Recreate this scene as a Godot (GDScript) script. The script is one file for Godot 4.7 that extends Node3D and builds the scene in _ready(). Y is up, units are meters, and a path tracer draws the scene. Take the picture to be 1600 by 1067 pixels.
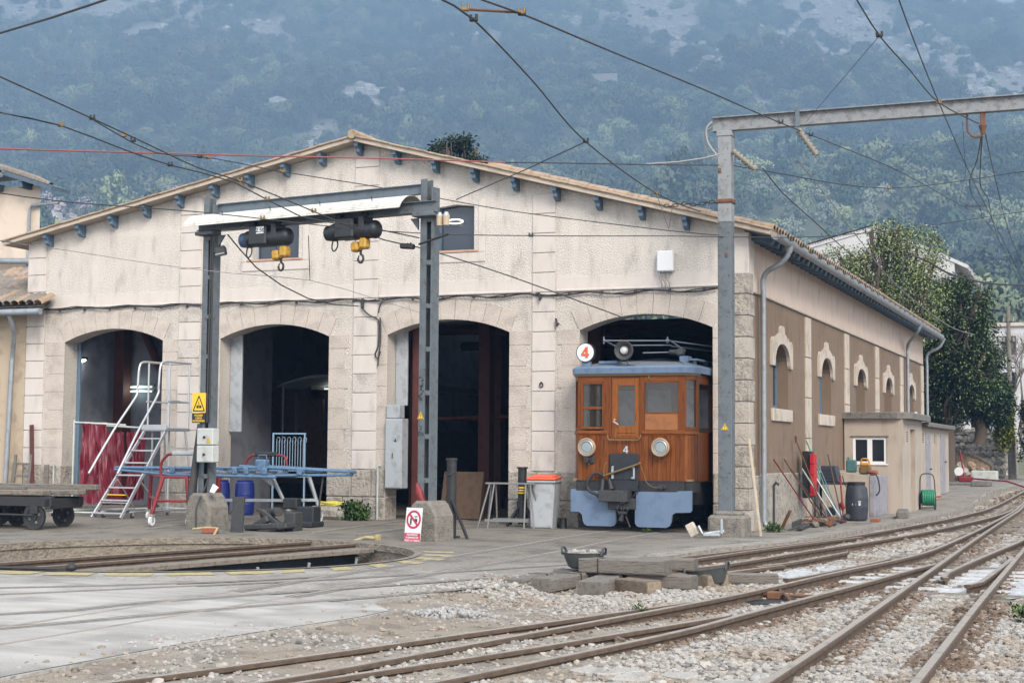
extends Node3D
# A mountain railway depot: camera, sky and light first, then ground and building, then objects.

class Shape:
	var pos := PackedVector3Array()
	var sides := PackedInt32Array() # smooth group, then piece, of each triangle
	var cols := PackedColorArray()
	var group := 1
	var now := -1
	var piece := 0
	var tint := Color.WHITE
	func flat() -> void:
		now = -1
	func smooth() -> void:
		group += 1
		now = group
	func tri(a: Vector3, b: Vector3, c: Vector3) -> void:
		pos.append(a)
		pos.append(c)
		pos.append(b)
		sides.append(now)
		sides.append(piece)
		for i in 3:
			cols.append(tint)
	func pieces() -> Array: # which pieces stand apart from each other
		var lo := {}
		var hi := {}
		for i in cols.size() / 3:
			var k := sides[i * 2 + 1]
			for j in 3:
				var p := pos[i * 3 + j]
				lo[k] = p.min(lo.get(k, p))
				hi[k] = p.max(hi.get(k, p))
		var keys := lo.keys()
		var of := {}
		var sets := []
		for a in keys:
			var mine := [a]
			var keep := []
			for s in sets:
				var near := false
				for b in s:
					var g: Vector3 = (lo[a] - hi[b]).max(lo[b] - hi[a]).max(Vector3.ZERO)
					var da: Vector3 = hi[a] - lo[a]
					var db: Vector3 = hi[b] - lo[b]
					var sz := maxf(da[da.max_axis_index()], db[db.max_axis_index()])
					if g.length() <= maxf(0.018, 0.45 * sz):
						near = true
						break
				if near:
					mine.append_array(s)
				else:
					keep.append(s)
			keep.append(mine)
			sets = keep
		return sets
	func paint(how: Callable) -> void: # colour by place
		for i in pos.size():
			cols[i] = how.call(pos[i])
	func build(only_these = null, into: ArrayMesh = null) -> ArrayMesh:
		var st := SurfaceTool.new()
		st.begin(Mesh.PRIMITIVE_TRIANGLES)
		for i in cols.size() / 3:
			if only_these != null and not only_these.has(sides[i * 2 + 1]):
				continue
			st.set_smooth_group(sides[i * 2])
			for j in 3:
				st.set_color(cols[i * 3 + j])
				st.add_vertex(pos[i * 3 + j])
		st.generate_normals()
		return st.commit(into) if into else st.commit()
	func face(pts: Array, out: Vector3) -> void:
		var n: Vector3 = (pts[1] - pts[0]).cross(pts[2] - pts[0])
		var flip := n.dot(out) < 0.0
		for i in range(1, pts.size() - 1):
			if flip:
				tri(pts[0], pts[i + 1], pts[i])
			else:
				tri(pts[0], pts[i], pts[i + 1])
	func box(c: Vector3, s: Vector3, b := 0.0, q := Basis.IDENTITY) -> void:
		piece += 1
		flat()
		var h := s * 0.5
		b = minf(b, minf(h.x, minf(h.y, h.z)) * 0.9)
		for k in 3:
			var i := (k + 1) % 3
			var j := (k + 2) % 3
			for sg in [-1.0, 1.0]:
				var pts := []
				for ij in [[-1.0, -1.0], [1.0, -1.0], [1.0, 1.0], [-1.0, 1.0]]:
					var p := Vector3()
					p[k] = sg * h[k]
					p[i] = ij[0] * (h[i] - b)
					p[j] = ij[1] * (h[j] - b)
					pts.append(c + q * p)
				var o := Vector3()
				o[k] = sg
				face(pts, q * o)
			if b <= 0.0:
				continue
			for si in [-1.0, 1.0]:
				for sj in [-1.0, 1.0]:
					var pts2 := []
					for e in [[0, -1.0], [0, 1.0], [1, 1.0], [1, -1.0]]:
						var p2 := Vector3()
						p2[k] = e[1] * (h[k] - b)
						p2[i] = si * (h[i] - (b if e[0] == 1 else 0.0))
						p2[j] = sj * (h[j] - (b if e[0] == 0 else 0.0))
						pts2.append(c + q * p2)
					var o2 := Vector3()
					o2[i] = si
					o2[j] = sj
					face(pts2, q * o2)
		if b > 0.0:
			for sx in [-1.0, 1.0]:
				for sy in [-1.0, 1.0]:
					for sz in [-1.0, 1.0]:
						var g := Vector3(sx, sy, sz)
						var t := []
						for k in 3:
							var p3 := (h - Vector3(b, b, b)) * g
							p3[k] = g[k] * h[k]
							t.append(c + q * p3)
						face(t, q * g)
	func span(a: Vector3, b: Vector3, bev := 0.0) -> void: # box between two corners
		box((a + b) * 0.5, (b - a).abs(), bev)
	func cyl(a: Vector3, b: Vector3, r0: float, r1 := -1.0, n := 10, caps := true) -> void:
		piece += 1
		if r1 < 0.0:
			r1 = r0
		var d := (b - a).normalized()
		var u := d.cross(Vector3.UP if absf(d.y) < 0.9 else Vector3.RIGHT).normalized()
		var w := d.cross(u)
		smooth()
		for i in n:
			var t0 := TAU * i / n
			var t1 := TAU * (i + 1) / n
			var o0 := u * cos(t0) + w * sin(t0)
			var o1 := u * cos(t1) + w * sin(t1)
			if r1 > 0.0:
				face([a + o0 * r0, a + o1 * r0, b + o1 * r1, b + o0 * r1], o0 + o1)
			else:
				face([a + o0 * r0, a + o1 * r0, b], o0 + o1)
		if caps:
			flat()
			for i in n:
				var t0 := TAU * i / n
				var t1 := TAU * (i + 1) / n
				var o0 := u * cos(t0) + w * sin(t0)
				var o1 := u * cos(t1) + w * sin(t1)
				if r0 > 0.0:
					face([a, a + o0 * r0, a + o1 * r0], -d)
				if r1 > 0.0:
					face([b, b + o0 * r1, b + o1 * r1], d)
	func tube(pts: Array, r: float, n := 6, closed := false) -> void:
		piece += 1
		var m := pts.size()
		var rings := []
		var u := Vector3.ZERO
		for i in m:
			var p0: Vector3 = pts[(i - 1 + m) % m] if closed or i > 0 else pts[i]
			var p1: Vector3 = pts[(i + 1) % m] if closed or i < m - 1 else pts[i]
			var d := (p1 - p0).normalized()
			if u == Vector3.ZERO:
				u = d.cross(Vector3.UP if absf(d.y) < 0.9 else Vector3.RIGHT)
			u = (u - d * u.dot(d)).normalized()
			var w := d.cross(u)
			var ring := []
			for k in n:
				var t := TAU * k / n
				ring.append((u * cos(t) + w * sin(t)) * r)
			rings.append(ring)
		smooth()
		for i in (m if closed else m - 1):
			var i2 := (i + 1) % m
			for k in n:
				var k2 := (k + 1) % n
				face([pts[i] + rings[i][k], pts[i] + rings[i][k2], pts[i2] + rings[i2][k2], pts[i2] + rings[i2][k]], rings[i][k] + rings[i][k2])
		if not closed:
			flat()
			for e in [0, m - 1]:
				var d2: Vector3 = (pts[0] - pts[1]) if e == 0 else (pts[m - 1] - pts[m - 2])
				var cap := []
				for k in n:
					cap.append(pts[e] + rings[e][k])
				face(cap, d2)
	func lathe(prof: Array, at: Transform3D, n := 16) -> void: # prof: Vector2(radius, height) from bottom to top, about at's y
		piece += 1
		for s in prof.size() - 1:
			var a: Vector2 = prof[s]
			var b: Vector2 = prof[s + 1]
			smooth()
			for i in n:
				var t0 := TAU * i / n
				var t1 := TAU * (i + 1) / n
				var o0 := Vector3(cos(t0), 0, sin(t0))
				var o1 := Vector3(cos(t1), 0, sin(t1))
				var out := (o0 + o1) * (b.y - a.y) + Vector3(0, a.x - b.x, 0) * 2.0
				var q := [at * (o0 * a.x + Vector3(0, a.y, 0)), at * (o1 * a.x + Vector3(0, a.y, 0)), at * (o1 * b.x + Vector3(0, b.y, 0)), at * (o0 * b.x + Vector3(0, b.y, 0))]
				if a.x < 1e-5:
					q.remove_at(0)
				elif b.x < 1e-5:
					q.remove_at(2)
				face(q, at.basis * out)
	func extrude(poly: PackedVector2Array, d0: float, d1: float, at := Transform3D.IDENTITY, bev := 0.0) -> void: # polygon in at's xy plane, from z d0 to d1
		piece += 1
		flat()
		var idx := Geometry2D.triangulate_polygon(poly)
		var front := poly
		if bev > 0.0:
			var sh := Geometry2D.offset_polygon(poly, -bev)
			if sh.size() == 1 and sh[0].size() == poly.size():
				# match order
				var best := 0
				for i in sh[0].size():
					if sh[0][i].distance_to(poly[0]) < sh[0][best].distance_to(poly[0]):
						best = i
				front = PackedVector2Array()
				for i in poly.size():
					front.append(sh[0][(best + i) % poly.size()])
				if front[1].distance_to(poly[1]) > bev * 4.0:
					front = poly
		for i in range(0, idx.size(), 3):
			var q := []
			var f := []
			for k in 3:
				q.append(at * Vector3(poly[idx[i + k]].x, poly[idx[i + k]].y, d0))
				f.append(at * Vector3(front[idx[i + k]].x, front[idx[i + k]].y, d1))
			face(q, at.basis * Vector3(0, 0, d0 - d1))
			face(f, at.basis * Vector3(0, 0, d1 - d0))
		var cw := Geometry2D.is_polygon_clockwise(poly)
		for i in poly.size():
			var a := poly[i]
			var b := poly[(i + 1) % poly.size()]
			var e := b - a
			var o := Vector2(e.y, -e.x) * (-1.0 if cw else 1.0)
			var dm := d1 - (bev * signf(d1 - d0) if front != poly else 0.0)
			face([at * Vector3(a.x, a.y, d0), at * Vector3(b.x, b.y, d0), at * Vector3(b.x, b.y, dm), at * Vector3(a.x, a.y, dm)], at.basis * Vector3(o.x, o.y, 0))
			if front != poly:
				var fa := front[i]
				var fb := front[(i + 1) % poly.size()]
				face([at * Vector3(a.x, a.y, dm), at * Vector3(b.x, b.y, dm), at * Vector3(fb.x, fb.y, d1), at * Vector3(fa.x, fa.y, d1)], at.basis * Vector3(o.x, o.y, signf(d1 - d0)))
	func sweep(prof: Array, path: Array, closed := true) -> void: # prof: Vector2(side, up) corners, path horizontal-ish
		piece += 1
		flat()
		var secs := []
		for i in path.size():
			var d: Vector3 = (path[mini(i + 1, path.size() - 1)] - path[maxi(i - 1, 0)]).normalized()
			var side := d.cross(Vector3.UP).normalized()
			var up := side.cross(d)
			var s := []
			for p in prof:
				s.append(path[i] + side * p.x + up * p.y)
			secs.append(s)
		var n := prof.size()
		var mid := Vector2.ZERO
		var area := 0.0
		for k in n:
			area += prof[k].cross(prof[(k + 1) % n])
		for i in path.size() - 1:
			var d2: Vector3 = (path[i + 1] - path[i]).normalized()
			var side2 := d2.cross(Vector3.UP).normalized()
			var up2 := side2.cross(d2)
			for k in (n if closed else n - 1):
				var k2 := (k + 1) % n
				var e: Vector2 = prof[k2] - prof[k]
				var o2 := Vector2(e.y, -e.x) * (1.0 if area > 0 else -1.0)
				face([secs[i][k], secs[i][k2], secs[i + 1][k2], secs[i + 1][k]], side2 * o2.x + up2 * o2.y)
		if closed:
			var pv := PackedVector2Array(prof)
			var idx := Geometry2D.triangulate_polygon(pv)
			for e2 in [0, path.size() - 1]:
				var dd: Vector3 = (path[0] - path[1]) if e2 == 0 else (path[-1] - path[-2])
				for i in range(0, idx.size(), 3):
					face([secs[e2][idx[i]], secs[e2][idx[i + 1]], secs[e2][idx[i + 2]]], dd)
	func sphere(c: Vector3, r: Vector3, n := 10, m := 6) -> void:
		piece += 1
		smooth()
		for j in m:
			var p0 := PI * j / m - PI / 2
			var p1 := PI * (j + 1) / m - PI / 2
			for i in n:
				var t0 := TAU * i / n
				var t1 := TAU * (i + 1) / n
				var q := []
				for a in [[t0, p0], [t1, p0], [t1, p1], [t0, p1]]:
					q.append(c + Vector3(cos(a[0]) * cos(a[1]), sin(a[1]), sin(a[0]) * cos(a[1])) * r)
				if j == 0:
					q.remove_at(0)
				elif j == m - 1:
					q.remove_at(2)
				face(q, (q[0] + q[1] + q[2]) / 3.0 - c)
	func done(m: Material = null) -> ArrayMesh:
		var a := build()
		if m and a.get_surface_count():
			a.surface_set_material(0, m)
		return a

var taken := {}
var M := {}
var rng := RandomNumberGenerator.new()
const F := Vector3(-0.3747, 0, -0.9271) # the way the photograph looks, on plan
const S := Vector3(0.9271, 0, -0.3747)  # to its right
const EYE := Vector3(6.714, 1.5, 28.262)

func numbered(n: String) -> String:
	var k: int = taken.get(n, -1) + 1
	taken[n] = k
	return n if k == 0 else "%s_%03d" % [n, k]
func tag(o: Node, label: String, category: String, group := "", kind := "") -> Node:
	if label: o.set_meta("label", label)
	if category: o.set_meta("category", category)
	if group: o.set_meta("group", group)
	if kind: o.set_meta("kind", kind)
	return o
func thing(called: String, label: String, category: String, at := Vector3.ZERO, turn := 0.0, group := "") -> Node3D:
	var o := Node3D.new()
	o.name = numbered(called)
	o.position = at
	o.rotation.y = turn
	add_child(o)
	tag(o, label, category, group)
	return o
func inst(mesh: Mesh, called: String, parent: Node, at := Transform3D.IDENTITY, m: Material = null) -> MeshInstance3D:
	var o := MeshInstance3D.new()
	o.mesh = mesh
	o.transform = at
	if m: o.material_override = m
	if parent == self:
		o.name = numbered(called)
		add_child(o)
	else:
		var k := "%d/%s" % [parent.get_instance_id(), called]
		var c: int = taken.get(k, -1) + 1
		taken[k] = c
		o.name = called if c == 0 else "%s_%03d" % [called, c]
		parent.add_child(o, true)
	return o
const TINY := ["rivets", "cover_bolts", "torn_sticker", "pictogram", "rim", "red_ring", "mark", "hole"]
func part(parent: Node, called: String, s: Shape, m: Material) -> MeshInstance3D:
	if TINY.has(called):
		var o := inst(s.done(m), called, parent)
		o.set_meta("kind", "stuff")
		return o
	var sets := s.pieces()
	if sets.size() < 2:
		return inst(s.done(m), called, parent)
	var first: MeshInstance3D = null
	for q in sets:
		var a := s.build(q)
		a.surface_set_material(0, m)
		var o2 := inst(a, called, parent)
		if first == null:
			first = o2
	return first
func only(called: String, s: Shape, m: Material, label: String, category: String, group := "") -> Node3D: # a thing that is one mesh, or a few pieces
	if s.pieces().size() < 2:
		return tag(inst(s.done(m), called, self), label, category, group)
	var t := thing(called, label, category, Vector3.ZERO, 0.0, group)
	part(t, "piece", s, m)
	return t
func struct(called: String, s: Shape, m: Material) -> MeshInstance3D:
	var o := inst(s.done(m), called, self)
	o.set_meta("kind", "structure")
	return o
func T(x: float, y: float, z: float, q := Basis.IDENTITY) -> Transform3D:
	return Transform3D(q, Vector3(x, y, z))
func V(x: float, y: float, z: float) -> Vector3:
	return Vector3(x, y, z)
func curve(pts: Array, step := 0.5) -> Array: # smooth line through points
	var out := []
	for i in pts.size() - 1:
		var p0: Vector3 = pts[maxi(i - 1, 0)]
		var p1: Vector3 = pts[i]
		var p2: Vector3 = pts[i + 1]
		var p3: Vector3 = pts[mini(i + 2, pts.size() - 1)]
		var n := maxi(1, int(ceil(p1.distance_to(p2) / step)))
		for k in n:
			out.append(p1.cubic_interpolate(p2, p0, p3, float(k) / n))
	out.append(pts[-1])
	return out
func sag(a: Vector3, b: Vector3, drop: float, n := 12) -> Array:
	var out := []
	for i in n + 1:
		var t := float(i) / n
		out.append(a.lerp(b, t) - Vector3(0, 4.0 * drop * t * (1.0 - t), 0))
	return out
func multi(called: String, mesh: Mesh, list: Array, colors: Array, parent: Node, m: Material = null) -> MultiMeshInstance3D:
	var mm := MultiMesh.new()
	mm.transform_format = MultiMesh.TRANSFORM_3D
	mm.use_colors = colors.size() > 0
	mm.mesh = mesh
	mm.instance_count = list.size()
	for i in list.size():
		mm.set_instance_transform(i, list[i])
		if colors.size():
			mm.set_instance_color(i, colors[i])
	var o := MultiMeshInstance3D.new()
	o.multimesh = mm
	if m: o.material_override = m
	o.name = numbered(called) if parent == self else called
	parent.add_child(o, true)
	o.set_meta("kind", "stuff")
	return o
func words(parent: Node, called: String, text: String, height: float, at: Transform3D, m: Material, depth := 0.004) -> MeshInstance3D:
	var t := TextMesh.new()
	t.text = text
	var f := SystemFont.new()
	f.font_names = PackedStringArray(["Droid Sans"])
	f.font_weight = 700
	t.font = f
	t.font_size = 64
	t.pixel_size = height / 46.0
	t.depth = depth
	t.curve_step = 3.0
	t.material = m
	return inst(t, called, parent, at)

func noise(freq: float, oct := 4, kind := FastNoiseLite.TYPE_SIMPLEX_SMOOTH, sd := 1) -> FastNoiseLite:
	var n := FastNoiseLite.new()
	n.seed = sd
	n.noise_type = kind
	n.frequency = freq
	n.fractal_octaves = oct
	n.fractal_gain = 0.55
	return n
func ramp(pts: Array) -> Gradient: # [offset, grey or Color(linear)]
	var g := Gradient.new()
	var o := PackedFloat32Array()
	var c := PackedColorArray()
	for p in pts:
		o.append(p[0])
		c.append((p[1] if p[1] is Color else Color(p[1], p[1], p[1])).linear_to_srgb())
	g.offsets = o
	g.colors = c
	return g
func ntex(n: FastNoiseLite, r: Gradient = null, size := 512, bump := 0.0) -> NoiseTexture2D:
	var t := NoiseTexture2D.new()
	t.width = size
	t.height = size
	t.seamless = true
	t.seamless_blend_skirt = 0.25
	t.noise = n
	if bump > 0.0:
		t.as_normal_map = true
		t.bump_strength = bump
	else:
		t.color_ramp = r
	return t
func mk(key: String, c: Color, rough := 0.85, tex: Texture2D = null, scale := 1.0, det: Texture2D = null, dscale := 0.2, nrm: Texture2D = null, nstr := 1.0, metal := 0.0) -> StandardMaterial3D:
	var m := StandardMaterial3D.new()
	m.resource_name = key
	m.albedo_color = c.linear_to_srgb()
	m.roughness = rough
	m.metallic = metal
	m.uv1_triplanar = true
	m.uv1_world_triplanar = true
	m.uv1_scale = Vector3.ONE * scale
	if tex: m.albedo_texture = tex
	if nrm:
		m.normal_enabled = true
		m.normal_texture = nrm
		m.normal_scale = nstr
	if det:
		m.detail_enabled = true
		m.detail_albedo = det
		m.detail_blend_mode = BaseMaterial3D.BLEND_MODE_MUL
		m.detail_uv_layer = BaseMaterial3D.DETAIL_UV_2
		m.uv2_triplanar = true
		m.uv2_world_triplanar = true
		m.uv2_scale = Vector3.ONE * dscale
	M[key] = m
	return m

func step01(t: float) -> float:
	t = clampf(t, 0.0, 1.0)
	return t * t * (3.0 - 2.0 * t)
func yard(x: float, z: float) -> float: # height of the concrete yard
	var h := 0.1 * step01(-x / 13.0) * (1.0 - step01((z - 3.0) / 5.0))
	if x > -1.0:
		h += 0.33 * step01((-z - 13.0) / 9.0)
	return h
func on_yard(x: float, z: float) -> Vector3:
	return Vector3(x, yard(x, z), z)

func _ready() -> void:
	rng.seed = 7
	# ---- camera
	var cam := Camera3D.new()
	cam.name = "camera"
	cam.position = EYE
	cam.basis = Basis(Vector3.UP, deg_to_rad(22.007)) * Basis(Vector3.RIGHT, deg_to_rad(4.04)) * Basis(Vector3.BACK, deg_to_rad(0.4))
	cam.fov = 25.06
	cam.near = 0.1
	cam.far = 3000.0
	add_child(cam)
	cam.current = true
	# ---- sky, sun, exposure
	var we := WorldEnvironment.new()
	we.name = "environment"
	var env := Environment.new()
	var sky := Sky.new()
	var sm := ProceduralSkyMaterial.new()
	sm.sky_top_color = Color(0.74, 0.77, 0.81)
	sm.sky_horizon_color = Color(0.93, 0.935, 0.94)
	sm.sky_curve = 0.2
	sm.sky_energy_multiplier = 1.0
	sm.ground_bottom_color = Color(0.30, 0.30, 0.28)
	sm.ground_horizon_color = Color(0.60, 0.59, 0.57)
	sm.use_debanding = false
	sky.sky_material = sm
	env.background_mode = Environment.BG_SKY
	env.sky = sky
	env.ambient_light_source = Environment.AMBIENT_SOURCE_SKY
	env.tonemap_mode = Environment.TONE_MAPPER_LINEAR
	env.tonemap_exposure = 3.0
	env.sdfgi_enabled = true
	env.ssao_enabled = true
	env.ssil_enabled = true
	env.fog_enabled = true
	env.fog_density = 0.0005
	env.volumetric_fog_enabled = true
	env.volumetric_fog_density = 0.0
	env.fog_light_color = Color(0.55, 0.72, 0.93)
	we.environment = env
	add_child(we)
	var sun := DirectionalLight3D.new()
	sun.name = "sun"
	sun.light_energy = 0.5
	sun.light_color = Color(1.0, 0.965, 0.92)
	sun.light_angular_distance = 25.0
	sun.shadow_enabled = true
	sun.rotation = Vector3(deg_to_rad(-36), deg_to_rad(42), 0)
	add_child(sun)
	materials()
	ground()
	turntable()
	tracks()
	depot()
	annex()
	neighbours()
	hill()
	trees()
	railcar()
	gantry()
	right_post()
	yard_left()
	yard_middle()
	yard_right()
	ballast()
	wires()

func materials() -> void:
	var blotch := ntex(noise(0.006, 5, FastNoiseLite.TYPE_SIMPLEX_SMOOTH, 3), ramp([[0.2, 0.72], [0.5, 1.0], [0.8, 1.12]]))
	var blotch2 := ntex(noise(0.012, 5, FastNoiseLite.TYPE_SIMPLEX_SMOOTH, 11), ramp([[0.2, 0.66], [0.5, 0.98], [0.8, 1.12]]))
	var mild := ntex(noise(0.008, 5, FastNoiseLite.TYPE_SIMPLEX_SMOOTH, 23), ramp([[0.2, 0.86], [0.5, 1.0], [0.8, 1.06]]))
	var grain := ntex(noise(0.08, 4, FastNoiseLite.TYPE_SIMPLEX, 5), ramp([[0.2, 0.7], [0.5, 1.0], [0.8, 1.15]]))
	var fine := ntex(noise(0.2, 2, FastNoiseLite.TYPE_SIMPLEX, 6), ramp([[0.2, 0.85], [0.5, 1.0], [0.8, 1.1]]))
	var spots := ntex(noise(0.03, 3, FastNoiseLite.TYPE_SIMPLEX, 8), ramp([[0.0, 0.35], [0.22, 0.8], [0.35, 1.0], [1.0, 1.05]]))
	var rusty := ntex(noise(0.02, 5, FastNoiseLite.TYPE_SIMPLEX, 9), ramp([[0.0, Color(0.45, 0.22, 0.1)], [0.15, Color(0.7, 0.45, 0.3)], [0.25, Color(1, 1, 1)], [1.0, Color(1.04, 1.04, 1.04)]]))
	var nrough := ntex(noise(0.07, 4, FastNoiseLite.TYPE_SIMPLEX, 4), null, 512, 9.0)
	var nbump := ntex(noise(0.03, 5, FastNoiseLite.TYPE_SIMPLEX, 14), null, 512, 10.0)
	var nfine := ntex(noise(0.15, 3, FastNoiseLite.TYPE_SIMPLEX, 15), null, 512, 6.0)
	# building
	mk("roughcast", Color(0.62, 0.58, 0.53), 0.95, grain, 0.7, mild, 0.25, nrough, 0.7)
	mk("roughcast_low", Color(0.55, 0.505, 0.455), 0.95, grain, 0.6, blotch, 0.3, nrough, 0.6)
	mk("smooth_plaster", Color(0.56, 0.515, 0.475), 0.9, fine, 0.5, mild, 0.3, nfine, 0.25)
	mk("door_stone", Color(0.525, 0.465, 0.41), 0.95, grain, 0.8, mild, 0.45, nrough, 0.55)
	mk("plinth", Color(0.33, 0.3, 0.26), 0.95, spots, 0.6, blotch2, 0.5, nbump, 0.6)
	mk("quoin", Color(0.4, 0.36, 0.31), 0.95, grain, 0.7, blotch, 0.6, nbump, 0.35)
	mk("side_band", Color(0.62, 0.5, 0.42), 0.92, fine, 0.5, mild, 0.3, nfine, 0.3)
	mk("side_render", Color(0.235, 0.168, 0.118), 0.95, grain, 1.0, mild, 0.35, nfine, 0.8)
	mk("side_trim", Color(0.52, 0.455, 0.385), 0.92, fine, 0.5, blotch, 0.5, nfine, 0.4)
	mk("side_plinth", Color(0.35, 0.32, 0.275), 0.95, spots, 0.8, blotch2, 0.8, nbump, 1.0)
	mk("annex_wall", Color(0.42, 0.36, 0.3), 0.92, fine, 0.5, blotch, 0.35, nfine, 0.5)
	mk("old_concrete", Color(0.17, 0.16, 0.145), 0.95, grain, 0.8, blotch2, 0.8, nbump, 0.7)
	mk("cream_wall", Color(0.6, 0.51, 0.42), 0.92, fine, 0.5, mild, 0.3)
	mk("beige_wall", Color(0.42, 0.34, 0.25), 0.92, fine, 0.5, blotch, 0.5)
	mk("white_wall", Color(0.5, 0.5, 0.5), 0.9, fine, 0.5, mild, 0.2)
	mk("terracotta", Color(0.36, 0.255, 0.17), 0.9, grain, 1.0, blotch2, 0.7, nfine, 0.6)
	mk("roof_tile", Color(0.36, 0.27, 0.20), 0.92, grain, 1.0, blotch2, 0.9, nfine, 0.6)
	mk("old_tile", Color(0.22, 0.19, 0.16), 0.95, spots, 1.4, blotch2, 1.2, nfine, 0.6)
	mk("verge_edge", Color(0.38, 0.295, 0.21), 0.9, grain, 1.0, blotch2, 0.9, nfine, 0.4)
	mk("soffit", Color(0.44, 0.37, 0.3), 0.9, fine, 0.5, blotch, 0.5)
	mk("blue_paint", Color(0.1, 0.165, 0.235), 0.6, fine, 1.0, blotch, 1.2)
	mk("blue_dark", Color(0.075, 0.115, 0.155), 0.7, fine, 1.0, blotch, 1.2)
	mk("zinc", Color(0.30, 0.33, 0.36), 0.5, fine, 1.0, blotch, 0.9, null, 1.0, 0.4)
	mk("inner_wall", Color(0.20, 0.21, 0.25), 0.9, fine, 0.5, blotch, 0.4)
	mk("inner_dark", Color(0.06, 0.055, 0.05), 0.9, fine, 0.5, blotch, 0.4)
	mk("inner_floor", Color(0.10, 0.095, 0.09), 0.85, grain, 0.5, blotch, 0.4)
	mk("red_brown", Color(0.085, 0.022, 0.016), 0.7, fine, 1.0, blotch, 1.0)
	mk("frame_grey", Color(0.36, 0.39, 0.42), 0.7, fine, 1.0, blotch, 0.8)
	var stain := ntex(noise(0.012, 5, FastNoiseLite.TYPE_SIMPLEX_SMOOTH, 71), ramp([[0.12, 0.76], [0.36, 0.95], [0.6, 1.0], [0.85, 1.05]]))
	for key in ["roughcast", "roughcast_low", "side_render", "side_band", "annex_wall", "smooth_plaster"]:
		M[key].detail_albedo = stain
		M[key].uv2_scale = V(0.42, 0.13, 0.42)
	# ground
	mk("yard", Color(0.34, 0.32, 0.29), 0.9, spots, 0.45, blotch2, 0.16, nbump, 0.35)
	mk("new_concrete", Color(0.42, 0.4, 0.375), 0.9, fine, 0.5, blotch, 0.22, nfine, 0.35)
	mk("platform_edge", Color(0.28, 0.255, 0.22), 0.95, spots, 0.7, blotch2, 0.5, nbump, 0.8)
	mk("dirt", Color(0.285, 0.25, 0.21), 0.95, grain, 0.9, blotch2, 0.3, nbump, 1.0)  # base tone set darker to paint shade between the stones
	M.dirt.vertex_color_use_as_albedo = true
	M.yard.vertex_color_use_as_albedo = true
	M.new_concrete.vertex_color_use_as_albedo = true
	mk("stone", Color(1, 1, 1), 0.95, grain, 3.0)
	M.stone.vertex_color_use_as_albedo = true
	mk("lime", Color(0.5, 0.505, 0.51), 0.95, grain, 1.4, blotch2, 1.0, nbump, 1.0)
	mk("pit_wall", Color(0.225, 0.195, 0.155), 0.95, spots, 0.7, blotch2, 0.6, nbump, 1.0)
	mk("yellow_line", Color(0.36, 0.3, 0.15), 0.85, spots, 1.1, blotch, 1.3)
	mk("groove", Color(0.07, 0.062, 0.055), 0.8, grain, 1.0)
	# metal
	mk("rail_side", Color(0.105, 0.072, 0.05), 0.85, grain, 1.5, blotch2, 0.8)
	mk("rail_head", Color(0.33, 0.285, 0.24), 0.6, grain, 1.2, blotch, 0.7, null, 1.0, 0.15)
	mk("rust", Color(0.16, 0.075, 0.04), 0.9, grain, 1.5, blotch2, 1.0)
	mk("steel_paint", Color(0.1, 0.119, 0.133), 0.6, rusty, 0.7, blotch, 0.9)
	mk("beam_paint", Color(0.22, 0.235, 0.245), 0.65, rusty, 0.9, blotch, 0.8)
	mk("galv", Color(0.42, 0.45, 0.47), 0.45, fine, 1.0, blotch, 0.7, null, 1.0, 0.5)
	mk("alu", Color(0.52, 0.53, 0.55), 0.38, fine, 1.5, null, 1.0, null, 1.0, 0.6)
	mk("iron", Color(0.02, 0.021, 0.023), 0.6, fine, 1.0, blotch2, 1.5)
	mk("iron_grey", Color(0.04, 0.041, 0.042), 0.65, grain, 1.5, blotch2, 1.5)
	mk("black", Color(0.012, 0.012, 0.013), 0.5)
	mk("wire", Color(0.028, 0.028, 0.03), 0.6)
	mk("wire_pale", Color(0.24, 0.24, 0.24), 0.6)
	mk("brass_old", Color(0.19, 0.13, 0.06), 0.5, fine, 1.0, null, 1.0, null, 1.0, 0.4)
	mk("ceramic", Color(0.22, 0.2, 0.165), 0.4)
	mk("red_cable", Color(0.22, 0.06, 0.055), 0.6)
	mk("red_paint", Color(0.2, 0.014, 0.018), 0.5, fine, 1.0, blotch, 1.5)
	mk("red_plastic", Color(0.42, 0.012, 0.018), 0.4)
	mk("orange_lid", Color(0.62, 0.10, 0.035), 0.5)
	mk("yellow_paint", Color(0.46, 0.26, 0.03), 0.55, spots, 2.5, blotch2, 2.0)
	mk("sign_yellow", Color(0.75, 0.47, 0.02), 0.5)
	mk("hose_yellow", Color(0.60, 0.52, 0.06), 0.5)
	mk("sign_white", Color(0.6, 0.6, 0.61), 0.5)
	mk("sign_red", Color(0.40, 0.02, 0.05), 0.5)
	var stain2 := ntex(noise(0.012, 5, FastNoiseLite.TYPE_SIMPLEX, 91), ramp([[0.0, 0.45], [0.2, 0.78], [0.42, 1.0], [1.0, 1.04]]))
	mk("sheet_white", Color(0.56, 0.55, 0.51), 0.6, spots, 0.8, stain2, 0.5)
	mk("grey_box", Color(0.33, 0.355, 0.375), 0.6, fine, 0.8, blotch, 0.9)
	mk("pale_box", Color(0.44, 0.46, 0.44), 0.55, fine, 0.8, blotch, 0.9)
	mk("panto_blue", Color(0.095, 0.175, 0.29), 0.5, fine, 1.0, blotch2, 1.5)
	mk("car_blue", Color(0.12, 0.185, 0.285), 0.5, fine, 1.0, blotch, 1.1)
	mk("car_roof", Color(0.15, 0.175, 0.205), 0.7, grain, 1.0, blotch, 0.9)
	mk("drum_blue", Color(0.008, 0.02, 0.15), 0.45)
	mk("curtain", Color(0.15, 0.008, 0.022), 0.45, fine, 1.0, blotch2, 0.9)
	M.curtain.backlight_enabled = true
	M.curtain.backlight = Color(0.1, 0.01, 0.02)
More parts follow.
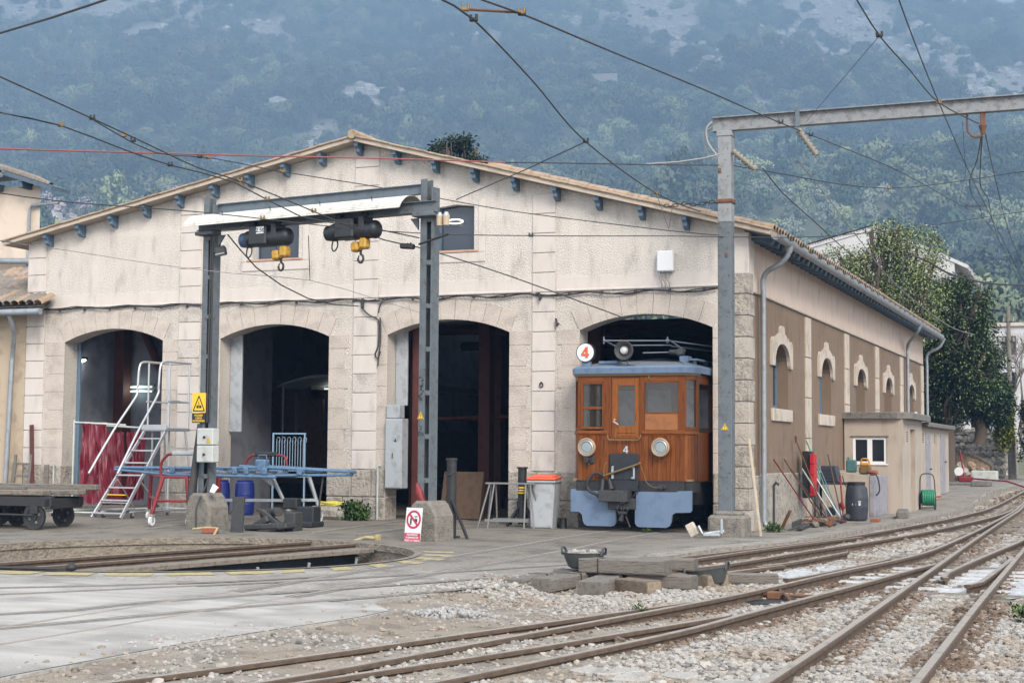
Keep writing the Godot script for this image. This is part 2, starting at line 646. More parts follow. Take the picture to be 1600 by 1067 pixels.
	mk("glass", Color(0.08, 0.075, 0.065, 0.14), 0.04)
	M.glass.metallic_specular = 0.35
	M.glass.transparency = BaseMaterial3D.TRANSPARENCY_ALPHA
	mk("dark_glass", Color(0.012, 0.016, 0.022), 0.06)
	mk("lens", Color(0.25, 0.3, 0.31), 0.25, null, 1.0, null, 1.0, nrough, 0.6)
	mk("reflector", Color(0.5, 0.52, 0.52), 0.25, null, 1.0, null, 1.0, null, 1.0, 0.6)
	mk("green_hose", Color(0.02, 0.20, 0.11), 0.5)
	mk("drum_dark", Color(0.03, 0.035, 0.05), 0.45)
	mk("rubber", Color(0.06, 0.065, 0.065), 0.8, grain, 2.0, blotch2, 1.5)
	mk("concrete_block", Color(0.19, 0.175, 0.15), 0.95, spots, 1.2, blotch2, 0.9, nbump, 0.9)
	mk("moss", Color(0.05, 0.08, 0.015), 1.0)
	mk("bark", Color(0.10, 0.075, 0.055), 0.95, grain, 2.0)
	mk("sleeper_new", Color(0.24, 0.195, 0.14), 0.95, fine, 2.0, blotch2, 2.0, nbump, 0.5)
	mk("brick_red", Color(0.27, 0.085, 0.045), 0.9, grain, 2.0)
	mk("plastic_amber", Color(0.42, 0.20, 0.03), 0.5)
	mk("plastic_teal", Color(0.05, 0.13, 0.13), 0.5)
	mk("lilac_door", Color(0.265, 0.26, 0.295), 0.7, fine, 1.0, blotch, 0.8)
	mk("white_plastic", Color(0.66, 0.67, 0.68), 0.5)
	# grains that run along the wood
	var plank := ntex(noise(0.012, 4, FastNoiseLite.TYPE_SIMPLEX, 31), ramp([[0.15, 0.55], [0.45, 0.95], [0.7, 1.12], [0.9, 0.8]]))
	for k in 4:
		var c: Color = [Color(0.19, 0.058, 0.012), Color(0.155, 0.045, 0.009), Color(0.235, 0.078, 0.017), Color(0.12, 0.034, 0.007)][k]
		var m := mk("wood_%d" % k, c, 0.42, plank, 1.0, fine, 1.0)
		m.uv1_scale = Vector3(4.0, 0.35, 4.0)
		m.metallic_specular = 0.3
		m.uv1_offset = Vector3(k * 0.37, k * 0.21, 0)
	var mh := mk("wood_across", Color(0.20, 0.06, 0.012), 0.42, plank, 1.0, fine, 1.0)
	mh.metallic_specular = 0.3
	mh.uv1_scale = Vector3(0.35, 4.0, 4.0)
	var old := mk("old_wood", Color(0.17, 0.152, 0.132), 0.95, plank, 1.0, grain, 1.5, nbump, 0.4)
	old.uv1_world_triplanar = false
	old.uv1_scale = Vector3(0.5, 5.0, 5.0)
	for e in [["lamp_white", Color(1, 1, 0.97), 1.2], ["tube_light", Color(0.9, 1.0, 0.95), 0.4], ["reflection_glow", Color(1, 0.97, 0.9), 0.5]]:  # the last one glows as a reflected oval, it is no lamp
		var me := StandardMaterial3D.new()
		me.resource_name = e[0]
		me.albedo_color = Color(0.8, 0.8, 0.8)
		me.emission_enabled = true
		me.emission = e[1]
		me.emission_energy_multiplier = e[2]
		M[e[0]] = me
	mk("walk", Color(0.2, 0.172, 0.14), 0.9, grain, 1.0, blotch2, 0.9, nbump, 0.6)
	mk("blue_girder", Color(0.035, 0.05, 0.065), 0.7, grain, 1.0, blotch2, 0.8)
	mk("pilaster_worn", Color(0.5, 0.46, 0.42), 0.92, grain, 0.5, blotch, 0.6, nfine, 0.3)
	mk("window_blue", Color(0.025, 0.036, 0.055), 0.15)
	mk("sill_pink", Color(0.46, 0.29, 0.21), 0.9, fine, 0.5, blotch, 0.5)
	mk("inner_board", Color(0.085, 0.05, 0.03), 0.8, fine, 1.0, blotch2, 0.8)
	mk("dim_door", Color(0.26, 0.21, 0.17), 0.9, fine, 0.5, blotch, 0.6)
	mk("cab_inside", Color(0.26, 0.16, 0.09), 0.7, fine, 1.0, blotch, 0.8)
	mk("wood_light", Color(0.28, 0.1, 0.024), 0.42, grain, 1.0, blotch, 0.8)
	mk("panto_grey", Color(0.13, 0.15, 0.19), 0.5, fine, 1.0, blotch, 1.0)
	mk("lamp_rim", Color(0.33, 0.235, 0.145), 0.5, fine, 1.0, blotch, 1.5)
	mk("end_plate", Color(0.014, 0.018, 0.024), 0.65, fine, 1.0, blotch2, 1.0)
	mk("skirt", Color(0.115, 0.17, 0.265), 0.5, fine, 0.8, mild, 0.8)
	mk("beam_dark", Color(0.105, 0.135, 0.16), 0.6, rusty, 1.1, blotch, 0.9)
	mk("beam_rusty", Color(0.2, 0.215, 0.225), 0.65, rusty, 1.3, blotch2, 0.8)
	mk("lamp_beige", Color(0.42, 0.33, 0.23), 0.5)
	mk("hoist", Color(0.016, 0.02, 0.024), 0.5, fine, 1.0, blotch, 1.0)
	mk("hoist_blue", Color(0.03, 0.065, 0.13), 0.5, fine, 1.0, blotch, 1.0)
	mk("pale_wood", Color(0.50, 0.42, 0.31), 0.8, fine, 1.0, blotch, 1.0)
	mk("gate_blue", Color(0.22, 0.33, 0.43), 0.6)
	mk("galv_dark", Color(0.17, 0.175, 0.17), 0.6, grain, 1.0, blotch, 1.0)
	mk("cable_black", Color(0.02, 0.018, 0.028), 0.6)
	mk("jug_dark", Color(0.13, 0.08, 0.025), 0.5)
	mk("sleeper_grey", Color(0.13, 0.12, 0.105), 0.95, grain, 3.0, blotch2, 2.0)
	mk("sleeper_brown", Color(0.17, 0.13, 0.095), 0.95, grain, 1.5, blotch2, 1.5, nbump, 0.5)
	mk("filler", Color(0.20, 0.19, 0.175), 0.95, grain, 1.5, blotch2, 1.5)
	mk("flag", Color(0.36, 0.34, 0.31), 0.95, grain, 1.0, blotch, 1.0, nbump, 0.6)
	mk("hill", Color(1, 1, 1), 1.0, grain, 0.05)
	M.hill.vertex_color_use_as_albedo = true
	mk("rock", Color(1, 1, 1), 1.0, grain, 0.4)
	M.rock.vertex_color_use_as_albedo = true
	mk("rock_plain", Color(0.58, 0.52, 0.45), 1.0, grain, 0.3)
	mk("blossom", Color(0.62, 0.52, 0.52), 1.0)
	M.blossom.vertex_color_use_as_albedo = true
	mk("cypress", Color(0.02, 0.035, 0.018), 1.0)
	mk("twig", Color(0.13, 0.105, 0.09), 1.0)
	var leaf := StandardMaterial3D.new()
	leaf.resource_name = "leaf"
	leaf.albedo_color = Color.WHITE
	leaf.roughness = 0.75
	leaf.vertex_color_use_as_albedo = true
	leaf.cull_mode = BaseMaterial3D.CULL_DISABLED
	leaf.backlight_enabled = true
	leaf.backlight = Color(0.35, 0.4, 0.2)
	M["leaf"] = leaf

const PIT := Vector2(-6.0, 9.6)
var LIME := []
const PIT_R := 3.45
const EDGE := [[26.0, -0.1], [20.0, -0.12], [18.2, -0.05], [17.0, 0.12], [15.95, 0.30], [15.3, 0.30], [14.7, -0.25], [13.6, -0.15], [12.4, 0.1], [11.4, 0.22], [9.0, 0.05], [7.4, 0.42], [7.05, 0.52], [4.5, 0.74], [2.8, 1.35], [-5.2, 1.98], [-13.9, 2.44], [-33.8, 2.85], [-60.0, 3.1]]
func edge_x(z: float) -> float:
	for i in EDGE.size() - 1:
		if z <= EDGE[i][0] and z >= EDGE[i + 1][0]:
			var t: float = (EDGE[i][0] - z) / (EDGE[i][0] - EDGE[i + 1][0])
			return lerpf(EDGE[i][1], EDGE[i + 1][1], t)
	return EDGE[0][1] if z > 0 else 3.1
func pit_half(z: float) -> float:
	var d := z - PIT.y
	return sqrt(maxf(0.0, PIT_R * PIT_R - d * d)) if absf(d) < PIT_R else -1.0
func rows(z0: float, z1: float, s: float) -> Array:
	var out := []
	var z := z0
	while z < z1 - 0.001:
		out.append(z)
		z += s
	out.append(z1)
	for k in 33:
		out.append(PIT.y - PIT_R * cos(PI * k / 32.0))
	for e in EDGE:
		if e[0] > z0 and e[0] < z1:
			out.append(e[0])
	out.sort()
	var o2 := [out[0]]
	for q in out:
		if q - o2[-1] > 0.01:
			o2.append(q)
	return o2
func spread(s: Shape, r: Array, x0: Callable, x1: Callable, y: Callable, cols: float) -> void: # a sheet with the pit left out
	for i in r.size() - 1:
		var za: float = r[i]
		var zb: float = r[i + 1]
		var spans := []
		var zm := (za + zb) / 2
		var ha := pit_half(za)
		var hb := pit_half(zb)
		if pit_half(zm) > 0.0:
			ha = maxf(ha, 0.0)
			hb = maxf(hb, 0.0)
			spans = [[x0.call(za), PIT.x - ha, x0.call(zb), PIT.x - hb], [PIT.x + ha, x1.call(za), PIT.x + hb, x1.call(zb)]]
		else:
			spans = [[x0.call(za), x1.call(za), x0.call(zb), x1.call(zb)]]
		for sp in spans:
			var n := clampi(int(ceil((sp[1] - sp[0]) / cols)), 1, 60)
			for k in n:
				var q := []
				for e in [[0, k, za], [0, k + 1, za], [2, k + 1, zb], [2, k, zb]]:
					var x := lerpf(sp[e[0]], sp[e[0] + 1], float(e[1]) / n)
					q.append(V(x, y.call(x, e[2]), e[2]))
				s.face(q, Vector3.UP)

func bed(x: float, z: float) -> float: # ballast and dirt between the tracks
	var h := -0.125 + 0.02 * bumps.get_noise_2d(x * 3.0, z * 3.0) + 0.03 * bumps.get_noise_2d(x * 0.6 + 50, z * 0.6)
	var fill := step01((z - 12.0) / 5.0) * step01((4.3 - x) / 2.0)
	h = lerpf(h, -0.045 + 0.012 * bumps.get_noise_2d(x * 4.0, z * 4.0), fill)
	h = lerpf(h, -0.02, 1.0 - step01((x - edge_x(z)) / 0.5) if z > 11.5 else 0.0)
	return h + 0.3 * step01((-z - 13.0) / 14.0)
var bumps := noise(0.5, 4, FastNoiseLite.TYPE_SIMPLEX, 41)

func ground() -> void:
	var g := Shape.new()
	g.smooth()
	var r := [-900.0, -200.0, -60.0]
	r.append_array(rows(-59.0, 60.0, 5.0))
	r.append_array([140.0])
	g.tint = Color(0.9, 0.9, 0.88)
	spread(g, r, func(_z): return -700.0, func(_z): return 400.0, func(_x, _z): return -0.24, 400.0)
	struct("ground", g, M.dirt)
	var y := Shape.new()
	y.smooth()
	var ry := rows(-60.0, 26.0, 0.5)
	spread(y, ry, func(_z): return -30.0, edge_x, yard, 1.0)
	y.paint(func(p: Vector3): # soot and dirt towards the building, washed concrete in front
		var w := step01((p.z - 7.5 + 0.5 * p.x * step01(p.x + 1.0) + 2.5 * bumps.get_noise_2d(p.x * 0.5, p.z * 0.5)) / 7.5)
		w = maxf(w, 0.35 * step01((p.x + 1.0) / 2.0))
		return Color(0.50, 0.47, 0.43).lerp(Color(1.0, 0.99, 0.97), w) * (1.0 + 0.12 * bumps.get_noise_2d(p.x * 1.3, p.z * 2.6)))
	y.flat()
	for i in ry.size() - 1: # the edge of the slab
		var a := V(edge_x(ry[i]), 0, ry[i])
		var b := V(edge_x(ry[i + 1]), 0, ry[i + 1])
		var ya := yard(a.x, a.z)
		var yb := yard(b.x, b.z)
		y.face([a + V(0, ya, 0), b + V(0, yb, 0), b + V(0, -0.3, 0), a + V(0, -0.3, 0)], Vector3.RIGHT)
	struct("concrete_yard", y, M.yard)
	# a kerb of rough concrete along the platform
	var k := Shape.new()
	var z := 7.0
	while z > -40.0:
		var z2 := z - rng.randf_range(1.6, 2.6)
		var xa := edge_x(z) - 0.02
		var xb := edge_x(z2) - 0.02
		var ya := yard(xa, z) + 0.015
		var w := 0.32
		var q := [V(xa - w, ya, z), V(xa + 0.04, ya - 0.005, z), V(xb + 0.04, ya - 0.005, z2 + 0.02), V(xb - w, ya, z2 + 0.02)]
		k.face(q, Vector3.UP)
		var dn := Vector3(0, -0.3, 0)
		k.face([q[1], q[2], q[2] + dn, q[1] + dn], Vector3.RIGHT)
		k.face([q[0], q[1], q[1] + dn, q[0] + dn], Vector3.BACK)
		k.face([q[3], q[2], q[2] + dn, q[3] + dn], Vector3.FORWARD)
		k.face([q[0], q[3], q[3] + dn, q[0] + dn], Vector3.LEFT)
		z = z2
	struct("platform_kerb", k, M.platform_edge)
	# fresh concrete poured in front of the turntable
	var n := Shape.new()
	n.smooth()
	var wob := noise(0.35, 3, FastNoiseLite.TYPE_SIMPLEX, 77)
	var rn := []
	for i in 75:
		rn.append(13.7 + i * 0.11)
	spread(n, rn, func(e): return -9.0 + 0.5 * wob.get_noise_1d(e * 4.0),
		func(e): return minf(edge_x(e) - 0.03, -3.2 + 3.6 * step01((e - 13.6) / 1.9) + 0.3 * wob.get_noise_1d(e * 5.0)),
		func(x, e): return yard(x, e) + 0.005, 0.5)
	n.paint(func(p: Vector3):
		var d: float = 0.92 + 0.24 * bumps.get_noise_2d(p.x * 0.5, p.z * 1.5) + 0.18 * bumps.get_noise_2d(p.x * 2.0 + 7.0, p.z * 6.0)
		d *= lerpf(0.74, 1.0, step01((p.z - 13.6) / 1.6 + bumps.get_noise_2d(p.x * 0.8, 3.0))) * lerpf(1.0, 0.80, step01((p.z - 17.5) / 3.0))
		return Color(d, d * 0.99, d * 0.965))
	struct("fresh_concrete_patch", n, M.new_concrete)
	# joints and cracks in the slab
	var ck := Shape.new()
	for i in 26:
		var p := Vector2(rng.randf_range(-9.0, -0.6), rng.randf_range(0.8, 19.0))
		var dir := rng.randf() * TAU
		var joint := i < 9
		if joint:
			dir = 0.0 if i % 2 else PI / 2
		for n_step in (24 if joint else 11):
			var p2 := p + Vector2(cos(dir), sin(dir)) * 0.28
			if p2.x > edge_x(p2.y) - 0.2 or p2.distance_to(PIT) < PIT_R + 0.8:
				break
			var w := Vector2(-sin(dir), cos(dir)) * (0.007 if joint else 0.005)
			ck.face([V(p.x - w.x, yard(p.x, p.y) + 0.0065, p.y - w.y), V(p2.x - w.x, yard(p2.x, p2.y) + 0.0065, p2.y - w.y), V(p2.x + w.x, yard(p2.x, p2.y) + 0.0065, p2.y + w.y), V(p.x + w.x, yard(p.x, p.y) + 0.0065, p.y + w.y)], Vector3.UP)
			p = p2
			dir += rng.randf_range(-0.02, 0.02) if joint else rng.randf_range(-0.5, 0.5)
	struct("yard_cracks", ck, M.groove)
	# ballast bed with dirt
	var b := Shape.new()
	b.smooth()
	var zz := -60.0
	while zz < 26.0:
		var dz := 0.2 if zz > 3.0 else (0.6 if zz > -12.0 else 2.4)
		var nx := 60 if zz > 3.0 else 24
		for i in nx:
			var q := []
			for e in [[i, zz], [i + 1, zz], [i + 1, zz + dz], [i, zz + dz]]:
				var x0 := edge_x(e[1]) - 0.05
				var x := lerpf(x0, 14.0, float(e[0]) / nx)
				q.append(V(x, bed(x, e[1]), e[1]))
			b.face(q, Vector3.UP)
		zz += dz
	b.paint(func(p: Vector3):
		var c: float = 0.5 + 0.5 * bumps.get_noise_2d(p.x * 0.9 + 9.0, p.z * 0.9)
		return Color(0.92, 0.86, 0.79).lerp(Color(1.12, 1.09, 1.05), step01(c * 1.4 - 0.2)))
	struct("ballast_bed", b, M.dirt)

func turntable() -> void:
	var t := thing("turntable_pit", "round concrete pit of the turntable with worn yellow dashes round its rim", "pit", V(PIT.x, 0, PIT.y))
	t.set_meta("kind", "structure")
	var w := Shape.new()
	w.smooth()
	for i in 64:
		var a := TAU * i / 64
		var c := TAU * (i + 1) / 64
		var pa := V(cos(a) * PIT_R, 0, sin(a) * PIT_R)
		var pc := V(cos(c) * PIT_R, 0, sin(c) * PIT_R)
		var ya := Vector3(0, yard(PIT.x + pa.x, PIT.y + pa.z), 0)
		var yc := Vector3(0, yard(PIT.x + pc.x, PIT.y + pc.z), 0)
		var dn := Vector3(0, -0.85, 0)
		w.face([pa + ya, pc + yc, pc + dn, pa + dn], -(pa + pc))
	w.flat()
	w.cyl(V(0, -0.95, 0), V(0, -0.85, 0), PIT_R + 0.05, PIT_R + 0.05, 64)
	part(t, "pit_wall", w, M.pit_wall)
	var rim := Shape.new() # worn iron edge
	for i in 64:
		var a := TAU * i / 64
		var c := TAU * (i + 1) / 64
		var q := []
		for e in [[a, PIT_R - 0.03], [c, PIT_R - 0.03], [c, PIT_R + 0.07], [a, PIT_R + 0.07]]:
			var p := V(cos(e[0]) * e[1], 0, sin(e[0]) * e[1])
			q.append(p + V(0, yard(PIT.x + p.x, PIT.y + p.z) + 0.012, 0))
		rim.face(q, Vector3.UP)
		rim.face([q[0], q[1], q[1] + V(0, -0.1, 0), q[0] + V(0, -0.1, 0)], -q[0])
	part(t, "rim", rim, M.pit_wall)
	for i in 34:
		var a := TAU * (i / 34.0)
		if a > 2.4 and a < 5.6:
			continue
		var s := Shape.new()
		var r0 := PIT_R + 0.12
		var r1 := PIT_R + 0.55
		var span := 0.07 if a > 0.7 and a < 2.4 else 0.04
		for k in 3:
			var q := []
			for e in [[k, r0], [k + 1, r0], [k + 1, r1], [k, r1]]:
				var f: float = a + span * (e[0] / 3.0 * 2.0 - 1.0) + (0.06 if e[1] == r1 and span < 0.05 else 0.0)
				var p := V(cos(f) * e[1], 0, sin(f) * e[1])
				q.append(p + V(0, yard(PIT.x + p.x, PIT.y + p.z) + 0.006, 0))
			s.face(q, Vector3.UP)
		part(t, "yellow_dash", s, M.yellow_line)
	# the bridge, turned a little
	var turn := atan2(-0.2, 0.98)
	var b := thing("turntable_bridge", "rusty turntable bridge with two rails across the round pit", "turntable bridge", V(-5.84, 0, 9.7), turn)
	var L := 3.32
	for x in [-0.457, 0.457]:
		rail(b, [V(x, 0.01, L), V(x, 0.01, 0), V(x, 0.01, -L)], "rail")
	var k := 0
	var zz := -L
	while zz < L - 0.01:
		var s := Shape.new()
		s.span(V(-0.40, -0.13, zz), V(0.40, -0.075, zz + 0.49), 0.006)
		part(b, "deck_plate", s, M.iron_grey if k % 3 else M.rust)
		var d := Shape.new()
		d.span(V(0.53, -0.12, zz), V(0.86, -0.05 - 0.004 * (k % 2), zz + 0.492), 0.008)
		part(b, "walkway_plank", d, M.walk)
		zz += 0.5
		k += 1
	var wl := Shape.new()
	wl.span(V(-0.95, -0.13, -L), V(-0.52, -0.08, L), 0.01)
	part(b, "side_board", wl, M.walk)
	for x in [-0.457, 0.457]:
		var g := Shape.new()
		g.span(V(x - 0.09, -0.16, -L), V(x + 0.09, -0.19, L))
		g.span(V(x - 0.012, -0.19, -L), V(x + 0.012, -0.55, L))
		g.span(V(x - 0.09, -0.55, -L), V(x + 0.09, -0.58, L))
		part(b, "girder", g, M.blue_girder)
	for i in 6:
		var z2 := -2.8 + i * 1.1
		var s := Shape.new()
		var pts := []
		for j in 7:
			var a := PI / 2 * j / 6.0
			pts.append(V(0.47 + 0.46 * sin(a), -0.5 + 0.32 * (1.0 - cos(a)), z2))
		s.tube(pts, 0.025, 6)
		part(b, "bracket", s, M.galv)
	# locking lever and chain bits on the rim
	var lv := Shape.new()
	lv.cyl(V(-5.25, 0.03, 12.95), V(-6.35, 0.045, 13.35), 0.022, 0.018, 8)
	lv.sphere(V(-5.2, 0.05, 12.93), V(0.07, 0.05, 0.07))
	only("locking_bar", lv, M.iron, "black iron locking bar lying on the front rim of the turntable pit", "iron bar")
	var yb := Shape.new()
	yb.tube([V(-8.35, 0.1, 5.62), V(-8.1, 0.13, 5.58), V(-7.9, 0.12, 5.55), V(-7.85, -0.1, 5.85), V(-7.8, -0.3, 5.86)], 0.025, 6)
	only("yellow_bracket", yb, M.yellow_line, "small bent yellow bracket on the pit rim by the left gantry footing", "bracket")
	var yc := Shape.new()
	yc.tube([V(-5.2, -0.02, 5.75), V(-4.95, 0.06, 5.7), V(-4.8, 0.05, 5.68)], 0.03, 6)
	yc.box(V(-4.75, 0.05, 5.68), V(0.06, 0.12, 0.12), 0.01)
	only("yellow_latch", yc, M.yellow_line, "yellow latch at the far end of the turntable bridge", "latch")

func rail(parent: Node, path: Array, called := "rail", size := 1.0) -> MeshInstance3D:
	var scale := size * 1.2
	var a := Shape.new()
	var p := []
	for q in [[-0.055, -0.13], [0.055, -0.13], [0.055, -0.117], [0.011, -0.1], [0.011, -0.036], [0.033, -0.028], [0.033, -0.004], [0.026, 0.0], [-0.026, 0.0], [-0.033, -0.004], [-0.033, -0.028], [-0.011, -0.036], [-0.011, -0.1], [-0.055, -0.117]]:
		p.append(Vector2(q[0], q[1]) * scale)
	a.sweep(p, path)
	var m := a.done(M.rail_side)
	var h := Shape.new()
	h.sweep([Vector2(-0.026 * scale, 0.0015), Vector2(0.026 * scale, 0.0015)], path, false)
	h.build(null, m)
	m.surface_set_material(1, M.rail_head)
	return inst(m, called, parent)
func flush_rail(parent: Node, path: Array, called := "rail") -> void: # a rail set level in concrete beside its groove
	var h := Shape.new()
	h.sweep([Vector2(-0.028, -0.02), Vector2(-0.028, 0.008), Vector2(0.028, 0.008), Vector2(0.028, -0.02)], path)
	var m := h.done(M.rail_head)
	var g := Shape.new()
	g.sweep([Vector2(-0.07, 0.0045), Vector2(0.034, 0.0045)], path, false)
	g.build(null, m)
	m.surface_set_material(1, M.groove)
	var f := Shape.new()
	f.sweep([Vector2(0.034, 0.0035), Vector2(0.13, 0.0035)], path, false)
	f.build(null, m)
	m.surface_set_material(2, M.filler)
	inst(m, called, parent)
func xz(list: Array, y := 0.0, step := 0.6, on_slab := false) -> Array:
	var p := []
	for q in list:
		p.append(V(q[0], y, q[1]))
	var c := curve(p, step)
	for i in c.size():
		var e: Vector3 = c[i]
		if on_slab:
			c[i].y = yard(e.x, e.z) + y
		else:
			c[i].y += 0.3 * step01((-e.z - 13.0) / 14.0)
	return c

func tracks() -> void:
	var a := thing("railway_track", "nearest track with brown rail heads on pale stone ballast at lower right", "railway track")
	rail(a, xz([[4.52, 24], [4.46, 18.2], [4.42, 15], [4.30, 9], [4.22, 5], [4.12, 0], [4.02, -6], [3.93, -12], [3.86, -18]]))
	rail(a, xz([[5.45, 24], [5.36, 17.8], [5.25, 12.4], [5.17, 7.4], [5.10, 3], [5.02, -3], [4.93, -10], [4.85, -20], [4.72, -40]]))
	rail(a, xz([[4.60, 9.0], [4.52, 8.2], [4.67, 4.56], [4.88, 0.46], [4.94, -2.5]]), "wing_rail")
	rail(a, xz([[4.93, 9.9], [5.03, 9.4], [5.07, 5.0], [5.0, 4.5]]), "check_rail")
	var zs := 10.6
	var ks := 0
	while zs > -36.0:
		var s := Shape.new()
		var x0 := 3.95 if zs > 9.0 else 3.25
		var x1 := 5.65
		var dip := 0.3 * step01((-zs - 13.0) / 14.0)
		s.box(V((x0 + x1) / 2, -0.158 + dip + rng.randf_range(-0.008, 0.004), zs), V(x1 - x0 + rng.randf_range(-0.1, 0.1), 0.13, 0.21), 0.015, Basis(Vector3.UP, rng.randf_range(-0.02, 0.02)))
		part(a, "sleeper", s, M.lime if zs < 9.4 and zs > 6.0 else (M.walk if ks % 3 else M.concrete_block))
		for x in [4.42 - (15 - zs) * 0.012, 5.25 - (12.4 - zs) * 0.016]:
			for e in [0.09, -0.09]:
				var c := Shape.new()
				c.box(V(x + e, -0.115 + dip, zs), V(0.07, 0.03, 0.09), 0.008)
				part(a, "rail_clip", c, M.rust)
		zs -= 0.62
		ks += 1
	var b := thing("railway_track", "second track from the right, running from bottom centre into the frog of the nearest track", "railway track")
	rail(b, xz([[0.65, 22.2], [1.45, 19.65], [1.97, 16.98], [2.68, 13.09], [2.96, 11.09], [3.2, 9.0], [3.72, 4.89], [3.84, 1], [3.86, -6], [3.78, -18], [3.62, -40]]))
	rail(b, xz([[1.7, 22.2], [2.47, 19.17], [3.13, 15.92], [3.36, 14.0], [3.73, 10.8], [4.06, 7.71], [4.2, 6.6]]))
	rail(b, xz([[2.86, 10.0], [3.02, 9.4], [3.42, 6.4], [3.45, 5.8]]), "check_rail")
	var d := thing("railway_track", "rail pair that merges with the second track in the dirt at bottom centre", "railway track")
	rail(d, xz([[-0.4, 23.0], [0.57, 20.1], [1.16, 18.24], [1.61, 16.64], [2.08, 15.02], [2.58, 13.25]]), "switch_rail", 0.9)
	rail(d, xz([[0.9, 22.2], [1.71, 19.5], [2.30, 17.7], [2.72, 16.2], [3.24, 14.3]]), "switch_rail", 0.9)
	var c := thing("railway_track", "farther track that bends along the platform edge beside the depot side wall", "railway track")
	rail(c, xz([[0.44, 7.7], [0.62, 7.29], [1.18, 4.78], [1.98, 0.3], [2.5, -5], [2.85, -10.06], [3.38, -23.68], [3.5, -38]]))
	rail(c, xz([[0.80, 10.5], [1.58, 8.27], [2.05, 5.01], [2.80, 0], [3.3, -5.5], [3.62, -10.59], [3.72, -15]]))
	rail(c, xz([[0.62, 8.6], [0.85, 8.1], [1.34, 4.9], [2.02, 1.1], [2.2, 0.4]]), "check_rail")
	rail(c, xz([[2.05, 8.0], [2.3, 7.0], [2.62, 4.4]], -0.02), "stub_rail")
	rail(c, xz([[1.62, 10.0], [1.8, 9.3], [2.28, 7.4]], -0.03), "stub_rail", 1.1)
	var zc := 7.0
	while zc > -20.0:
		var x := lerpf(1.2, 3.1, step01((7.0 - zc) / 24.0)) + 0.1
		var s := Shape.new()
		s.box(V(x, -0.162 + 0.3 * step01((-zc - 13.0) / 14.0), zc), V(1.7, 0.13, 0.21), 0.015, Basis(Vector3.UP, 0.22))
		part(c, "sleeper", s, M.walk if int(zc * 7) % 3 else M.concrete_block)
		zc -= 0.66
	# rails set into the concrete
	var e := thing("embedded_track", "track set flush in the concrete, leading straight to the wooden railcar", "railway track")
	flush_rail(e, xz([[-2.0, 21], [-2.03, 15.8], [-2.1, 12.8], [-2.2, 9.5], [-2.33, 5], [-2.4, 1.3], [-2.4, -13]], 0.0, 0.6, true))
	flush_rail(e, xz([[-1.3, 21], [-1.24, 15.9], [-1.22, 13], [-1.2, 10], [-1.27, 6], [-1.45, 1.8], [-1.49, -13]], 0.0, 0.6, true))
	var f := thing("embedded_track", "track set in the concrete, curving past the turntable towards the timber pile", "railway track")
	flush_rail(f, xz([[-8.2, 20.3], [-5.9, 18.0], [-3.98, 15.62], [-2.07, 12.78], [-1.55, 11.82], [-0.5, 9.6], [0.3, 8.0]], 0.002, 0.6, true))
	flush_rail(f, xz([[-3.6, 21.0], [-1.99, 17.95], [-1.24, 15.89], [-0.46, 14.09], [0.02, 12.6]], 0.002, 0.6, true))
	var g := thing("embedded_track", "faint rails in the concrete in front of the turntable, leftmost of the flush tracks", "railway track")
	flush_rail(g, xz([[-9.2, 18.6], [-6.3, 16.4], [-4.46, 15.05], [-2.84, 13.4], [-2.2, 12.2]], 0.004, 0.6, true))
	flush_rail(g, xz([[-6.0, 20.0], [-2.72, 17.1], [-2.17, 15.6], [-0.97, 12.97], [-0.19, 11.13]], 0.004, 0.6, true))
	for q in [[-6.62, "track into the third depot door from the left, behind the gantry"], [-10.6, "track into the second depot door behind the trolleys"]]:
		var h := thing("embedded_track", "flush " + q[1], "railway track")
		for s in [-0.457, 0.457]:
			flush_rail(h, xz([[q[0] + s + 0.5, 4.6 if q[0] > -8 else 5.2], [q[0] + s + 0.25, 2.0], [q[0] + s, -1.0], [q[0] + s, -14.0]], 0.0, 0.8, true))
	# white lime on the sleepers
	for k in 3:
		LIME.append(PackedVector2Array())
	var li := [[[2.30, 8.6], [2.85, 8.7], [3.15, 7.4], [3.42, 5.6], [2.92, 5.7], [2.45, 7.2]], [[4.62, 9.9], [5.0, 9.9], [5.0, 5.2], [4.78, 4.6], [4.66, 6.5]], [[5.35, 10.2], [6.3, 10.0], [6.0, 7.0], [5.4, 6.4]]]
	var nm := ["patch of white lime between the rails near the timber pile", "white lime spread over the sleepers of the nearest track", "white lime outside the nearest rail at the right edge"]
	for i in 3:
		var s := Shape.new()
		var pv := PackedVector2Array()
		for k in li[i].size():
			var p0 := Vector2(li[i][k][0], li[i][k][1])
			var p1 := Vector2(li[i][(k + 1) % li[i].size()][0], li[i][(k + 1) % li[i].size()][1])
			for j in 5:
				pv.append(p0.lerp(p1, j / 5.0) + Vector2(rng.randf_range(-0.05, 0.05), rng.randf_range(-0.09, 0.09)))
		LIME[i] = pv
		var idx := Geometry2D.triangulate_polygon(pv)
		s.smooth()
		for t in range(0, idx.size(), 3):
			var q := []
			for k in 3:
				var p := pv[idx[t + k]]
				q.append(V(p.x, bed(p.x, p.y) + 0.018, p.y))
			s.face(q, Vector3.UP)
		var o := only("lime_patch", s, M.lime, nm[i], "lime", "white lime on the tracks")
		o.set_meta("kind", "stuff")
	# point rods
	var pr := thing("point_rod", "point rods over a black plate standing in for a shaded gap in the second track", "point rods")
	var ps := Shape.new()
	ps.span(V(2.84, -0.13, 11.2), V(3.62, -0.095, 12.1), 0.01)
	part(pr, "recess_shade_plate", ps, M.black)  # flat black plate laid in for the shade of an open recess
	var p2 := Shape.new()
	p2.cyl(V(2.8, -0.06, 11.5), V(3.7, -0.06, 11.4), 0.018)
	p2.cyl(V(3.0, -0.05, 11.0), V(3.3, -0.05, 11.9), 0.02)
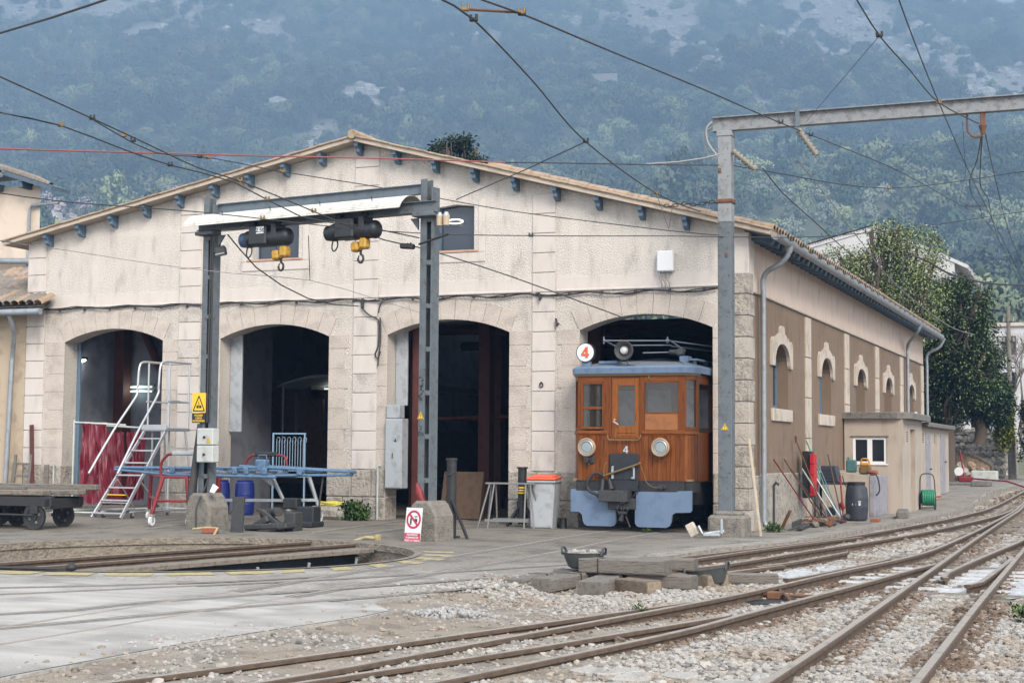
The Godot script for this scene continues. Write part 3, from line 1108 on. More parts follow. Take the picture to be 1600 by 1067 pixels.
	p2.box(V(3.05, -0.06, 11.5), V(0.14, 0.08, 0.16), 0.01)
	part(pr, "rod", p2, M.rust)

const DOORS := [[-15.60, -12.95], [-11.50, -8.82], [-7.48, -4.75], [-3.29, -0.60]]
const SPRING := 3.85
const RISE := 0.29
func arc_pts(x0: float, x1: float, grow: float, n: int) -> Array: # points of the flat door arch, left to right
	var w := (x1 - x0) / 2
	var r := (w * w + RISE * RISE) / (2 * RISE)
	var a := asin(w / r)
	var out := []
	for i in n + 1:
		var t := lerpf(-a, a, float(i) / n)
		out.append(Vector2((x0 + x1) / 2 + (r + grow) * sin(t), SPRING + RISE - r + (r + grow) * cos(t)))
	return out
func roof_y(x: float) -> float: # underside of the gable slope
	return 7.86 + (x + 8.15) * 0.2 if x < -8.15 else 7.86 - (x + 8.15) * 0.27

func depot() -> void:
	var d := thing("depot_building", "long pale plastered train depot with gable front, four arched doors and tiled roof", "train depot")
	var XL := -16.62
	# lower front wall with its door notches
	var low := PackedVector2Array([Vector2(XL, -0.1)])
	for dr in DOORS:
		low.append(Vector2(dr[0], -0.1))
		for p in arc_pts(dr[0], dr[1], 0.0, 14):
			low.append(p)
		low.append(Vector2(dr[1], -0.1))
	low.append_array(PackedVector2Array([Vector2(0, -0.1), Vector2(0, 4.62), Vector2(XL, 4.62)]))
	var s := Shape.new()
	s.extrude(low, -0.5, 0.0)
	part(d, "front_wall", s, M.roughcast_low)
	# gable wall in three pieces round two windows
	var wins := [[-10.72, -9.60, 5.53, 6.32], [-6.38, -5.55, 5.53, 6.42]]
	var xs := [XL, -10.16, -5.965, 0.0]
	for i in 3:
		var pv := PackedVector2Array([Vector2(xs[i], 4.62)])
		pv.append(Vector2(xs[i + 1], 4.62))
		if i < 2:
			var w: Array = wins[i]
			pv.append_array(PackedVector2Array([Vector2(xs[i + 1], w[2]), Vector2(w[0], w[2]), Vector2(w[0], w[3]), Vector2(xs[i + 1], w[3] + 0.05)]))
		pv.append(Vector2(xs[i + 1], roof_y(xs[i + 1])))
		if i == 1:
			pv.append(Vector2(-8.15, 7.86))
		pv.append(Vector2(xs[i], roof_y(xs[i])))
		if i > 0:
			var w2: Array = wins[i - 1]
			pv.append_array(PackedVector2Array([Vector2(xs[i], w2[3] + 0.05), Vector2(w2[1], w2[3]), Vector2(w2[1], w2[2]), Vector2(xs[i], w2[2])]))
		var g := Shape.new()
		g.extrude(pv, -0.5, 0.0)
		part(d, "gable_wall", g, M.roughcast)
	# smooth band above the doors and panel borders
	var b := Shape.new()
	for q in [[-16.14, -12.56], [-11.99, -8.28], [-7.68, -4.29], [-3.77, -0.2]]:
		b.span(V(q[0], 4.66, -0.02), V(q[1], 4.90, 0.012))
		b.span(V(q[0], 4.615, -0.02), V(q[1], 4.66, 0.035), 0.01)
	part(d, "plaster_band", b, M.smooth_plaster)
	# pilasters of smooth blocks
	for q in [[-16.66, -16.16, 5.98], [-12.55, -12.01, 0], [-8.26, -7.70, 0], [-4.27, -3.79, 0]]:
		var y := 1.09
		while true:
			var top: float = minf(roof_y(q[0]), roof_y(q[1])) - 0.02
			if y > top - 0.1:
				break
			var y2 := minf(y + 0.392, top)
			var k := Shape.new()
			k.span(V(q[0], y, -0.02), V(q[1], y2 - 0.012, 0.03), 0.008)
			part(d, "pilaster_block", k, M.smooth_plaster if rng.randf() < 0.8 or y > 4.6 else M.pilaster_worn)
			y = y2
	# corner quoins of grey stone, plaster above
	var yq := 0.0
	while yq < 4.5:
		var y2 := yq + 0.405
		var k := Shape.new()
		var inset := 0.30 if int(yq / 0.4) % 2 else 0.42
		k.span(V(-0.42, yq + 0.006, -inset), V(0.10, y2 - 0.006, 0.045), 0.012)
		part(d, "quoin_block", k, M.quoin if rng.randf() < 0.6 else M.plinth)
		yq = y2
	var cp := Shape.new()
	cp.span(V(-0.42, 4.5, -0.4), V(0.09, 5.62, 0.035), 0.01)
	part(d, "corner_pilaster", cp, M.smooth_plaster)
	# stone surrounds of the doors
	for dr in DOORS:
		for sd in 2:
			var y := 1.07
			var k2 := 0
			while y < SPRING - 0.05:
				var y2 := minf(y + 0.42 + rng.randf_range(-0.03, 0.03), SPRING + 0.02)
				var wdt: float = 0.36 if k2 % 2 else 0.44
				if dr[0] < -15.0 and sd == 0:
					wdt += 0.06
				if dr[0] > -4.0 and sd == 1:
					wdt = 0.17
				var k := Shape.new()
				if sd == 0:
					k.span(V(dr[0] - wdt, y, -0.02), V(dr[0] + 0.012, y2 - 0.005, 0.016), 0.005)
				else:
					k.span(V(dr[1] - 0.012, y, -0.02), V(dr[1] + wdt, y2 - 0.005, 0.016), 0.005)
				part(d, "jamb_stone", k, M.door_stone)
				y = y2
				k2 += 1
		var a := arc_pts(dr[0], dr[1], -0.012, 18)
		var c := arc_pts(dr[0], dr[1], 0.40, 18)
		for i in 9:
			var pv := PackedVector2Array()
			for j in 3:
				pv.append(a[i * 2 + j].lerp(a[i * 2 + 1], 0.02))
			for j in [2, 1, 0]:
				pv.append(c[i * 2 + j].lerp(c[i * 2 + 1], 0.03))
			var k := Shape.new()
			k.extrude(pv, -0.02, 0.016 if i != 4 else 0.024, Transform3D.IDENTITY, 0.005)
			part(d, "voussoir", k, M.door_stone)
	# rough plinth blocks
	for q in [[-16.64, -15.59], [-12.96, -11.49], [-8.83, -7.47], [-4.76, -3.28], [-0.61, -0.43]]:
		var nx := int(ceil((q[1] - q[0]) / 0.55))
		for i in nx:
			for j in 2:
				var x0: float = lerpf(q[0], q[1], float(i) / nx) + (0.0 if i == 0 else (0.12 if j else -0.08))
				var x1: float = lerpf(q[0], q[1], float(i + 1) / nx) + (0.0 if i == nx - 1 else (0.12 if j else -0.08))
				var k := Shape.new()
				k.span(V(x0, -0.06 if j == 0 else 0.52, -0.51), V(x1 - 0.006, 0.514 if j == 0 else 1.08 + rng.randf_range(-0.02, 0.02), 0.04 + rng.randf_range(-0.008, 0.012)), 0.02)
				part(d, "plinth_stone", k, M.plinth)
	# blue corbels under the verge
	for i in 18:
		var x := -16.02 + i * 0.878
		var k := Shape.new()
		var top := roof_y(x) + 0.01
		k.extrude(PackedVector2Array([Vector2(0, 0), Vector2(0.30, 0), Vector2(0.30, -0.09), Vector2(0.22, -0.13), Vector2(0.22, -0.2), Vector2(0.1, -0.26), Vector2(0, -0.26)]), -0.045, 0.045, Transform3D(Basis(Vector3(0, 0, 1), Vector3(0, 1, 0), Vector3(-1, 0, 0)), V(x, top, 0.0)), 0.006)
		part(d, "corbel", k, M.blue_paint)
	# roof: two slabs, verge tiles along the gable, eave tiles along the side
	var lo := V(-17.12, roof_y(-17.12), 0)
	var top := V(-8.15, 7.86, 0)
	var ro := V(0.56, roof_y(0.56), 0)
	for e in [[lo, top], [top, ro]]:
		var n := Vector3(-(e[1].y - e[0].y), e[1].x - e[0].x, 0).normalized()
		var r := Shape.new()
		var q := [e[0] + n * 0.005, e[1] + n * 0.005, e[1] + n * 0.1, e[0] + n * 0.1]
		var z0 := V(0, 0, 0.36)
		var z1 := V(0, 0, -26.9)
		r.face([q[0] + z0, q[1] + z0, q[2] + z0, q[3] + z0], Vector3.BACK)
		r.face([q[0] + z1, q[1] + z1, q[2] + z1, q[3] + z1], Vector3.FORWARD)
		r.face([q[0] + z0, q[1] + z0, q[1] + z1, q[0] + z1], -n)
		r.face([q[2] + z0, q[3] + z0, q[3] + z1, q[2] + z1], n)
		r.face([q[0] + z0, q[3] + z0, q[3] + z1, q[0] + z1], e[0] - e[1])
		r.face([q[1] + z0, q[2] + z0, q[2] + z1, q[1] + z1], e[1] - e[0])
		part(d, "roof_slab", r, M.soffit)
		var len: float = e[0].distance_to(e[1])
		var m := int(len / 0.42)
		var dir: Vector3 = (e[1] - e[0]).normalized()
		for i in m:
			var k := Shape.new()
			var c: Vector3 = e[0] + dir * ((i + 0.5) * len / m) + n * (0.105 + 0.006 * (i % 2)) + V(0, 0, 0.22)
			k.box(c, V(len / m + 0.015, 0.042, 0.36), 0.012, Basis(dir, n, Vector3(0, 0, 1)))
			part(d, "verge_tile", k, M.verge_edge if i % 3 else M.terracotta)
	var rt := Shape.new() # one barrel tile, sloped to the right
	var dn := (ro - top).normalized()
	var nn := Vector3(-dn.y, dn.x, 0)
	if nn.y < 0: nn = -nn
	for i in 6:
		var t0 := PI * i / 6.0
		var t1 := PI * (i + 1) / 6.0
		var q := []
		for e in [[t0, 0.0], [t1, 0.0], [t1, 1.0], [t0, 1.0]]:
			var r: float = 0.115 if e[1] == 0.0 else 0.095
			q.append(-dn * (0.5 * e[1]) + nn * (sin(e[0]) * r) + V(0, 0, cos(e[0]) * r))
		rt.face(q, nn * sin((t0 + t1) / 2) + V(0, 0, cos((t0 + t1) / 2)))
		var q2 := []
		for e in [[t0, 0.0], [t1, 0.0]]:
			q2.append(nn * (sin(e[0]) * 0.115) + V(0, 0, cos(e[0]) * 0.115))
		for e in [[t1, 0.0], [t0, 0.0]]:
			q2.append(nn * (sin(e[0]) * 0.085) + V(0, 0, cos(e[0]) * 0.085))
		rt.face(q2, dn)
		rt.face([-dn * 0.03, q2[3] - dn * 0.03, q2[2] - dn * 0.03], dn)
	var tile := rt.done()
	for i in 110:
		inst(tile, "eave_tile", d, T(ro.x + 0.05, ro.y + 0.1 + (0.008 if i % 2 else 0.0), 0.2 - i * 0.245), [M.roof_tile, M.terracotta, M.old_tile, M.roof_tile][rng.randi() % 4])
	var more := []
	for j in range(1, 14):
		for i in 110:
			more.append(T(ro.x + 0.05 - dn.x * -1.0 * 0.0 + (-dn.x) * 0.42 * j, ro.y + 0.1 - dn.y * 0.42 * j + 0.01 * j / 14.0, 0.2 - i * 0.245))
	multi("roof_tiles", tile, more, [], d, M.roof_tile)
	# ridge stub at the gable tip
	var rs := Shape.new()
	rs.cyl(top + V(0, 0.14, 0.42), top + V(0, 0.14, -26.5), 0.1, 0.1, 10)
	part(d, "ridge", rs, M.verge_edge)
	# ---- side wall
	var sw := Shape.new()
	sw.span(V(-0.5, -0.1, -26.35), V(-0.3, 5.7, -0.5))
	part(d, "side_wall_core", sw, M.inner_dark)
	var openings := []
	for i in 5:
		openings.append(-3.17 - i * 5.0)
	# the outer leaf, with window openings, as one outline per bay: u = -z
	var at := Transform3D(Basis(Vector3(0, 0, -1), Vector3(0, 1, 0), Vector3(1, 0, 0)), Vector3.ZERO) # x of the outline runs along -z, its depth along +x
	var edges := [0.4, 5.67, 10.67, 15.67, 20.67, 26.35]
	for i in 5:
		var c: float = -openings[i]
		var hw := 0.74
		var pl := PackedVector2Array([Vector2(edges[i], 0.0), Vector2(edges[i], 4.55), Vector2(c, 4.55), Vector2(c, 3.72)])
		for p in arch_half(c, hw, -1.0):
			pl.append(p)
		pl.append_array(PackedVector2Array([Vector2(c - hw, 2.36), Vector2(c, 2.36), Vector2(c, 0.0)]))
		var pr := PackedVector2Array([Vector2(edges[i + 1], 0.0), Vector2(edges[i + 1], 4.55), Vector2(c, 4.55), Vector2(c, 3.72)])
		for p in arch_half(c, hw, 1.0):
			pr.append(p)
		pr.append_array(PackedVector2Array([Vector2(c + hw, 2.36), Vector2(c, 2.36), Vector2(c, 0.0)]))
		for pv in [pl, pr]:
			var k := Shape.new()
			k.extrude(pv, -0.3, 0.0, at)
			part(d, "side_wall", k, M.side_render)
		# window behind the opening
		var w := Shape.new()
		for u in [c - hw + 0.045, c - hw + 0.52, c + hw - 0.045]:
			w.span(V(-0.29, 2.36, -u - 0.045), V(-0.23, 3.7, -u + 0.045))
		w.span(V(-0.29, 2.36, -c - hw), V(-0.225, 2.46, -c + hw))
		w.span(V(-0.29, 3.30, -c - hw), V(-0.225, 3.38, -c + hw))
		var wf := part(d, "side_window", w, M.blue_paint)
		var gl := Shape.new()
		gl.span(V(-0.275, 2.37, -c - hw + 0.01), V(-0.262, 3.7, -c + hw - 0.01))
		part(wf, "pane", gl, M.dark_glass)
		# the stone hood, in two halves with a joint in the middle
		for sg in [-1.0, 1.0]:
			var h := PackedVector2Array()
			for p in [[0.01, 3.715], [0.01, 4.07], [0.10, 4.09], [0.17, 4.03], [0.20, 3.90], [0.27, 3.93], [0.42, 3.88], [0.60, 3.84], [0.66, 3.72], [0.74, 3.70], [0.80, 3.80], [0.88, 3.82], [0.98, 3.74], [1.0, 3.62], [1.0, 3.24], [0.76, 3.24]]:
				h.append(Vector2(c + sg * p[0], p[1]))
			for p in arch_half(c, hw - 0.02, sg, true):
				h.append(p)
			var k := Shape.new()
			k.extrude(h, -0.02, 0.055, at, 0.012)
			part(d, "window_hood", k, M.side_trim)
		var sl := Shape.new()
		sl.span(V(-0.22, 2.12, openings[i] - 0.97), V(0.05, 2.375, openings[i] + 0.93), 0.012)
		part(d, "window_sill", sl, M.side_trim)
	# strips of blocks between the bays
	for i in 6:
		var z: float = [-0.75, -5.97, -11.0, -16.0, -21.0, -26.1][i]
		if i == 0:
			continue
		var y := 0.0
		while y < 4.5:
			var k := Shape.new()
			k.span(V(-0.02, y + 0.008, z - 0.27), V(0.045, minf(y + 0.9, 4.53) - 0.008, z + 0.27), 0.01)
			part(d, "strip_block", k, M.side_trim)
			y += 0.9
	var ub := Shape.new()
	ub.span(V(-0.32, 4.55, -26.35), V(0.028, 5.66, -0.4))
	part(d, "upper_band", ub, M.side_band)
	var ul := Shape.new()
	ul.span(V(-0.02, 4.535, -26.37), V(0.038, 4.56, -0.42))
	part(d, "band_edge", ul, M.side_plinth)
	# plinth of the side wall with a rough surface
	var pz := -0.45
	while pz > -10.4:
		var z2 := maxf(pz - rng.randf_range(0.7, 1.1), -10.5)
		var k := Shape.new()
		k.span(V(-0.05, -0.05, z2), V(0.03 + rng.randf_range(0, 0.012), 1.06 + rng.randf_range(-0.03, 0.02), pz - 0.004), 0.015)
		part(d, "side_plinth_stone", k, M.side_plinth)
		pz = z2
	# eave: rafter tails, boarding, gutter and downpipes
	for i in 54:
		var k := Shape.new()
		k.box(V(0.27, roof_y(0.27) - 0.075, -0.25 - i * 0.49), V(0.5, 0.14, 0.1), 0.01, Basis(Vector3.BACK, -atan(0.27)))
		part(d, "rafter_tail", k, M.blue_paint if i % 2 else M.blue_dark)
	var bd := Shape.new()
	bd.box(V(0.27, roof_y(0.27) - 0.012, -13.3), V(0.56, 0.02, 26.6), 0.0, Basis(Vector3.BACK, -atan(0.27)))
	part(d, "eave_boarding", bd, M.blue_dark)
	var gu := Shape.new()
	var gpath := [V(0.66, 5.50, 0.30), V(0.66, 5.47, -26.9)]
	var gp := []
	for i in 9:
		var a := PI + PI * i / 8.0
		gp.append(Vector2(cos(a) * 0.085, sin(a) * 0.085))
	for i in 9:
		var a := TAU - PI * i / 8.0
		gp.append(Vector2(cos(a) * 0.072, sin(a) * 0.072))
	gu.sweep(gp, gpath)
	var gut := part(d, "gutter", gu, M.zinc)
	for i in 27:
		var k := Shape.new()
		k.cyl(V(0.66, 5.50, -0.3 - i), V(0.66, 5.50, -0.34 - i), 0.094, 0.094, 10)
		part(gut, "gutter_band", k, M.zinc)
	for q in [[-0.9, -1.0, 0.05], [-20.3, -21.6, 0.3], [-26.6, -26.55, 0.3]]:
		var k := Shape.new()
		var b0: float = q[2]
		k.tube(curve([V(0.66, 5.42, q[0]), V(0.64, 5.28, q[0]), V(0.5, 5.12, lerpf(q[0], q[1], 0.2)), V(0.22, 4.98, lerpf(q[0], q[1], 0.8)), V(0.13, 4.82, q[1]), V(0.13, 4.6, q[1])], 0.12), 0.052, 10)
		k.cyl(V(0.13, 4.65, q[1]), V(0.13, b0 + 0.1, q[1]), 0.052, 0.052, 10)
		k.cyl(V(0.66, 5.44, q[0]), V(0.66, 5.30, q[0]), 0.09, 0.055, 10)
		k.tube([V(0.13, b0 + 0.14, q[1]), V(0.15, b0 + 0.05, q[1]), V(0.26, b0 + 0.01, q[1])], 0.05, 8)
		var dp := part(d, "downpipe", k, M.zinc)
		for y in [1.5, 3.0, 4.4]:
			var c := Shape.new()
			c.cyl(V(0.13, y, q[1]), V(0.13, y + 0.03, q[1]), 0.06, 0.06, 10)
			part(dp, "pipe_clip", c, M.zinc)
	# upper windows
	for i in 2:
		var w: Array = wins[i]
		var fr := Shape.new()
		fr.span(V(w[0] - 0.03, w[2], -0.20), V(w[0] + 0.05, w[3] + 0.05, -0.12))
		fr.span(V(w[1] - 0.05, w[2], -0.20), V(w[1] + 0.03, w[3] + 0.05, -0.12))
		var f := part(d, "gable_window", fr, M.frame_grey if i == 0 else M.blue_dark)
		var g := Shape.new()
		g.span(V(w[0], w[2], -0.18), V(w[1], w[3] + 0.06, -0.165))
		part(f, "pane", g, M.window_blue)
		var sl := Shape.new()
		sl.span(V(w[0] - 0.14, w[2] - 0.05, -0.2), V(w[1] + 0.1, w[2], 0.035), 0.008)
		part(d, "gable_sill", sl, M.sill_pink)
		var su := Shape.new()
		su.span(V(w[0] - 0.27, w[2] - 0.25, -0.01), V(w[1] + 0.25, w[2] - 0.055, 0.02), 0.008)
		su.span(V(w[0] - 0.27, w[2] - 0.05, -0.01), V(w[0] - 0.14, w[3] + 0.12, 0.018), 0.006)
		su.span(V(w[1] + 0.10, w[2] - 0.05, -0.01), V(w[1] + 0.25, w[3] + 0.12, 0.018), 0.006)
		part(d, "window_border", su, M.smooth_plaster)
	# ---- inside
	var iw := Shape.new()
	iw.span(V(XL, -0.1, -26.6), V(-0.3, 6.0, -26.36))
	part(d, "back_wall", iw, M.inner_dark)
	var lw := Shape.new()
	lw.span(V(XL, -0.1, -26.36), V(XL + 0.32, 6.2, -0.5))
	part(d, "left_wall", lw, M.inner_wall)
	var pt := Shape.new()
	pt.span(V(XL + 0.33, -0.05, -3.35), V(-12.2, 6.9, -3.2))
	pt.span(V(-12.35, -0.05, -3.2), V(-12.2, 6.9, -0.5))
	part(d, "partition", pt, M.inner_wall)
	for q in [[-16.2, -2.95, 0.17], [-6.95, -4.0, 0.14], [-7.25, -1.0, 0.13], [-5.9, -5.2, 0.14], [-7.9, -7.0, 0.14], [-12.9, -9.0, 0.15], [-4.3, -4.0, 0.15]]:
		var k := Shape.new()
		k.span(V(q[0] - q[2], 0.0, q[1] - q[2]), V(q[0] + q[2], 6.3, q[1] + q[2]), 0.01)
		part(d, "timber_post", k, M.red_brown)
	for q in [[V(-15.7, 4.5, -3.0), V(-14.9, 3.0, -3.0), 0.12], [V(-8.4, 4.4, -6), V(-4.2, 4.2, -6), 0.1], [V(-8.5, 2.2, -4.1), V(-4.5, 2.3, -4.1), 0.05], [V(-12, 4.6, -8), V(-0.6, 4.6, -8), 0.14], [V(-12, 4.6, -14), V(-0.6, 4.6, -14), 0.14]]:
		var k := Shape.new()
		k.cyl(q[0], q[1], q[2], q[2], 4)
		part(d, "timber_beam", k, M.red_brown)
	# door frames seen at the jambs
	for q in [[-15.59, -15.50, 0.05, 3.85, M.blue_paint, -0.5], [-11.49, -11.20, 1.85, 3.95, M.frame_grey, -0.46], [-7.47, -7.20, 2.4, 3.95, M.frame_grey, -0.44], [-7.17, -6.85, 0.05, 4.0, M.red_brown, -0.62]]:
		var k := Shape.new()
		k.span(V(q[0], q[2], q[5]), V(q[1], q[3], q[5] + 0.06), 0.008)
		part(d, "door_post", k, q[4])
	var sk := Shape.new() # bench and boards inside the third door
	sk.span(V(-6.7, 0.05, -1.5), V(-5.9, 0.95, -1.45))
	sk.box(V(-6.3, 0.55, -1.2), V(0.9, 1.0, 0.04), 0.0, Basis(Vector3.RIGHT, -0.25))
	part(d, "leaning_board", sk, M.inner_board)
	# a lamp on the left wall and two tube lights
	var lamp := thing("wall_lamp", "small lit white lamp on the inner wall of the leftmost doorway", "lamp", V(-16.15, 3.55, -1.35))
	var ls := Shape.new()
	ls.cyl(V(-0.15, -0.25, 0), V(-0.05, -0.02, 0), 0.02)
	ls.box(V(0.0, 0.03, 0.0), V(0.22, 0.05, 0.16), 0.01)
	part(lamp, "bracket", ls, M.iron_grey)
	var lg := Shape.new()
	lg.sphere(V(0.02, -0.02, 0.02), V(0.1, 0.045, 0.07))
	part(lamp, "bulb", lg, M.lamp_white)
	omni("wall_lamp_light", V(-16.13, 3.47, -1.33), 0.08, Color(1, 0.98, 0.95))
	for i in 2:
		var y := 2.97 - i * 0.11
		var tl := thing("tube_lamp", ["upper", "lower"][i] + " of the two white tube lights behind the leftmost doorway", "tube light", V(-15.8, y, -3.1))
		var k := Shape.new()
		k.cyl(V(-0.38, 0, 0), V(0.38, 0, 0), 0.022, 0.022, 8)
		part(tl, "tube", k, M.tube_light)
		var e := Shape.new()
		e.span(V(-0.42, 0.01, -0.09), V(0.42, 0.05, -0.03), 0.005)
		part(tl, "casing", e, M.frame_grey)
		omni("tube_light", V(-15.8, y, -3.03), 0.018, Color(0.9, 1, 0.95))
	for q in [[-12.6, 3.05, -7.0], [-11.6, 2.92, -6.5]]:
		var tl := thing("tube_lamp", "short white tube light glowing " + ("left" if q[0] < -12 else "right") + " of the carriage post inside the second doorway", "tube light", V(q[0], q[1], q[2]))
		var k := Shape.new()
		k.cyl(V(-0.2, 0, 0), V(0.2, 0, 0), 0.03, 0.03, 8)
		part(tl, "tube", k, M.tube_light)
		var e := Shape.new()
		e.span(V(-0.24, 0.02, -0.06), V(0.24, 0.06, 0.02), 0.005)
		part(tl, "casing", e, M.frame_grey)
		omni("tube_light", V(q[0], q[1] - 0.06, q[2]), 0.02, Color(0.95, 1, 0.95))
	# glowing ring added to stand for a lamp reflected in the right gable pane
	var rg := thing("lamp_reflection", "small glowing oval standing in for a lamp reflection at the right gable window", "lamp", V(-6.0, 6.13, -0.06))
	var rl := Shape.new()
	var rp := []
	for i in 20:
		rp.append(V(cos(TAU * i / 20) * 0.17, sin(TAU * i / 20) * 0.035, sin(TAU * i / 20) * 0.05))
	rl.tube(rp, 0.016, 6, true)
	part(rg, "ring", rl, M.reflection_glow)
	omni("reflection_glow", V(-6.0, 6.13, 0.02), 0.004, Color(1, 0.97, 0.9))  # weak light added for the reflected oval, no lamp hangs here
	# carriage stored behind the second door
	var cr := thing("stored_carriage", "dim wooden open platform carriage stored inside behind the second doorway", "carriage", V(-11.7, 0, -5.0))
	var ro2 := Shape.new()
	var pts := PackedVector2Array()
	for i in 13:
		var t := -1.0 + i / 6.0
		pts.append(Vector2(t * 1.35, 3.05 + 0.27 * (1.0 - t * t)))
	for i in 13:
		var t := 1.0 - i / 6.0
		pts.append(Vector2(t * 1.35, 3.01 + 0.24 * (1.0 - t * t)))
	ro2.extrude(pts, -8.0, 0.0)
	part(cr, "roof", ro2, M.frame_grey)
	var bo := Shape.new()
	bo.span(V(-1.15, 0.8, -8.0), V(1.15, 2.0, -1.2), 0.02)
	bo.span(V(-1.15, 2.0, -1.3), V(-0.75, 3.0, -1.2))
	bo.span(V(0.0, 2.0, -1.3), V(0.12, 3.0, -1.2))
	bo.span(V(0.95, 2.0, -1.3), V(1.15, 3.0, -1.2))
	bo.span(V(-1.15, 2.75, -1.3), V(1.15, 3.0, -1.2))
	part(cr, "body", bo, M.inner_board)
	var cu := Shape.new()
	for i in 6:
		cu.span(V(-0.72 + i * 0.12, 1.9, -1.38), V(-0.62 + i * 0.12, 2.75, -1.34))
	part(cr, "blue_curtain", cu, M.drum_blue)
	for x in [-1.22, 1.2]:
		var p := Shape.new()
		p.cyl(V(x, 0.8, -0.1), V(x, 3.1, -0.1), 0.022)
		part(cr, "post", p, M.galv)
	var ch := Shape.new()
	ch.span(V(-1.2, 0.62, -8), V(1.2, 0.8, -0.02), 0.02)
	part(cr, "platform", ch, M.iron)
	# another dim wooden body to the left of it
	var o2 := thing("stored_carriage", "dark wooden carriage end deep inside, left part of the second doorway", "carriage", V(-14.0, 0, -6.3))
	var ob := Shape.new()
	ob.span(V(-0.9, 0.6, -6), V(1.2, 3.2, 0))
	part(o2, "body", ob, M.inner_board)
	for i in 3:
		var wk := Shape.new()
		wk.span(V(-0.1 + i * 0.42, 1.3, 0.0), V(-0.02 + i * 0.42, 2.9, 0.03))
		part(o2, "stile", wk, M.old_wood)
func arch_half(c: float, hw: float, sg: float, up := false) -> Array: # half of the window arch, from the crown down (or the way back up)
	var out := []
	for i in range(1, 8):
		var a := PI / 2 * i / 7.0
		out.append(Vector2(c + sg * hw * pow(sin(a), 0.9), 3.30 + 0.42 * cos(a)))
	if up:
		out.reverse()
	return out
func omni(called: String, at: Vector3, energy: float, col: Color) -> void:
	var l := OmniLight3D.new()
	l.name = numbered(called)
	l.position = at
	l.light_energy = energy
	l.light_color = col
	l.omni_range = 12.0
	l.omni_attenuation = 2.0
	l.light_size = 0.05
	l.shadow_enabled = true
	add_child(l)

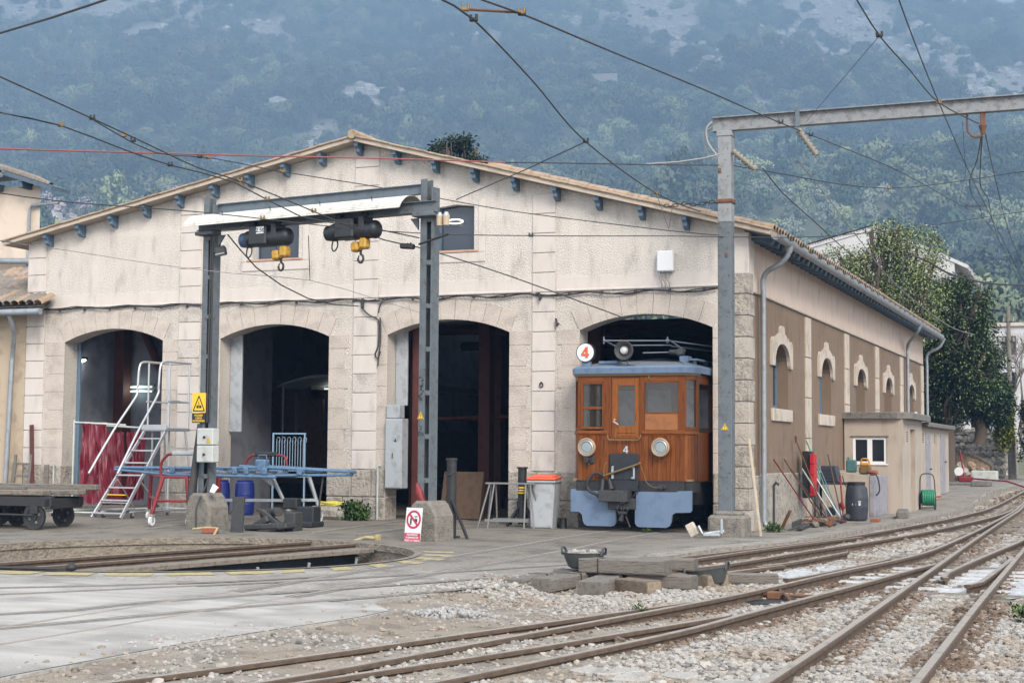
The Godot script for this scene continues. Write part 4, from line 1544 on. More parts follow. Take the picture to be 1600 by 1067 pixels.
func annex() -> void:
	var a := thing("annex_building", "low plastered annex with flat concrete roof and a white two pane window beside the depot", "annex")
	var z0 := -10.5
	var W := 1.45
	var s := Shape.new() # front wall round its window
	var at := T(0, 0, z0)
	s.extrude(PackedVector2Array([Vector2(0.03, 0), Vector2(0.65, 0), Vector2(0.65, 1.22), Vector2(0.24, 1.22), Vector2(0.24, 1.88), Vector2(0.65, 1.88), Vector2(0.65, 2.34), Vector2(0.03, 2.34)]), -0.2, 0.0, at)
	s.extrude(PackedVector2Array([Vector2(W, 0), Vector2(0.65, 0), Vector2(0.65, 1.22), Vector2(1.06, 1.22), Vector2(1.06, 1.88), Vector2(0.65, 1.88), Vector2(0.65, 2.34), Vector2(W, 2.34)]), -0.2, 0.0, at)
	s.span(V(W - 0.2, 0, -11.98), V(W, 2.34, z0 - 0.2))
	s.span(V(W - 0.2, 2.1, -12.85), V(W, 2.34, -11.98))
	s.span(V(W - 0.2, 0, -14.3), V(W, 2.34, -12.85))
	s.span(V(0.05, 0, -14.3), V(W - 0.2, 2.34, -14.1))
	part(a, "wall", s, M.annex_wall)
	var r := Shape.new()
	r.extrude(PackedVector2Array([Vector2(0.0, 10.36), Vector2(1.35, 10.36), Vector2(1.66, 10.7), Vector2(1.66, 14.5), Vector2(0.0, 14.5)]), 2.34, 2.5, Transform3D(Basis(Vector3(1, 0, 0), Vector3(0, 0, -1), Vector3(0, 1, 0)), Vector3.ZERO), 0.02)
	part(a, "roof", r, M.old_concrete)
	var f := Shape.new()
	f.span(V(0.24, 1.22, z0 - 0.08), V(1.06, 1.28, z0 - 0.02))
	f.span(V(0.24, 1.82, z0 - 0.08), V(1.06, 1.88, z0 - 0.02))
	for x in [0.27, 0.62, 0.68, 1.03]:
		f.span(V(x - 0.03, 1.28, z0 - 0.08), V(x + 0.03, 1.82, z0 - 0.02))
	var wf := part(a, "window", f, M.white_plastic)
	for x in [0.45, 0.85]:
		var g := Shape.new()
		g.span(V(x - 0.16, 1.27, z0 - 0.06), V(x + 0.16, 1.83, z0 - 0.05))
		part(wf, "pane", g, M.dark_glass)
	var sl := Shape.new()
	sl.span(V(0.2, 1.19, z0 - 0.1), V(1.1, 1.22, z0 + 0.035), 0.005)
	part(a, "sill", sl, M.white_plastic)
	var hd := Shape.new()
	hd.span(V(0.18, 1.885, z0 - 0.05), V(1.12, 1.915, z0 + 0.03), 0.005)
	part(a, "lintel_strip", hd, M.old_concrete)
	var dr := Shape.new()
	dr.span(V(W - 0.17, 0.02, -12.85), V(W - 0.13, 2.1, -11.98))
	part(a, "door", dr, M.dim_door)
	vent(a, V(W, 1.9, -11.35))
	var b := thing("annex_building", "lower flat roofed annex with two narrow lilac doors, beyond the window annex", "annex")
	var t := Shape.new()
	t.span(V(0.05, 0, -21.0), V(W - 0.03, 2.2, -14.31))
	part(b, "wall", t, M.annex_wall)
	var rb := Shape.new()
	rb.span(V(0.0, 2.2, -21.15), V(W + 0.17, 2.33, -14.52), 0.02)
	part(b, "roof", rb, M.old_concrete)
	for q in [[-15.25, -16.15], [-18.75, -19.85]]:
		var g := yard(W, q[0])
		var k := Shape.new()
		k.span(V(W - 0.06, g + 0.05, q[1]), V(W, 2.02, q[0]), 0.01)
		var d := part(b, "door", k, M.lilac_door)
		var h := Shape.new()
		h.span(V(W, g + 0.98, q[1] + 0.1), V(W + 0.05, g + 1.02, q[1] + 0.2))
		part(d, "handle", h, M.iron)
		var hg := Shape.new()
		for y in [0.4, 1.7]:
			hg.span(V(W - 0.01, g + y, q[0] - 0.05), V(W + 0.02, g + y + 0.1, q[0] + 0.01))
		part(d, "hinge", hg, M.galv)
	vent(b, V(W - 0.03, 1.9, -14.75))
	vent(b, V(W - 0.03, 1.9, -17.4))
	var kn := Shape.new()
	kn.box(V(1.2, 2.42, -15.0), V(0.14, 0.18, 0.14), 0.03)
	kn.sphere(V(1.2, 2.55, -15.0), V(0.06, 0.08, 0.06))
	only("roof_lantern", kn, M.pale_box, "small pale knob standing on the lower annex roof", "knob")
	# wash place in front of the annex
	var w := thing("wash_trough", "low plastered trough block with a lilac end wall in front of the annex window", "trough")
	var wb := Shape.new()
	wb.extrude(PackedVector2Array([Vector2(0.04, 0), Vector2(0.98, 0), Vector2(0.98, 0.94), Vector2(0.04, 1.06)]), -10.45, -8.3)
	part(w, "block", wb, M.annex_wall)
	var we := Shape.new()
	we.span(V(0.985, 0, -10.4), V(1.1, 0.95, -8.28), 0.01)
	part(w, "end_wall", we, M.lilac_door)
	var wh := Shape.new()
	wh.tube(curve([V(0.9, 1.0, -8.4), V(1.1, 1.02, -8.3), V(1.2, 0.85, -8.25), V(1.22, 0.6, -8.25), V(1.14, 0.5, -8.25)], 0.1), 0.018)
	only("hanging_hose", wh, M.iron_grey, "grey hose hanging over the end of the wash trough", "hose")
func vent(parent: Node, c: Vector3) -> void:
	for i in 5:
		var s := Shape.new()
		for z in [-0.08, 0.08]:
			s.span(c + V(-0.005, -0.12 + i * 0.055, z - 0.06), c + V(0.004, -0.095 + i * 0.055, z + 0.06))
		part(parent, "vent_slot", s, M.black)

func neighbours() -> void:
	# cream house at far left
	var c := thing("cream_house", "cream plastered house with clay tiled eaves, at far left behind the depot", "house", V(-21.3, 0, -6))
	var s := Shape.new()
	s.extrude(PackedVector2Array([Vector2(-8, 0), Vector2(0, 0), Vector2(-7.6, 7.0), Vector2(-8, 7.0)]), 0.0, 8.75, Transform3D(Basis(Vector3(1, 0, 0), Vector3(0, 0, -1), Vector3(0, 1, 0)), Vector3.ZERO))
	part(c, "wall", s, M.cream_wall)
	var r := Shape.new()
	r.extrude(PackedVector2Array([Vector2(-8.5, 8.85), Vector2(-0.9, 9.0), Vector2(0.75, 8.5), Vector2(0.78, 8.6), Vector2(-0.85, 9.14), Vector2(-8.5, 9.0)]), -0.3, 0.5)
	part(c, "roof", r, M.blue_dark)
	for i in 3:
		var k := Shape.new()
		k.box(V(-0.35 - i * 1.0, 8.72, 0.2), V(0.14, 0.18, 0.5), 0.01)
		part(c, "rafter_tail", k, M.blue_dark)
	var tl := Shape.new()
	for i in 5:
		var t0 := PI * i / 5.0
		var t1 := PI * (i + 1) / 5.0
		tl.face([V(cos(t0) * 0.1, sin(t0) * 0.08, 0), V(cos(t1) * 0.1, sin(t1) * 0.08, 0), V(cos(t1) * 0.085, sin(t1) * 0.07 + 0.08, -0.5), V(cos(t0) * 0.085, sin(t0) * 0.07 + 0.08, -0.5)], V(cos(t0), sin(t0) + 0.3, 0))
	var tile := tl.done()
	for i in 20:
		inst(tile, "eave_tile", c, T(-0.95 - i * 0.21, 9.06, 0.58), [M.old_tile, M.roof_tile, M.old_tile][i % 3])
	for i in 12:
		inst(tile, "verge_tile", c, Transform3D(Basis(Vector3.BACK, -0.3) * Basis(Vector3.UP, PI / 2), V(-0.75 + i * 0.13, 9.1 - i * 0.042, 0.42)), M.old_tile)
	var gu := Shape.new()
	gu.cyl(V(-8, 8.95, 0.62), V(-0.85, 8.98, 0.62), 0.07, 0.07, 8)
	gu.tube([V(0.75, 8.35, 0.1), V(0.7, 8.2, 0.1), V(-0.2, 8.18, 0.1), V(-0.28, 8.05, 0.1), V(-0.28, 6.0, 0.1)], 0.045, 8)
	part(c, "gutter", gu, M.zinc)
	var g2 := Shape.new()
	g2.cyl(V(-8, 6.95, 0.2), V(1.0, 6.55, 0.2), 0.09, 0.09, 8)
	part(c, "lower_gutter", g2, M.zinc)
	# low tiled shed beside the depot corner
	var h := thing("tiled_shed", "low shed with a mossy clay tiled roof, cut by the left edge of the photo", "shed", V(-16.7, 0, 0.0))
	var wl := Shape.new()
	wl.span(V(-6, 0, -4), V(0, 4.55, -0.02))
	part(h, "wall", wl, M.beige_wall)
	var wb := Shape.new()
	wb.extrude(PackedVector2Array([Vector2(-1.2, 4.5), Vector2(0.05, 4.5), Vector2(0.05, 5.85), Vector2(-0.3, 5.72), Vector2(-0.55, 5.35), Vector2(-1.2, 5.2)]), -1.3, -1.1)
	part(h, "gable_upstand", wb, M.beige_wall)
	var cp := Shape.new()
	cp.tube(curve([V(-0.62, 5.34, -1.15), V(-0.5, 5.55, -1.15), V(-0.38, 5.62, -1.15), V(-0.25, 5.77, -1.15), V(-0.1, 5.80, -1.15), V(0.05, 5.92, -1.15)], 0.08), 0.045, 6)
	part(h, "capping", cp, M.old_tile)
	var rr := Shape.new() # sloping slab that falls to the front
	rr.face([V(-6, 4.62, 0.55), V(0.92, 4.62, 0.55), V(0.3, 5.15, -0.9), V(-6, 5.9, -3.6)], V(0, 1, 0.4))
	rr.face([V(-6, 4.56, 0.55), V(0.92, 4.56, 0.55), V(0.3, 5.09, -0.9), V(-6, 5.84, -3.6)], V(0, -1, -0.4))
	part(h, "roof_slab", rr, M.old_tile)
	for j in 8:
		for i in 16:
			var x := 0.82 - i * 0.215 - 0.02 * j
			if x > 0.85 - j * 0.27:
				continue
			if x < -2.6:
				continue
			inst(tile, "roof_tile", h, Transform3D(Basis(Vector3.UP, rng.randf_range(-0.05, 0.05)) * Basis(Vector3.RIGHT, 0.18).scaled(Vector3(1.15, 1.3, 1.0)), V(x, 4.66 + j * 0.145 + rng.randf_range(0, 0.015), 0.62 - j * 0.39)), [M.old_tile, M.old_tile, M.roof_tile, M.old_tile, M.terracotta][rng.randi() % 5])
	var sg := Shape.new()
	sg.cyl(V(-6, 4.5, 0.68), V(0.95, 4.5, 0.68), 0.075, 0.075, 10)
	part(h, "gutter", sg, M.zinc)
	var sp := Shape.new()
	sp.tube(curve([V(0.05, 4.5, 0.66), V(0.05, 4.2, 0.5), V(0.0, 4.1, 0.4), V(-0.25, 3.6, 0.12), V(-0.28, 3.4, 0.1)], 0.15), 0.055, 8)
	sp.cyl(V(-0.28, 3.45, 0.1), V(-0.36, 0.15, 0.12), 0.055, 0.055, 8)
	part(h, "downpipe", sp, M.zinc)
	# houses and walls behind on the right
	var w := thing("white_house", "white gabled house with pale eaves behind the green trees", "house", V(-4.6, -0.5, -47.0), 0.02)
	var b := Shape.new()
	b.extrude(PackedVector2Array([Vector2(-5.2, 0), Vector2(3.6, 0), Vector2(3.6, 11.06), Vector2(0, 12.86), Vector2(-5.2, 11.52)]), -9.0, 0.0)
	part(w, "wall", b, M.white_wall)
	var wr := Shape.new()
	wr.extrude(PackedVector2Array([Vector2(-5.25, 11.5), Vector2(0, 12.85), Vector2(4.2, 10.75), Vector2(4.25, 10.9), Vector2(0, 13.02), Vector2(-5.25, 11.7)]), -9.5, 0.06)
	part(w, "roof", wr, M.white_wall)
	for i in 40:
		inst(tile, "roof_tile", w, Transform3D(Basis(Vector3.BACK, 0.25).scaled(Vector3.ONE * 1.6) * Basis(Vector3.UP, 0.0), V(-5.25 + i * 0.135, 11.64 + i * 0.0338, 0.1)), [M.roof_tile, M.terracotta, M.sill_pink][i % 3])
	var wg := Shape.new()
	wg.span(V(2.2, 9.2, 0.0), V(2.9, 10.2, 0.04))
	part(w, "blind_window", wg, M.frame_grey)
	for q in [["white_block_house", "white flat roofed building at the right edge behind the utility pole", V(0.6, 0, -87.0), V(7, 10.6, 8), 2], ["white_block_house", "far white villa with grey windows at the right edge, below the hill", V(4.5, 0, -104.0), V(8, 14.5, 8), 3]]:
		var t := thing(q[0], q[1], "house", q[2])
		var k := Shape.new()
		k.span(V(-q[3].x / 2, 0, -q[3].z), V(q[3].x / 2, q[3].y, 0), 0.05)
		part(t, "wall", k, M.white_wall)
		var rf := Shape.new()
		rf.span(V(-q[3].x / 2 - 0.2, q[3].y, -q[3].z), V(q[3].x / 2 + 0.2, q[3].y + 0.25, 0.2))
		part(t, "roof", rf, M.side_trim)
		for i in 3:
			for j in 2:
				var wn := Shape.new()
				wn.span(V(-2.4 + i * 2.0, q[3].y - 2.0 - j * 2.6, 0.0), V(-1.5 + i * 2.0, q[3].y - 0.7 - j * 2.6, 0.06))
				part(t, "window", wn, M.dark_glass)
	# rubble retaining wall
	var rw := thing("retaining_wall", "tall rubble stone retaining wall with ivy trees above, right of the annexes", "stone wall", V(-1.5, 0, -46.5))
	var core := Shape.new()
	core.span(V(-0.5, -0.2, -6), V(2.5, 2.6, -0.14))
	part(rw, "core", core, M.plinth)
	var stones := [rock(1), rock(2), rock(3), rock(4)]
	for j in 8:
		for i in 12:
			var x := -0.4 + i * 0.27 + (0.13 if j % 2 else 0.0)
			if x > 2.5:
				continue
			inst(stones[rng.randi() % 4], "wall_stone", rw, Transform3D(Basis(Vector3.BACK, rng.randf_range(-0.15, 0.15)).scaled(Vector3(0.19, 0.185, 0.14) * rng.randf_range(0.85, 1.15)), V(x, 0.15 + j * 0.335 + rng.randf_range(-0.04, 0.04), -0.06)), [M.quoin, M.plinth, M.side_plinth][rng.randi() % 3])
	for j in 8:
		for i in 14:
			inst(stones[rng.randi() % 4], "wall_stone", rw, Transform3D(Basis(Vector3.UP, PI / 2).scaled(Vector3(0.24, 0.185, 0.2) * rng.randf_range(0.85, 1.15)), V(2.5, 0.15 + j * 0.335, -0.3 - i * 0.42)), [M.quoin, M.plinth, M.side_plinth, M.door_stone][rng.randi() % 4])
	# ramp wall and steps in front of it
	var st := thing("stair_wall", "sloping concrete stair parapet before the rubble wall", "parapet", V(-1.2, 0.25, -44.0))
	var sp2 := Shape.new()
	sp2.extrude(PackedVector2Array([Vector2(-1.5, 0), Vector2(2.0, 0), Vector2(2.0, 0.75), Vector2(1.5, 1.0), Vector2(-1.5, 1.95)]), -0.3, 0.0)
	part(st, "parapet", sp2, M.terracotta)
	var sc := Shape.new()
	sc.extrude(PackedVector2Array([Vector2(2.03, 0.1), Vector2(2.08, 0.8), Vector2(1.5, 1.1), Vector2(-1.5, 2.08), Vector2(-1.5, 1.96), Vector2(1.48, 1.01), Vector2(2.0, 0.7)]), -0.4, 0.06)
	part(st, "coping", sc, M.concrete_block)
	# utility pole
	var up := thing("utility_pole", "tall grey utility pole with cross irons at the right edge", "utility pole", V(1.62, 0.2, -45.2))
	var ps := Shape.new()
	ps.cyl(V(0, 0, 0), V(-0.05, 2.9, 0), 0.19, 0.16, 10)
	ps.cyl(V(-0.05, 2.9, 0), V(-0.08, 8.0, 0), 0.12, 0.09, 10)
	part(up, "post", ps, M.concrete_block)
	var pc := Shape.new()
	for y in [3.0, 3.5, 5.2, 6.4, 7.3]:
		pc.box(V(-0.07, y, 0.05), V(0.5 if y > 5 else 0.32, 0.07, 0.07), 0.01)
	part(up, "cross_iron", pc, M.iron_grey)
	var pi := Shape.new()
	for y in [6.4, 7.3]:
		for x in [-0.28, 0.14]:
			pi.cyl(V(x, y, 0.05), V(x, y + 0.2, 0.05), 0.05, 0.03, 8)
	part(up, "insulator", pi, M.ceramic)
func rock(sd: int) -> ArrayMesh: # a rounded lump of stone about one metre in radius
	var r := RandomNumberGenerator.new()
	r.seed = sd * 97
	var n := noise(0.9, 2, FastNoiseLite.TYPE_SIMPLEX, sd)
	var s := Shape.new()
	s.flat()
	var m := 4
	var k := 7
	var pt := func(i: int, j: int):
		var a := TAU * (i % k) / k + 0.3 * j
		var b := PI * j / m - PI / 2
		var d := Vector3(cos(a) * cos(b), sin(b), sin(a) * cos(b))
		return d * (1.0 + 0.45 * n.get_noise_3dv(d * 1.5))
	for j in m:
		for i in k:
			var q := [pt.call(i, j), pt.call(i + 1, j), pt.call(i + 1, j + 1), pt.call(i, j + 1)]
			if j == 0: q.remove_at(0)
			elif j == m - 1: q.remove_at(2)
			s.face(q, q[0] + q[1] + q[2])
	return s.done()

var lumps := noise(0.006, 4, FastNoiseLite.TYPE_SIMPLEX_SMOOTH, 19)
var rocky := noise(0.011, 4, FastNoiseLite.TYPE_SIMPLEX_SMOOTH, 57)
var scraps := noise(0.05, 3, FastNoiseLite.TYPE_SIMPLEX, 61)
func slope(u: float, d: float) -> float: # height of the mountain at u to the right and d ahead
	var tb := [[0.0, -0.3], [100.0, -0.3], [130.0, 5.0], [180.0, 20.0], [230.0, 35.0], [330.0, 62.0], [430.0, 101.0], [560.0, 160.0], [670.0, 222.0], [780.0, 240.0], [1000.0, 200.0]]
	var y := 0.0
	for i in tb.size() - 1:
		if d >= tb[i][0] and d <= tb[i + 1][0]:
			y = lerpf(tb[i][1], tb[i + 1][1], (d - tb[i][0]) / (tb[i + 1][0] - tb[i][0]))
	var w := step01((d - 110.0) / 120.0)
	y += w * (9.0 * lumps.get_noise_2d(u, d) + 7.0 * lumps.get_noise_2d(u * 2.5 + 300, d * 1.4))
	y -= step01((d - 420.0) / 250.0) * 24.0 * step01((u - 120.0) / 110.0)
	return y
func hill_at(u: float, d: float) -> Vector3:
	var p := EYE + F * d + S * u
	p.y = slope(u, d)
	return p
func bare(u: float, d: float) -> float: # share of bare rock
	var r := rocky.get_noise_2d(u, d * 0.7) + 0.22 * step01((d - 380.0) / 220.0)
	r += 0.30 * exp(-(pow((u - 75.0) / 45.0, 2.0) + pow((d - 520.0) / 60.0, 2.0)))
	r += 0.28 * exp(-(pow((u - 110.0) / 40.0, 2.0) + pow((d - 470.0) / 40.0, 2.0)))
	r += 0.25 * exp(-(pow((u + 180.0) / 40.0, 2.0) + pow((d - 610.0) / 60.0, 2.0)))
	r += 0.16 * scraps.get_noise_2d(u, d)
	return step01((r - 0.25) / 0.14)

func hill() -> void:
	var s := Shape.new()
	s.smooth()
	var nu := 90
	var ds := []
	var d := 100.0
	while d < 800.0:
		ds.append(d)
		d += 8.0
	var grid := []
	for j in ds.size():
		var row := []
		for i in nu + 1:
			row.append(hill_at(lerpf(-420, 420, float(i) / nu), ds[j]))
		grid.append(row)
	for j in ds.size() - 1:
		for i in nu:
			s.face([grid[j][i], grid[j][i + 1], grid[j + 1][i + 1], grid[j + 1][i]], Vector3.UP)
	s.paint(func(p: Vector3):
		var e := p - EYE
		return Color(0.13, 0.135, 0.08).lerp(Color(0.55, 0.51, 0.45), 0.85 * bare(e.dot(S), e.dot(F))))
	struct("mountain_side", s, M.hill)
	# woods on the slope
	var kinds := [crown(1, 1.0, 0.62, 40), crown(2, 1.0, 0.75, 36), crown(3, 1.0, 0.55, 42), crown(4, 0.95, 0.9, 36)]
	var lists := [[], [], [], []]
	var cols := [[], [], [], []]
	var shrubs := []
	var scol := []
	var pale := []
	var pcol := []
	var stones := []
	var stcol := []
	var y := 112.0
	while y < 760.0:
		var step := 3.6 + y * 0.0035
		var half := y * 0.40 + 45.0
		var x := -half
		while x < half:
			var u := x + rng.randf_range(-0.5, 0.5) * step * 1.2
			var dd := y + rng.randf_range(-0.5, 0.5) * step * 1.2
			x += step
			var b := bare(u, dd)
			var p := hill_at(u, dd)
			var g := rng.randf()
			var patch := rocky.get_noise_2d(u * 1.3 + 900, dd * 1.3)
			if g < b * 0.9:
				if rng.randf() < 0.75:
					var r := rng.randf_range(0.5, 2.2)
					stones.append(Transform3D(Basis(Vector3.UP, rng.randf() * TAU).scaled(Vector3(r * 1.3, r * 0.8, r)), p))
					var c := rng.randf_range(0.6, 0.85)
					stcol.append(Color(c, c * 0.95, c * 0.88))
				if rng.randf() < 0.5:
					var r2 := rng.randf_range(0.7, 1.4)
					shrubs.append(Transform3D(Basis(Vector3.UP, rng.randf() * TAU).scaled(Vector3(r2, r2 * 0.8, r2)), p))
					scol.append(Color(0.075, 0.095, 0.045) * rng.randf_range(0.7, 1.3))
				continue
			if dd < 330.0 and patch > 0.02 and rng.randf() < 0.6: # olive and almond terraces
				var r3 := rng.randf_range(1.6, 2.6)
				pale.append(Transform3D(Basis(Vector3.UP, rng.randf() * TAU).scaled(Vector3(r3, r3 * 1.1, r3)), p))
				pcol.append(Color(0.36, 0.39, 0.28) * rng.randf_range(0.8, 1.3))
				continue
			var k := rng.randi() % 4
			var r := rng.randf_range(1.7, 3.6) * (1.25 if patch < -0.1 else 0.95)
			var hh := rng.randf_range(0.9, 1.45)
			lists[k].append(Transform3D(Basis(Vector3.UP, rng.randf() * TAU).scaled(Vector3(r, r * hh, r)), p + V(0, r * (0.55 if k != 2 else 1.1), 0)))
			var t := rng.randf()
			cols[k].append(Color(0.075, 0.115, 0.06).lerp(Color(0.40, 0.43, 0.22), t * t) * (1.05 + patch * 1.2) * rng.randf_range(0.7, 1.3))
		y += step
	for k in 4:
		tag(multi("pine_wood", kinds[k], lists[k], cols[k], self, M.leaf), "dark pine wood covering the hazy mountain side", "wood", "woods on the mountain")
	tag(multi("scrub", kinds[1], shrubs, scol, self, M.leaf), "low scrub among the bare rocks high on the mountain", "scrub")
	tag(multi("olive_grove", crown(8, 1.0, 0.85, 30), pale, pcol, self, M.leaf), "paler olive and almond groves on the lower slope", "grove")
	tag(multi("rock_outcrop", rock(5), stones, stcol, self, M.rock), "pale limestone outcrops scattered over the mountain side", "rocks")
	# the bluish air that hangs over the slope
	var air := FogVolume.new()
	air.name = "valley_haze"
	air.size = V(900, 270, 700)
	air.transform = Transform3D(Basis(S, Vector3.UP, -F), EYE + F * 458.0 + V(0, 130, 0))
	var fm := FogMaterial.new()
	fm.density = 0.0029
	fm.albedo = Color(0.70, 0.84, 0.97)
	air.material = fm
	add_child(air)
	air.set_meta("kind", "stuff")
	for e in [[-62.0, 235.0, 44.0, 170.0, 46.0, 110.0], [12.0, 470.0, 128.0, 240.0, 60.0, 120.0], [95.0, 420.0, 78.0, 200.0, 40.0, 100.0]]: # thin drifts of wood smoke
		var sm := FogVolume.new()
		sm.name = numbered("smoke_drift")
		sm.shape = RenderingServer.FOG_VOLUME_SHAPE_ELLIPSOID
		sm.size = V(e[3], e[4], e[5])
		sm.transform = Transform3D(Basis(S, Vector3.UP, -F), EYE + F * e[1] + S * e[0] + V(0, e[2] - 1.5, 0))
		var f2 := FogMaterial.new()
		f2.density = 0.0018
		f2.albedo = Color(0.74, 0.86, 0.98)
		sm.material = f2
		add_child(sm)
		sm.set_meta("kind", "stuff")
	# thin trunks under a few pines, ruin, blossom trees, pylon
	var ru := thing("stone_ruin", "square stone ruin with a round arch, high on the wooded slope", "ruin", hill_at(35, 432) - V(0, 1.5, 0), 0.39)
	ru.position = V(-128.6, slope(35, 432) + 0.5, -374.0)
	ru.position.y = 102.0
	var s2 := Shape.new()
	var pv := PackedVector2Array([Vector2(-3.7, -6), Vector2(-3.7, 4.6), Vector2(3.7, 4.9), Vector2(3.7, -6), Vector2(2.1, -6), Vector2(2.1, 0.8)])
	for i in 9:
		pv.append(Vector2(2.1 * cos(PI * i / 8.0), 0.8 + 1.7 * sin(PI * i / 8.0)))
	pv.append(Vector2(-2.1, -6))
	s2.extrude(pv, -2.5, 0.0)
	s2.span(V(-3.6, -6, -6), V(3.6, 4.4, -2.6))
	part(ru, "wall", s2, M.rock_plain)
	var s3 := Shape.new()
	s3.span(V(-9, -6, -3), V(-6.6, 1.6, -1))
	part(ru, "wall_stump", s3, M.rock_plain)
	var bl := crown(9, 1.0, 0.8, 22)
	var px := [[-41.4, -304.8, 4.2, 55.5, "large pale pink blossoming almond tree on the slope above the white house"]]
	for i in 9:
		var u := -79.0 + i * 3.6 + (6.0 if i > 5 else 0.0)
		var p := hill_at(u, 226.0 + (i % 3) * 4.0)
		px.append([p.x, p.z, 2.3 + 0.6 * (i % 2), 0.0, ""])
	for i in px.size():
		var q: Array = px[i]
		var tr := thing("almond_tree", q[4] if i == 0 else ["", "first", "second", "third", "fourth", "fifth", "sixth", "seventh", "eighth", "last"][i] + " whitish blossoming almond tree, counted from the left, behind the left roof slope", "almond tree", Vector3.ZERO, 0.0, "" if i == 0 else "almond trees in blossom behind the left roof")
		var rel: Vector3 = V(q[0], 0, q[1]) - EYE
		var gy := slope(rel.dot(S), rel.dot(F))
		tr.position = V(q[0], gy, q[1])
		var r: float = q[2]
		var lift := maxf(q[3] - gy, r * 0.75) if i == 0 else r * 0.8
		var tk := Shape.new()
		tk.cyl(Vector3.ZERO, V(0, lift, 0), r * 0.06, r * 0.04, 5)
		part(tr, "trunk", tk, M.bark)
		var cm := inst(bl, "crown", tr, Transform3D(Basis(Vector3.UP, i * 1.3).scaled(Vector3(r, r * 0.85, r)), V(0, lift, 0)), M.blossom)
		cm.set_meta("kind", "stuff")
	var cy := crown(12, 0.28, 1.6, 14)
	for i in 3:
		var p := hill_at(52.0 + i * 2.3, 300.0)
		var t := thing("cypress_tree", ["left", "middle", "right"][i] + " of the three small dark cypresses left of the pink almond tree", "cypress", p, 0, "cypresses on the slope")
		inst(cy, "crown", t, Transform3D(Basis().scaled(Vector3(2.6, 2.4, 2.6)), V(0, 3.4, 0)), M.cypress)
		var tk := Shape.new()
		tk.cyl(Vector3.ZERO, V(0, 1.5, 0), 0.15, 0.12, 5)
		part(t, "trunk", tk, M.bark)

func crown(sd: int, wide: float, tall: float, n: int) -> ArrayMesh: # a crown of leaf clumps, about one metre in radius, centred
	var r := RandomNumberGenerator.new()
	r.seed = sd * 131
	var vs := PackedVector3Array()
	var ns := PackedVector3Array()
	var cs := PackedColorArray()
	for i in n:
		var a := r.randf() * TAU
		var h := r.randf_range(-0.85, 1.0)
		var rad := sqrt(maxf(0.0, 1.0 - h * h)) * r.randf_range(0.35, 0.95)
		var c := Vector3(cos(a) * rad * wide, h * tall * 0.85, sin(a) * rad * wide)
		var lr := r.randf_range(0.2, 0.38)
		var tone := r.randf_range(0.72, 1.25)
		for k in 38:
			var d := Vector3(r.randfn(), r.randfn() + 0.3, r.randfn()).normalized()
			var p := c + d * lr * Vector3(wide, 0.8, wide) * r.randf_range(0.7, 1.1)
			var nn := (d + Vector3(r.randfn(), r.randfn(), r.randfn()) * 0.45).normalized()
			var t := nn.cross(Vector3(r.randfn(), r.randfn(), r.randfn())).normalized()
			var b := nn.cross(t)
			var sz := lr * r.randf_range(0.2, 0.36)
			t *= sz
			b *= sz * 0.7
			var q := [p - t, p - b * 0.9, p + t, p + b]
			var sn := (d * 0.6 + p.normalized() * 0.6 + Vector3(0, 0.25, 0)).normalized()
			for e in [0, 2, 1, 0, 3, 2]:
				vs.append(q[e])
				ns.append(sn)
				var f := tone * (0.9 + 0.2 * r.randf())
				cs.append(Color(f, f, f))
	var arr := []
	arr.resize(Mesh.ARRAY_MAX)
	arr[Mesh.ARRAY_VERTEX] = vs
	arr[Mesh.ARRAY_NORMAL] = ns
	arr[Mesh.ARRAY_COLOR] = cs
	var m := ArrayMesh.new()
	m.add_surface_from_arrays(Mesh.PRIMITIVE_TRIANGLES, arr)
	return m

func spray(sd: int, n: int, leaf: float, droop := 0.0) -> ArrayMesh: # a twig end with leaves, unit radius
	var r := RandomNumberGenerator.new()
	r.seed = sd * 71
	var vs := PackedVector3Array()
	var ns := PackedVector3Array()
	for k in n:
		var d := Vector3(r.randfn(), r.randfn(), r.randfn()).normalized()
		var p := d * pow(r.randf(), 0.5)
		var ax := (d + Vector3(r.randfn() * 0.6, r.randfn() * 0.6 - droop, r.randfn() * 0.6)).normalized()
		var side := ax.cross(Vector3(r.randfn(), r.randfn() + 1.0, r.randfn())).normalized()
		var q := [p, p + ax * leaf * 0.5 + side * leaf * 0.26, p + ax * leaf, p + ax * leaf * 0.5 - side * leaf * 0.26]
		var nn := ax.cross(side)
		if nn.y < 0: nn = -nn
		nn = (nn * 0.7 + d * 0.5).normalized()
		for e in [0, 1, 2, 0, 2, 3]:
			vs.append(q[e])
			ns.append(nn)
	var arr := []
	arr.resize(Mesh.ARRAY_MAX)
	arr[Mesh.ARRAY_VERTEX] = vs
	arr[Mesh.ARRAY_NORMAL] = ns
	var m := ArrayMesh.new()
	m.add_surface_from_arrays(Mesh.PRIMITIVE_TRIANGLES, arr)
	return m

